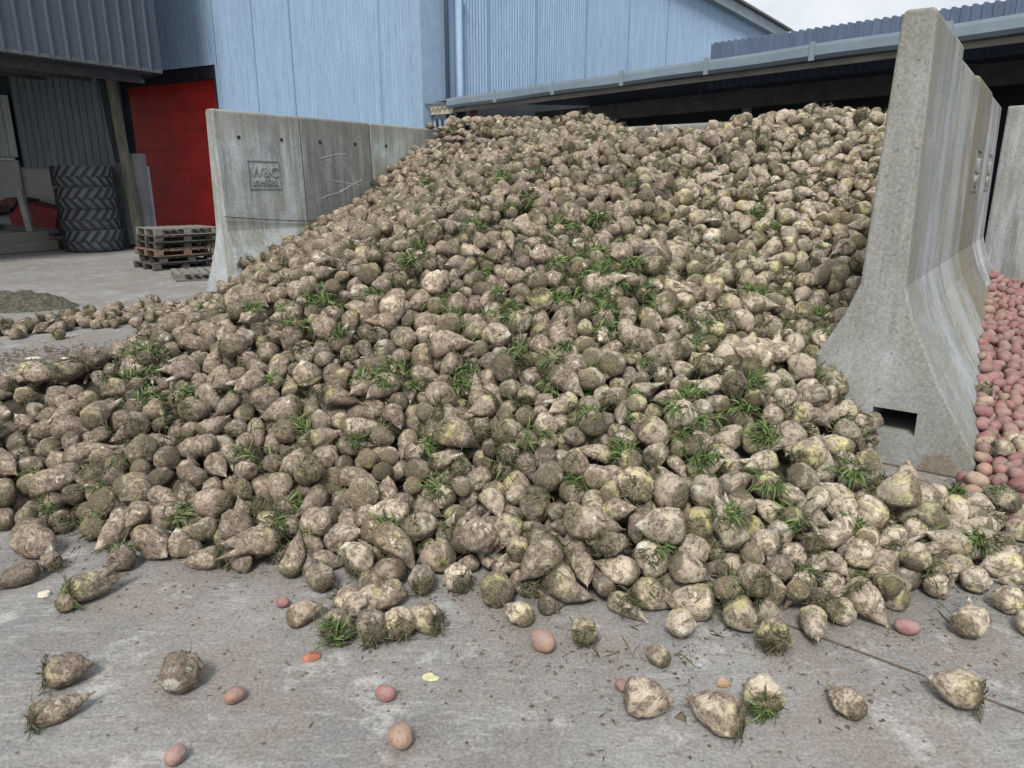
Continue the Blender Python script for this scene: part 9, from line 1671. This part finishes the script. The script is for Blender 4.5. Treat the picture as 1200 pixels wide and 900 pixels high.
    while made_ < 15000:
        v, sc, p, q = vis[r.randrange(len(vis))]
        dens = noise.noise(p * 1.6 + Vector((9, 2, 0)))
        if r.random() > .35 + dens * 1.6: continue
        for j in range(r.randint(2, 5)):
            made_ += 1
            a = r.uniform(0, 6.283); d = Vector((math.cos(a), math.sin(a), r.uniform(-.3, .5)))
            e = (Vector((r.gauss(0, .8), r.gauss(0, .8) - .6, r.uniform(.1, 1)))).normalized()
            olds.blade(p + e * (.056 * sc) - d * .02, d - e * d.dot(e) * .8, r.uniform(.02, .085), r.uniform(.001, .0055), r.random() ** 1.6, r, r.uniform(.2, 1.6), .7, 4)
    lo = link_mesh('green_leaves', leaves.mesh('green_leaves', M['leaf'])); tag(lo, 'bright green leaf tops scattered over the upper heap', kind='stuff')
    oo = link_mesh('wilted_leaves', olds.mesh('wilted_leaves', M['leaf_old'])); tag(oo, 'dull wilted leaf scraps and stalks caught between the beets', kind='stuff')
    # --- soil and scraps under the heap
    mb = MB(); st_ = .12; x0, x1, y0, y1 = -8.5, 5.4, 1.4, 13.2; nx = int((x1 - x0) / st_); ny = int((y1 - y0) / st_); H = {}
    for j in range(ny + 1):
        for i in range(nx + 1):
            x = x0 + i * st_; y = y0 + j * st_; h = heap_h(x, y)
            H[(i, j)] = (len(mb.v), h); mb.v.append((x, y, max(-.06, min(h - .34, 2.15)) + .02 * noise.noise(Vector((x * 5, y * 5, 0)))))
    for j in range(ny):
        for i in range(nx):
            ks = [H[(i, j)], H[(i + 1, j)], H[(i + 1, j + 1)], H[(i, j + 1)]]
            cx = x0 + (i + .5) * st_; cy = y0 + (j + .5) * st_; cv = Vector((cx, cy, 0)); dr_ = (R1 - R0).normalized(); dl_ = (L1 - L0).normalized(); db_ = (R1 - L1).normalized()
            past_r = (cv - R0).dot(Vector((dr_.y, -dr_.x, 0))) > -.12 and (cv - R0).dot(dr_) > -.1
            past_l = (cv - L0).dot(Vector((-dl_.y, dl_.x, 0))) > -.12 and (cv - L0).dot(dl_) > -.1
            past_b = (cv - L1).dot(Vector((db_.y, -db_.x, 0))) < .12
            if max(k[1] for k in ks) > .1 and not (past_r or past_l or past_b): mb.f.append(tuple(k[0] for k in ks)); mb.mi.append(0)
    tag(mb.build('soil_bed', M['soil'], smooth=True), 'dark soil packed between and under the beets', kind='stuff')

def crumbs(name, pts, mat, label, smin, smax, seed):
    r = random.Random(seed); mb = MB()
    for (x, y) in pts:
        s = smin + (smax - smin) * r.random() ** 2.2 * (1 if r.random() < .97 else 2.2); vs = []
        for k in range(6):
            d = [(1, 0, 0), (0, 1, 0), (-1, 0, 0), (0, -1, 0), (0, 0, 1), (0, 0, -.3)][k]
            vs.append((x + d[0] * s * r.uniform(.5, 1.3), y + d[1] * s * r.uniform(.5, 1.3), .001 + max(0, d[2]) * s * r.uniform(.3, .8)))
        mb.add(vs, [(0, 1, 4), (1, 2, 4), (2, 3, 4), (3, 0, 4)])
    o = mb.build(name, mat); tag(o, label, kind='stuff'); return o

def lay(name, me, px, py, size, dirpx, label, cat, group=None, tilt=0.0, roll=0.0, axis_len=1.0):
    """lay a beet or potato on the yard where the photograph shows it: px,py is the middle of its footprint"""
    p = atz(px, py); p2 = atz(px + dirpx[0], py + dirpx[1]); a = math.atan2((p2 - p).y, (p2 - p).x)
    q = Quaternion((0, 0, 1), a) @ Quaternion((0, 1, 0), -tilt) @ Quaternion((1, 0, 0), roll)
    zs = [(q @ v.co).z for v in me.vertices]
    o = link_mesh(name, me); o.rotation_mode = 'QUATERNION'; o.rotation_quaternion = q; o.scale = (size,) * 3
    o.location = (p.x, p.y, -min(zs) * size - .002)
    tag(o, label, cat, group); return o

def build_loose():
    HQ = [beet_mesh(i, 46, 34) for i in range(BEET_V)]; r = random.Random(5)
    def bt(v, px, py, size, dirpx, label, tuft_=None, tilt=0, roll=0, tone=.6, hair=True, ts=1.0):
        o = lay('fodder_beet', HQ[v], px, py, size, dirpx, label, 'beet', 'loose fodder beets on the yard', tilt, roll)
        o['tone'] = tone; L = .165 * beet_params(v)['L']
        if tuft_ == 'g': place_tuft(TGm[r.randrange(6)], o, Vector((.42 * L, 0, 0)), Vector((1, 0, .1)), r.uniform(0, 6), ts)
        if tuft_: place_tuft(TOm[r.randrange(6)], o, Vector((.40 * L, 0, 0)), Vector((1, 0, .1)), r.uniform(0, 6), ts)
        if tuft_ and hair: place_tuft(THm[r.randrange(4)], o, Vector((.32 * L, 0, .01)), Vector((.7, 0, .7)), r.uniform(0, 6), 1.1)
        if hair: place_tuft(THm[r.randrange(4)], o, Vector((-.40 * L, 0, 0)), Vector((-1, 0, 0)), r.uniform(0, 6), .8)
        return o
    bt(0, 80, 800, .84, (-30, 8), 'brown round beet with dark leaf stubs, above the long pale one at the lower left', 'o', tone=.15)
    bt(4, 72, 842, .70, (-40, 16), 'long pale tapering beet at the lower left corner, dark leaves on its left end', 'o', tone=.45, ts=1.1)
    bt(2, 214, 806, .98, (18, -30), 'egg shaped brown beet with torn crown, alone on the yard left of the brown potato', 'o', tone=.2, ts=.8)
    bt(3, 112, 700, .98, (-40, 14), 'large pale beet with a mat of straw on it, just left of the heap foot', 'g', tone=.6, roll=1.2)
    bt(7, 78, 716, .50, (-20, 10), 'small round dark beet touching the straw covered one', None, tone=.1)
    bt(4, 20, 686, .78, (40, -14), 'long brown beet cut by the left edge of the photo', None, tone=.1)
    bt(5, 60, 667, .62, (20, 8), 'dark round beet resting against the long brown one at the left edge', 'o', tone=.05)
    bt(1, 358, 728, .72, (-26, 10), 'small oval brown beet on its own, left of the leafy cluster', None, tone=.1)
    bt(5, 770, 777, .54, (14, 10), 'small roundish beet with a flat cut end, alone right of centre', None, tone=.6, tilt=-.1)
    bt(0, 756, 838, .92, (-36, -6), 'chunky whitish beet with a small red potato behind it', None, tone=.75, roll=2.0)
    bt(8, 838, 852, .98, (44, 18), 'pale turnip shaped beet with a long thin tail, muddy fibrous crown', 'o', tone=.7, ts=.9)
    bt(2, 892, 830, .88, (6, 26), 'rounded beet with a skirt of yellow green leaves, beside the long tailed beet', 'g', tone=.7, ts=.85)
    bt(6, 988, 832, .66, (22, 20), 'narrow upright looking beet with a dark cut crown, left of the joint', 'o', tone=.6, ts=.6)
    bt(0, 1118, 824, .92, (26, 10), 'big round beet with a hairy brown crown lying on the slab joint', 'o', tone=.6, ts=.9)
    bt(3, 1138, 742, .92, (-20, 16), 'wedge shaped pale beet right of the red potato', None, tone=.8, roll=2.6)
    bt(2, 1180, 716, .80, (20, 4), 'pale beet behind the wedge shaped one, near the right edge', None, tone=.8)
    bt(5, 1204, 742, .72, (10, 10), 'yellowish beet cut by the right edge of the photo', None, tone=.9)
    bt(3, 455, 712, .86, (20, -16), 'mud covered beet at the back of the leafy cluster', None, tone=.4)
    bt(0, 412, 716, .80, (-20, -10), 'brown beet wedged behind the one with hanging leaves', 'o', tone=.3)
    bt(2, 536, 690, .84, (16, 16), 'round yellowish beet standing apart, right of the leafy cluster', 'o', tone=.75)
    bt(5, 494, 690, .84, (2, 20), 'greenish round beet behind the right end of the leafy cluster', 'o', tone=.5)
    bt(7, 468, 746, .80, (10, 26), 'beet squeezed between the pale crowned one and the right end of the leafy cluster', 'o', tone=.55)
    bt(3, 428, 722, .90, (16, -14), 'large straw coloured beet in the middle of the leafy cluster', None, tone=.7, roll=2.2)
    bt(0, 437, 748, .92, (6, 30), 'pale beet in the leafy cluster, its crown turned to the yard', 'o', tone=.65)
    bt(2, 396, 748, .86, (-8, 30), 'beet at the left of the leafy cluster with grey green leaves hanging from it', 'g', tone=.6, ts=1.1)
    bt(5, 498, 738, .84, (22, 8), 'round beet at the right end of the leafy cluster', 'o', tone=.5)
    bt(7, 797, 745, .74, (-2, -30), 'cream coloured cut beet pointing towards the camera at the heap foot', None, tone=1.2)
    bt(6, 606, 728, .66, (16, 10), 'small pale beet at the left corner of the heap foot beside the bare yard', None, tone=.8)
    bt(0, 684, 750, .74, (4, 30), 'round beet hung with brown rootlets, right of the dusty pink potato', 'o', tone=.6)
    bt(2, 906, 758, .86, (-4, 30), 'beet with a thick beard of brown roots in front of the heap', 'o', tone=.7, ts=1.2)
    bt(4, 952, 745, .78, (-4, -24), 'large pale speckled beet at the heap foot with its tail to the camera', None, tone=.85)
    # potatoes lying loose
    P = []
    for i in range(POT_V):
        vs, fs = potato_verts(i, 24, 28); me = bpy.data.meshes.new('potato'); me.from_pydata([tuple(v) for v in vs], [], fs); me.materials.append(M['potato'])
        for p_ in me.polygons: p_.use_smooth = True
        bm = bmesh.new(); bm.from_mesh(me); bmesh.ops.recalc_face_normals(bm, faces=bm.faces); bm.to_mesh(me); bm.free(); P.append(me)
    gp = 'loose potatoes on the yard'
    for v, px, py, s, d, lab, br in ((1, 452, 820, .68, (10, 2), 'small round pink potato above the brown oval one', .15), (3, 470, 872, .92, (3, 20), 'brown oval muddy potato at the bottom centre', .95),
            (0, 276, 822, .72, (14, -6), 'brownish potato alone between the egg shaped beet and the pink potato', .7), (2, 636, 760, .98, (8, 6), 'large round dusty pink potato below the gap in the heap foot', .35),
            (4, 332, 711, .60, (10, 0), 'small pinkish red potato left of the leafy beet cluster', 0), (5, 207, 893, .74, (14, -12), 'long pink potato at the bottom edge, lower left', .1),
            (2, 1062, 742, .82, (10, 2), 'red potato just in front of the heap, right of the slab joint', 0), (4, 599, 672, .5, (4, 4), 'tiny pink potato tucked against the heap foot', 0),
            (1, 728, 808, .50, (6, 6), 'small red potato behind the chunky whitish beet', 0)):
        o = lay('potato', P[v], px, py, s, d, lab, 'potato', gp, roll=px * .1); o['brown'] = float(br)
    # scraps that can be told apart
    def chip(name, px, py, size, mat, label, cat, hh=.012, seed=0):
        rr = random.Random(seed); p = atz(px, py); mb = MB(); n = 9; vs = []
        for z in (0, hh):
            for k in range(n):
                a = 6.283 * k / n; q = size * rr.uniform(.65, 1.1) * (1 if z == 0 else .8); vs.append((p.x + math.cos(a) * q * 1.3, p.y + math.sin(a) * q, z * rr.uniform(.6, 1.2) + .001))
        mb.add(vs, [tuple(range(n))[::-1], tuple(range(n, 2 * n))] + [(i, (i + 1) % n, (i + 1) % n + n, i + n) for i in range(n)])
        tag(mb.build(name, mat, bevel=.003), label, cat)
    chip('potato_piece', 366, 771, .030, mat_plain('orange_flesh', (.33, .13, .08), .8, .4, 40), 'broken orange red piece of root left of the leafy cluster', 'vegetable scrap', .014, 1)
    chip('beet_slice', 504, 794, .024, mat_plain('yellow_flesh', (.50, .48, .29), .8, .2, 40), 'pale yellow slice of beet lying on the bare concrete in the centre', 'vegetable scrap', .006, 2)
    chip('beet_slice', 53, 698, .022, M['flesh'], 'whitish chunk of beet beside the straw covered beet', 'vegetable scrap', .016, 3)
    chip('beet_slice', 847, 803, .020, mat_plain('brown_flesh', (.36, .25, .16), .8, .2, 30), 'small brown chunk left of the leafy round beet', 'vegetable scrap', .016, 4)
    chip('beet_slice', 39, 420, .055, M['flesh'], 'flat white slice lying on the muddy strip at the left', 'vegetable scrap', .010, 5)
    chip('beet_slice', 75, 421, .04, M['flesh'], 'second white slice lying on the muddy strip, right of the larger one', 'vegetable scrap', .010, 6)
    # potatoes of the bay
    LP = []
    for i in range(POT_V):
        vs, fs = potato_verts(i, 14, 16); me = bpy.data.meshes.new('potato'); me.from_pydata([tuple(v) for v in vs], [], fs); me.materials.append(M['potato'])
        for p_ in me.polygons: p_.use_smooth = True
        bm = bmesh.new(); bm.from_mesh(me); bmesh.ops.recalc_face_normals(bm, faces=bm.faces); bm.to_mesh(me); bm.free(); LP.append(me)
    for k, (v, sc, p, q) in enumerate(decode(POTS)):
        if p.z > pot_h(p.x, p.y) + .22 or project(p)[0] < 1128: continue
        o = link_mesh('potato', LP[v]); o.location = p; o.rotation_mode = 'QUATERNION'; o.rotation_quaternion = q; o.scale = (sc,) * 3
        px, py = project(p)
        w = 'spilling from the front of the potato bay' if py > 540 else 'in the near part of the potato bay' if py > 440 else 'in the back part of the potato bay'
        tag(o, 'dusty red potato ' + w + ', beside the right wall', 'potato', 'potatoes heaped in the right bay')
    # soil bed under the potatoes
    dr = (R1 - R0).normalized(); nn = Vector((dr.y, -dr.x, 0)); mb = MB(); n1, n2 = 44, 26; vs = []
    for i in range(n1 + 1):
        for j in range(n2 + 1):
            p = R0 + dr * (.15 + 4.5 * i / n1) + nn * (.42 + 3.2 * j / n2); vs.append((p.x, p.y, max(-.04, pot_h(p.x, p.y) - .16)))
    mb.add(vs, [(i * (n2 + 1) + j, i * (n2 + 1) + j + 1, (i + 1) * (n2 + 1) + j + 1, (i + 1) * (n2 + 1) + j) for i in range(n1) for j in range(n2)])
    tag(mb.build('potato_soil', mat_plain('potato_dust', (.10, .055, .05), 1, .4, 20), smooth=True), 'dark earth between the potatoes of the right bay', kind='stuff')
    # the rest of the bay's potatoes, out of the photograph's frame or buried, as one mass
    pts = [(b[2].x, b[2].y) for b in decode(POTS)]; rr = random.Random(21); V = []; Fq = []; nn_ = 0
    lib = [(np.array([tuple(v) for v in potato_verts(i, 8, 9)[0]]), potato_verts(i, 8, 9)[1]) for i in range(POT_V)]
    s_ = .1
    while s_ < 4.6:
        t_ = .40
        while t_ < 3.3:
            p = R0 + dr * (s_ + rr.uniform(-.015, .015)) + nn * (t_ + rr.uniform(-.015, .015)); t_ += .074
            if s_ < .25 + .25 * noise.noise(Vector((t_ * 1.5, 2, 0))): continue
            if any((p.x - a) ** 2 + (p.y - b) ** 2 < .075 ** 2 for a, b in pts): continue
            co, fs = lib[rr.randrange(POT_V)]; q = Quaternion((rr.gauss(0, 1), rr.gauss(0, 1), rr.gauss(0, 1), rr.gauss(0, 1))).normalized()
            z = max(.03, pot_h(p.x, p.y) - .075 + rr.uniform(-.012, .012))
            V.append(co * rr.uniform(.85, 1.15) @ np.array(q.to_matrix()).T + np.array((p.x, p.y, z))); Fq += [[i + nn_ for i in f] for f in fs]; nn_ += len(co)
        s_ += .072
    me = bpy.data.meshes.new('potatoes'); me.from_pydata(np.vstack(V).tolist(), [], Fq); me.materials.append(M['potato'])
    me.polygons.foreach_set('use_smooth', [True] * len(me.polygons))
    tag(link_mesh('potatoes', me), 'mass of dusty red potatoes filling the rest of the right bay', kind='stuff')
    # crumbs of soil over the yard, thick beside the heap
    rr = random.Random(9); pts = []
    while len(pts) < 4200:
        x = rr.uniform(-7, 4.5); y = rr.uniform(.9, 9.5); d = -toe_dist(x, y)
        if d < 0: continue
        if rr.random() < math.exp(-d / .22) + .016 and noise.noise(Vector((x * 1.4, y * 1.4, 0))) > -.25: pts.append((x, y))
    crumbs('soil_crumbs', pts, M['crumb'], 'brown soil crumbs scattered over the concrete around the heap', .0015, .011, 1)
    pts = []
    a = atz(-60, 425); b = atz(220, 412); 
    for i in range(2600):
        t = rr.random(); p = a + (b - a) * t; pts.append((p.x + rr.gauss(0, .3), p.y + rr.gauss(0, .28)))
    crumbs('soil_scraps', pts, M['crumb'], 'thick litter of soil and leaf scraps on the bare strip at the left', .008, .024, 2)
    sc = LB()
    for i in range(1100):
        if i < 500: t = rr.random(); p = a + (b - a) * t + Vector((rr.gauss(0, .3), rr.gauss(0, .25), 0))
        else:
            while True:
                p = Vector((rr.uniform(-4, 3.6), rr.uniform(1.0, 5), 0)); d = -toe_dist(p.x, p.y)
                if d > 0 and rr.random() < math.exp(-d / .2) + .008: break
        an = rr.uniform(0, 6.283); sc.blade(Vector((p.x, p.y, .006)), Vector((math.cos(an), math.sin(an), .02)), rr.uniform(.006, .03), rr.uniform(.001, .0035), rr.random() ** 1.5, rr, .02, .15, 4, side=Vector((-math.sin(an), math.cos(an), 0)))
    tag(link_mesh('leaf_scraps', sc.mesh('leaf_scraps', M['leaf_old'])), 'bits of leaf and straw strewn on the concrete', kind='stuff')
build_ground(); build_walls(); build_buildings(); build_props(); build_heap(); build_loose(); build_light()
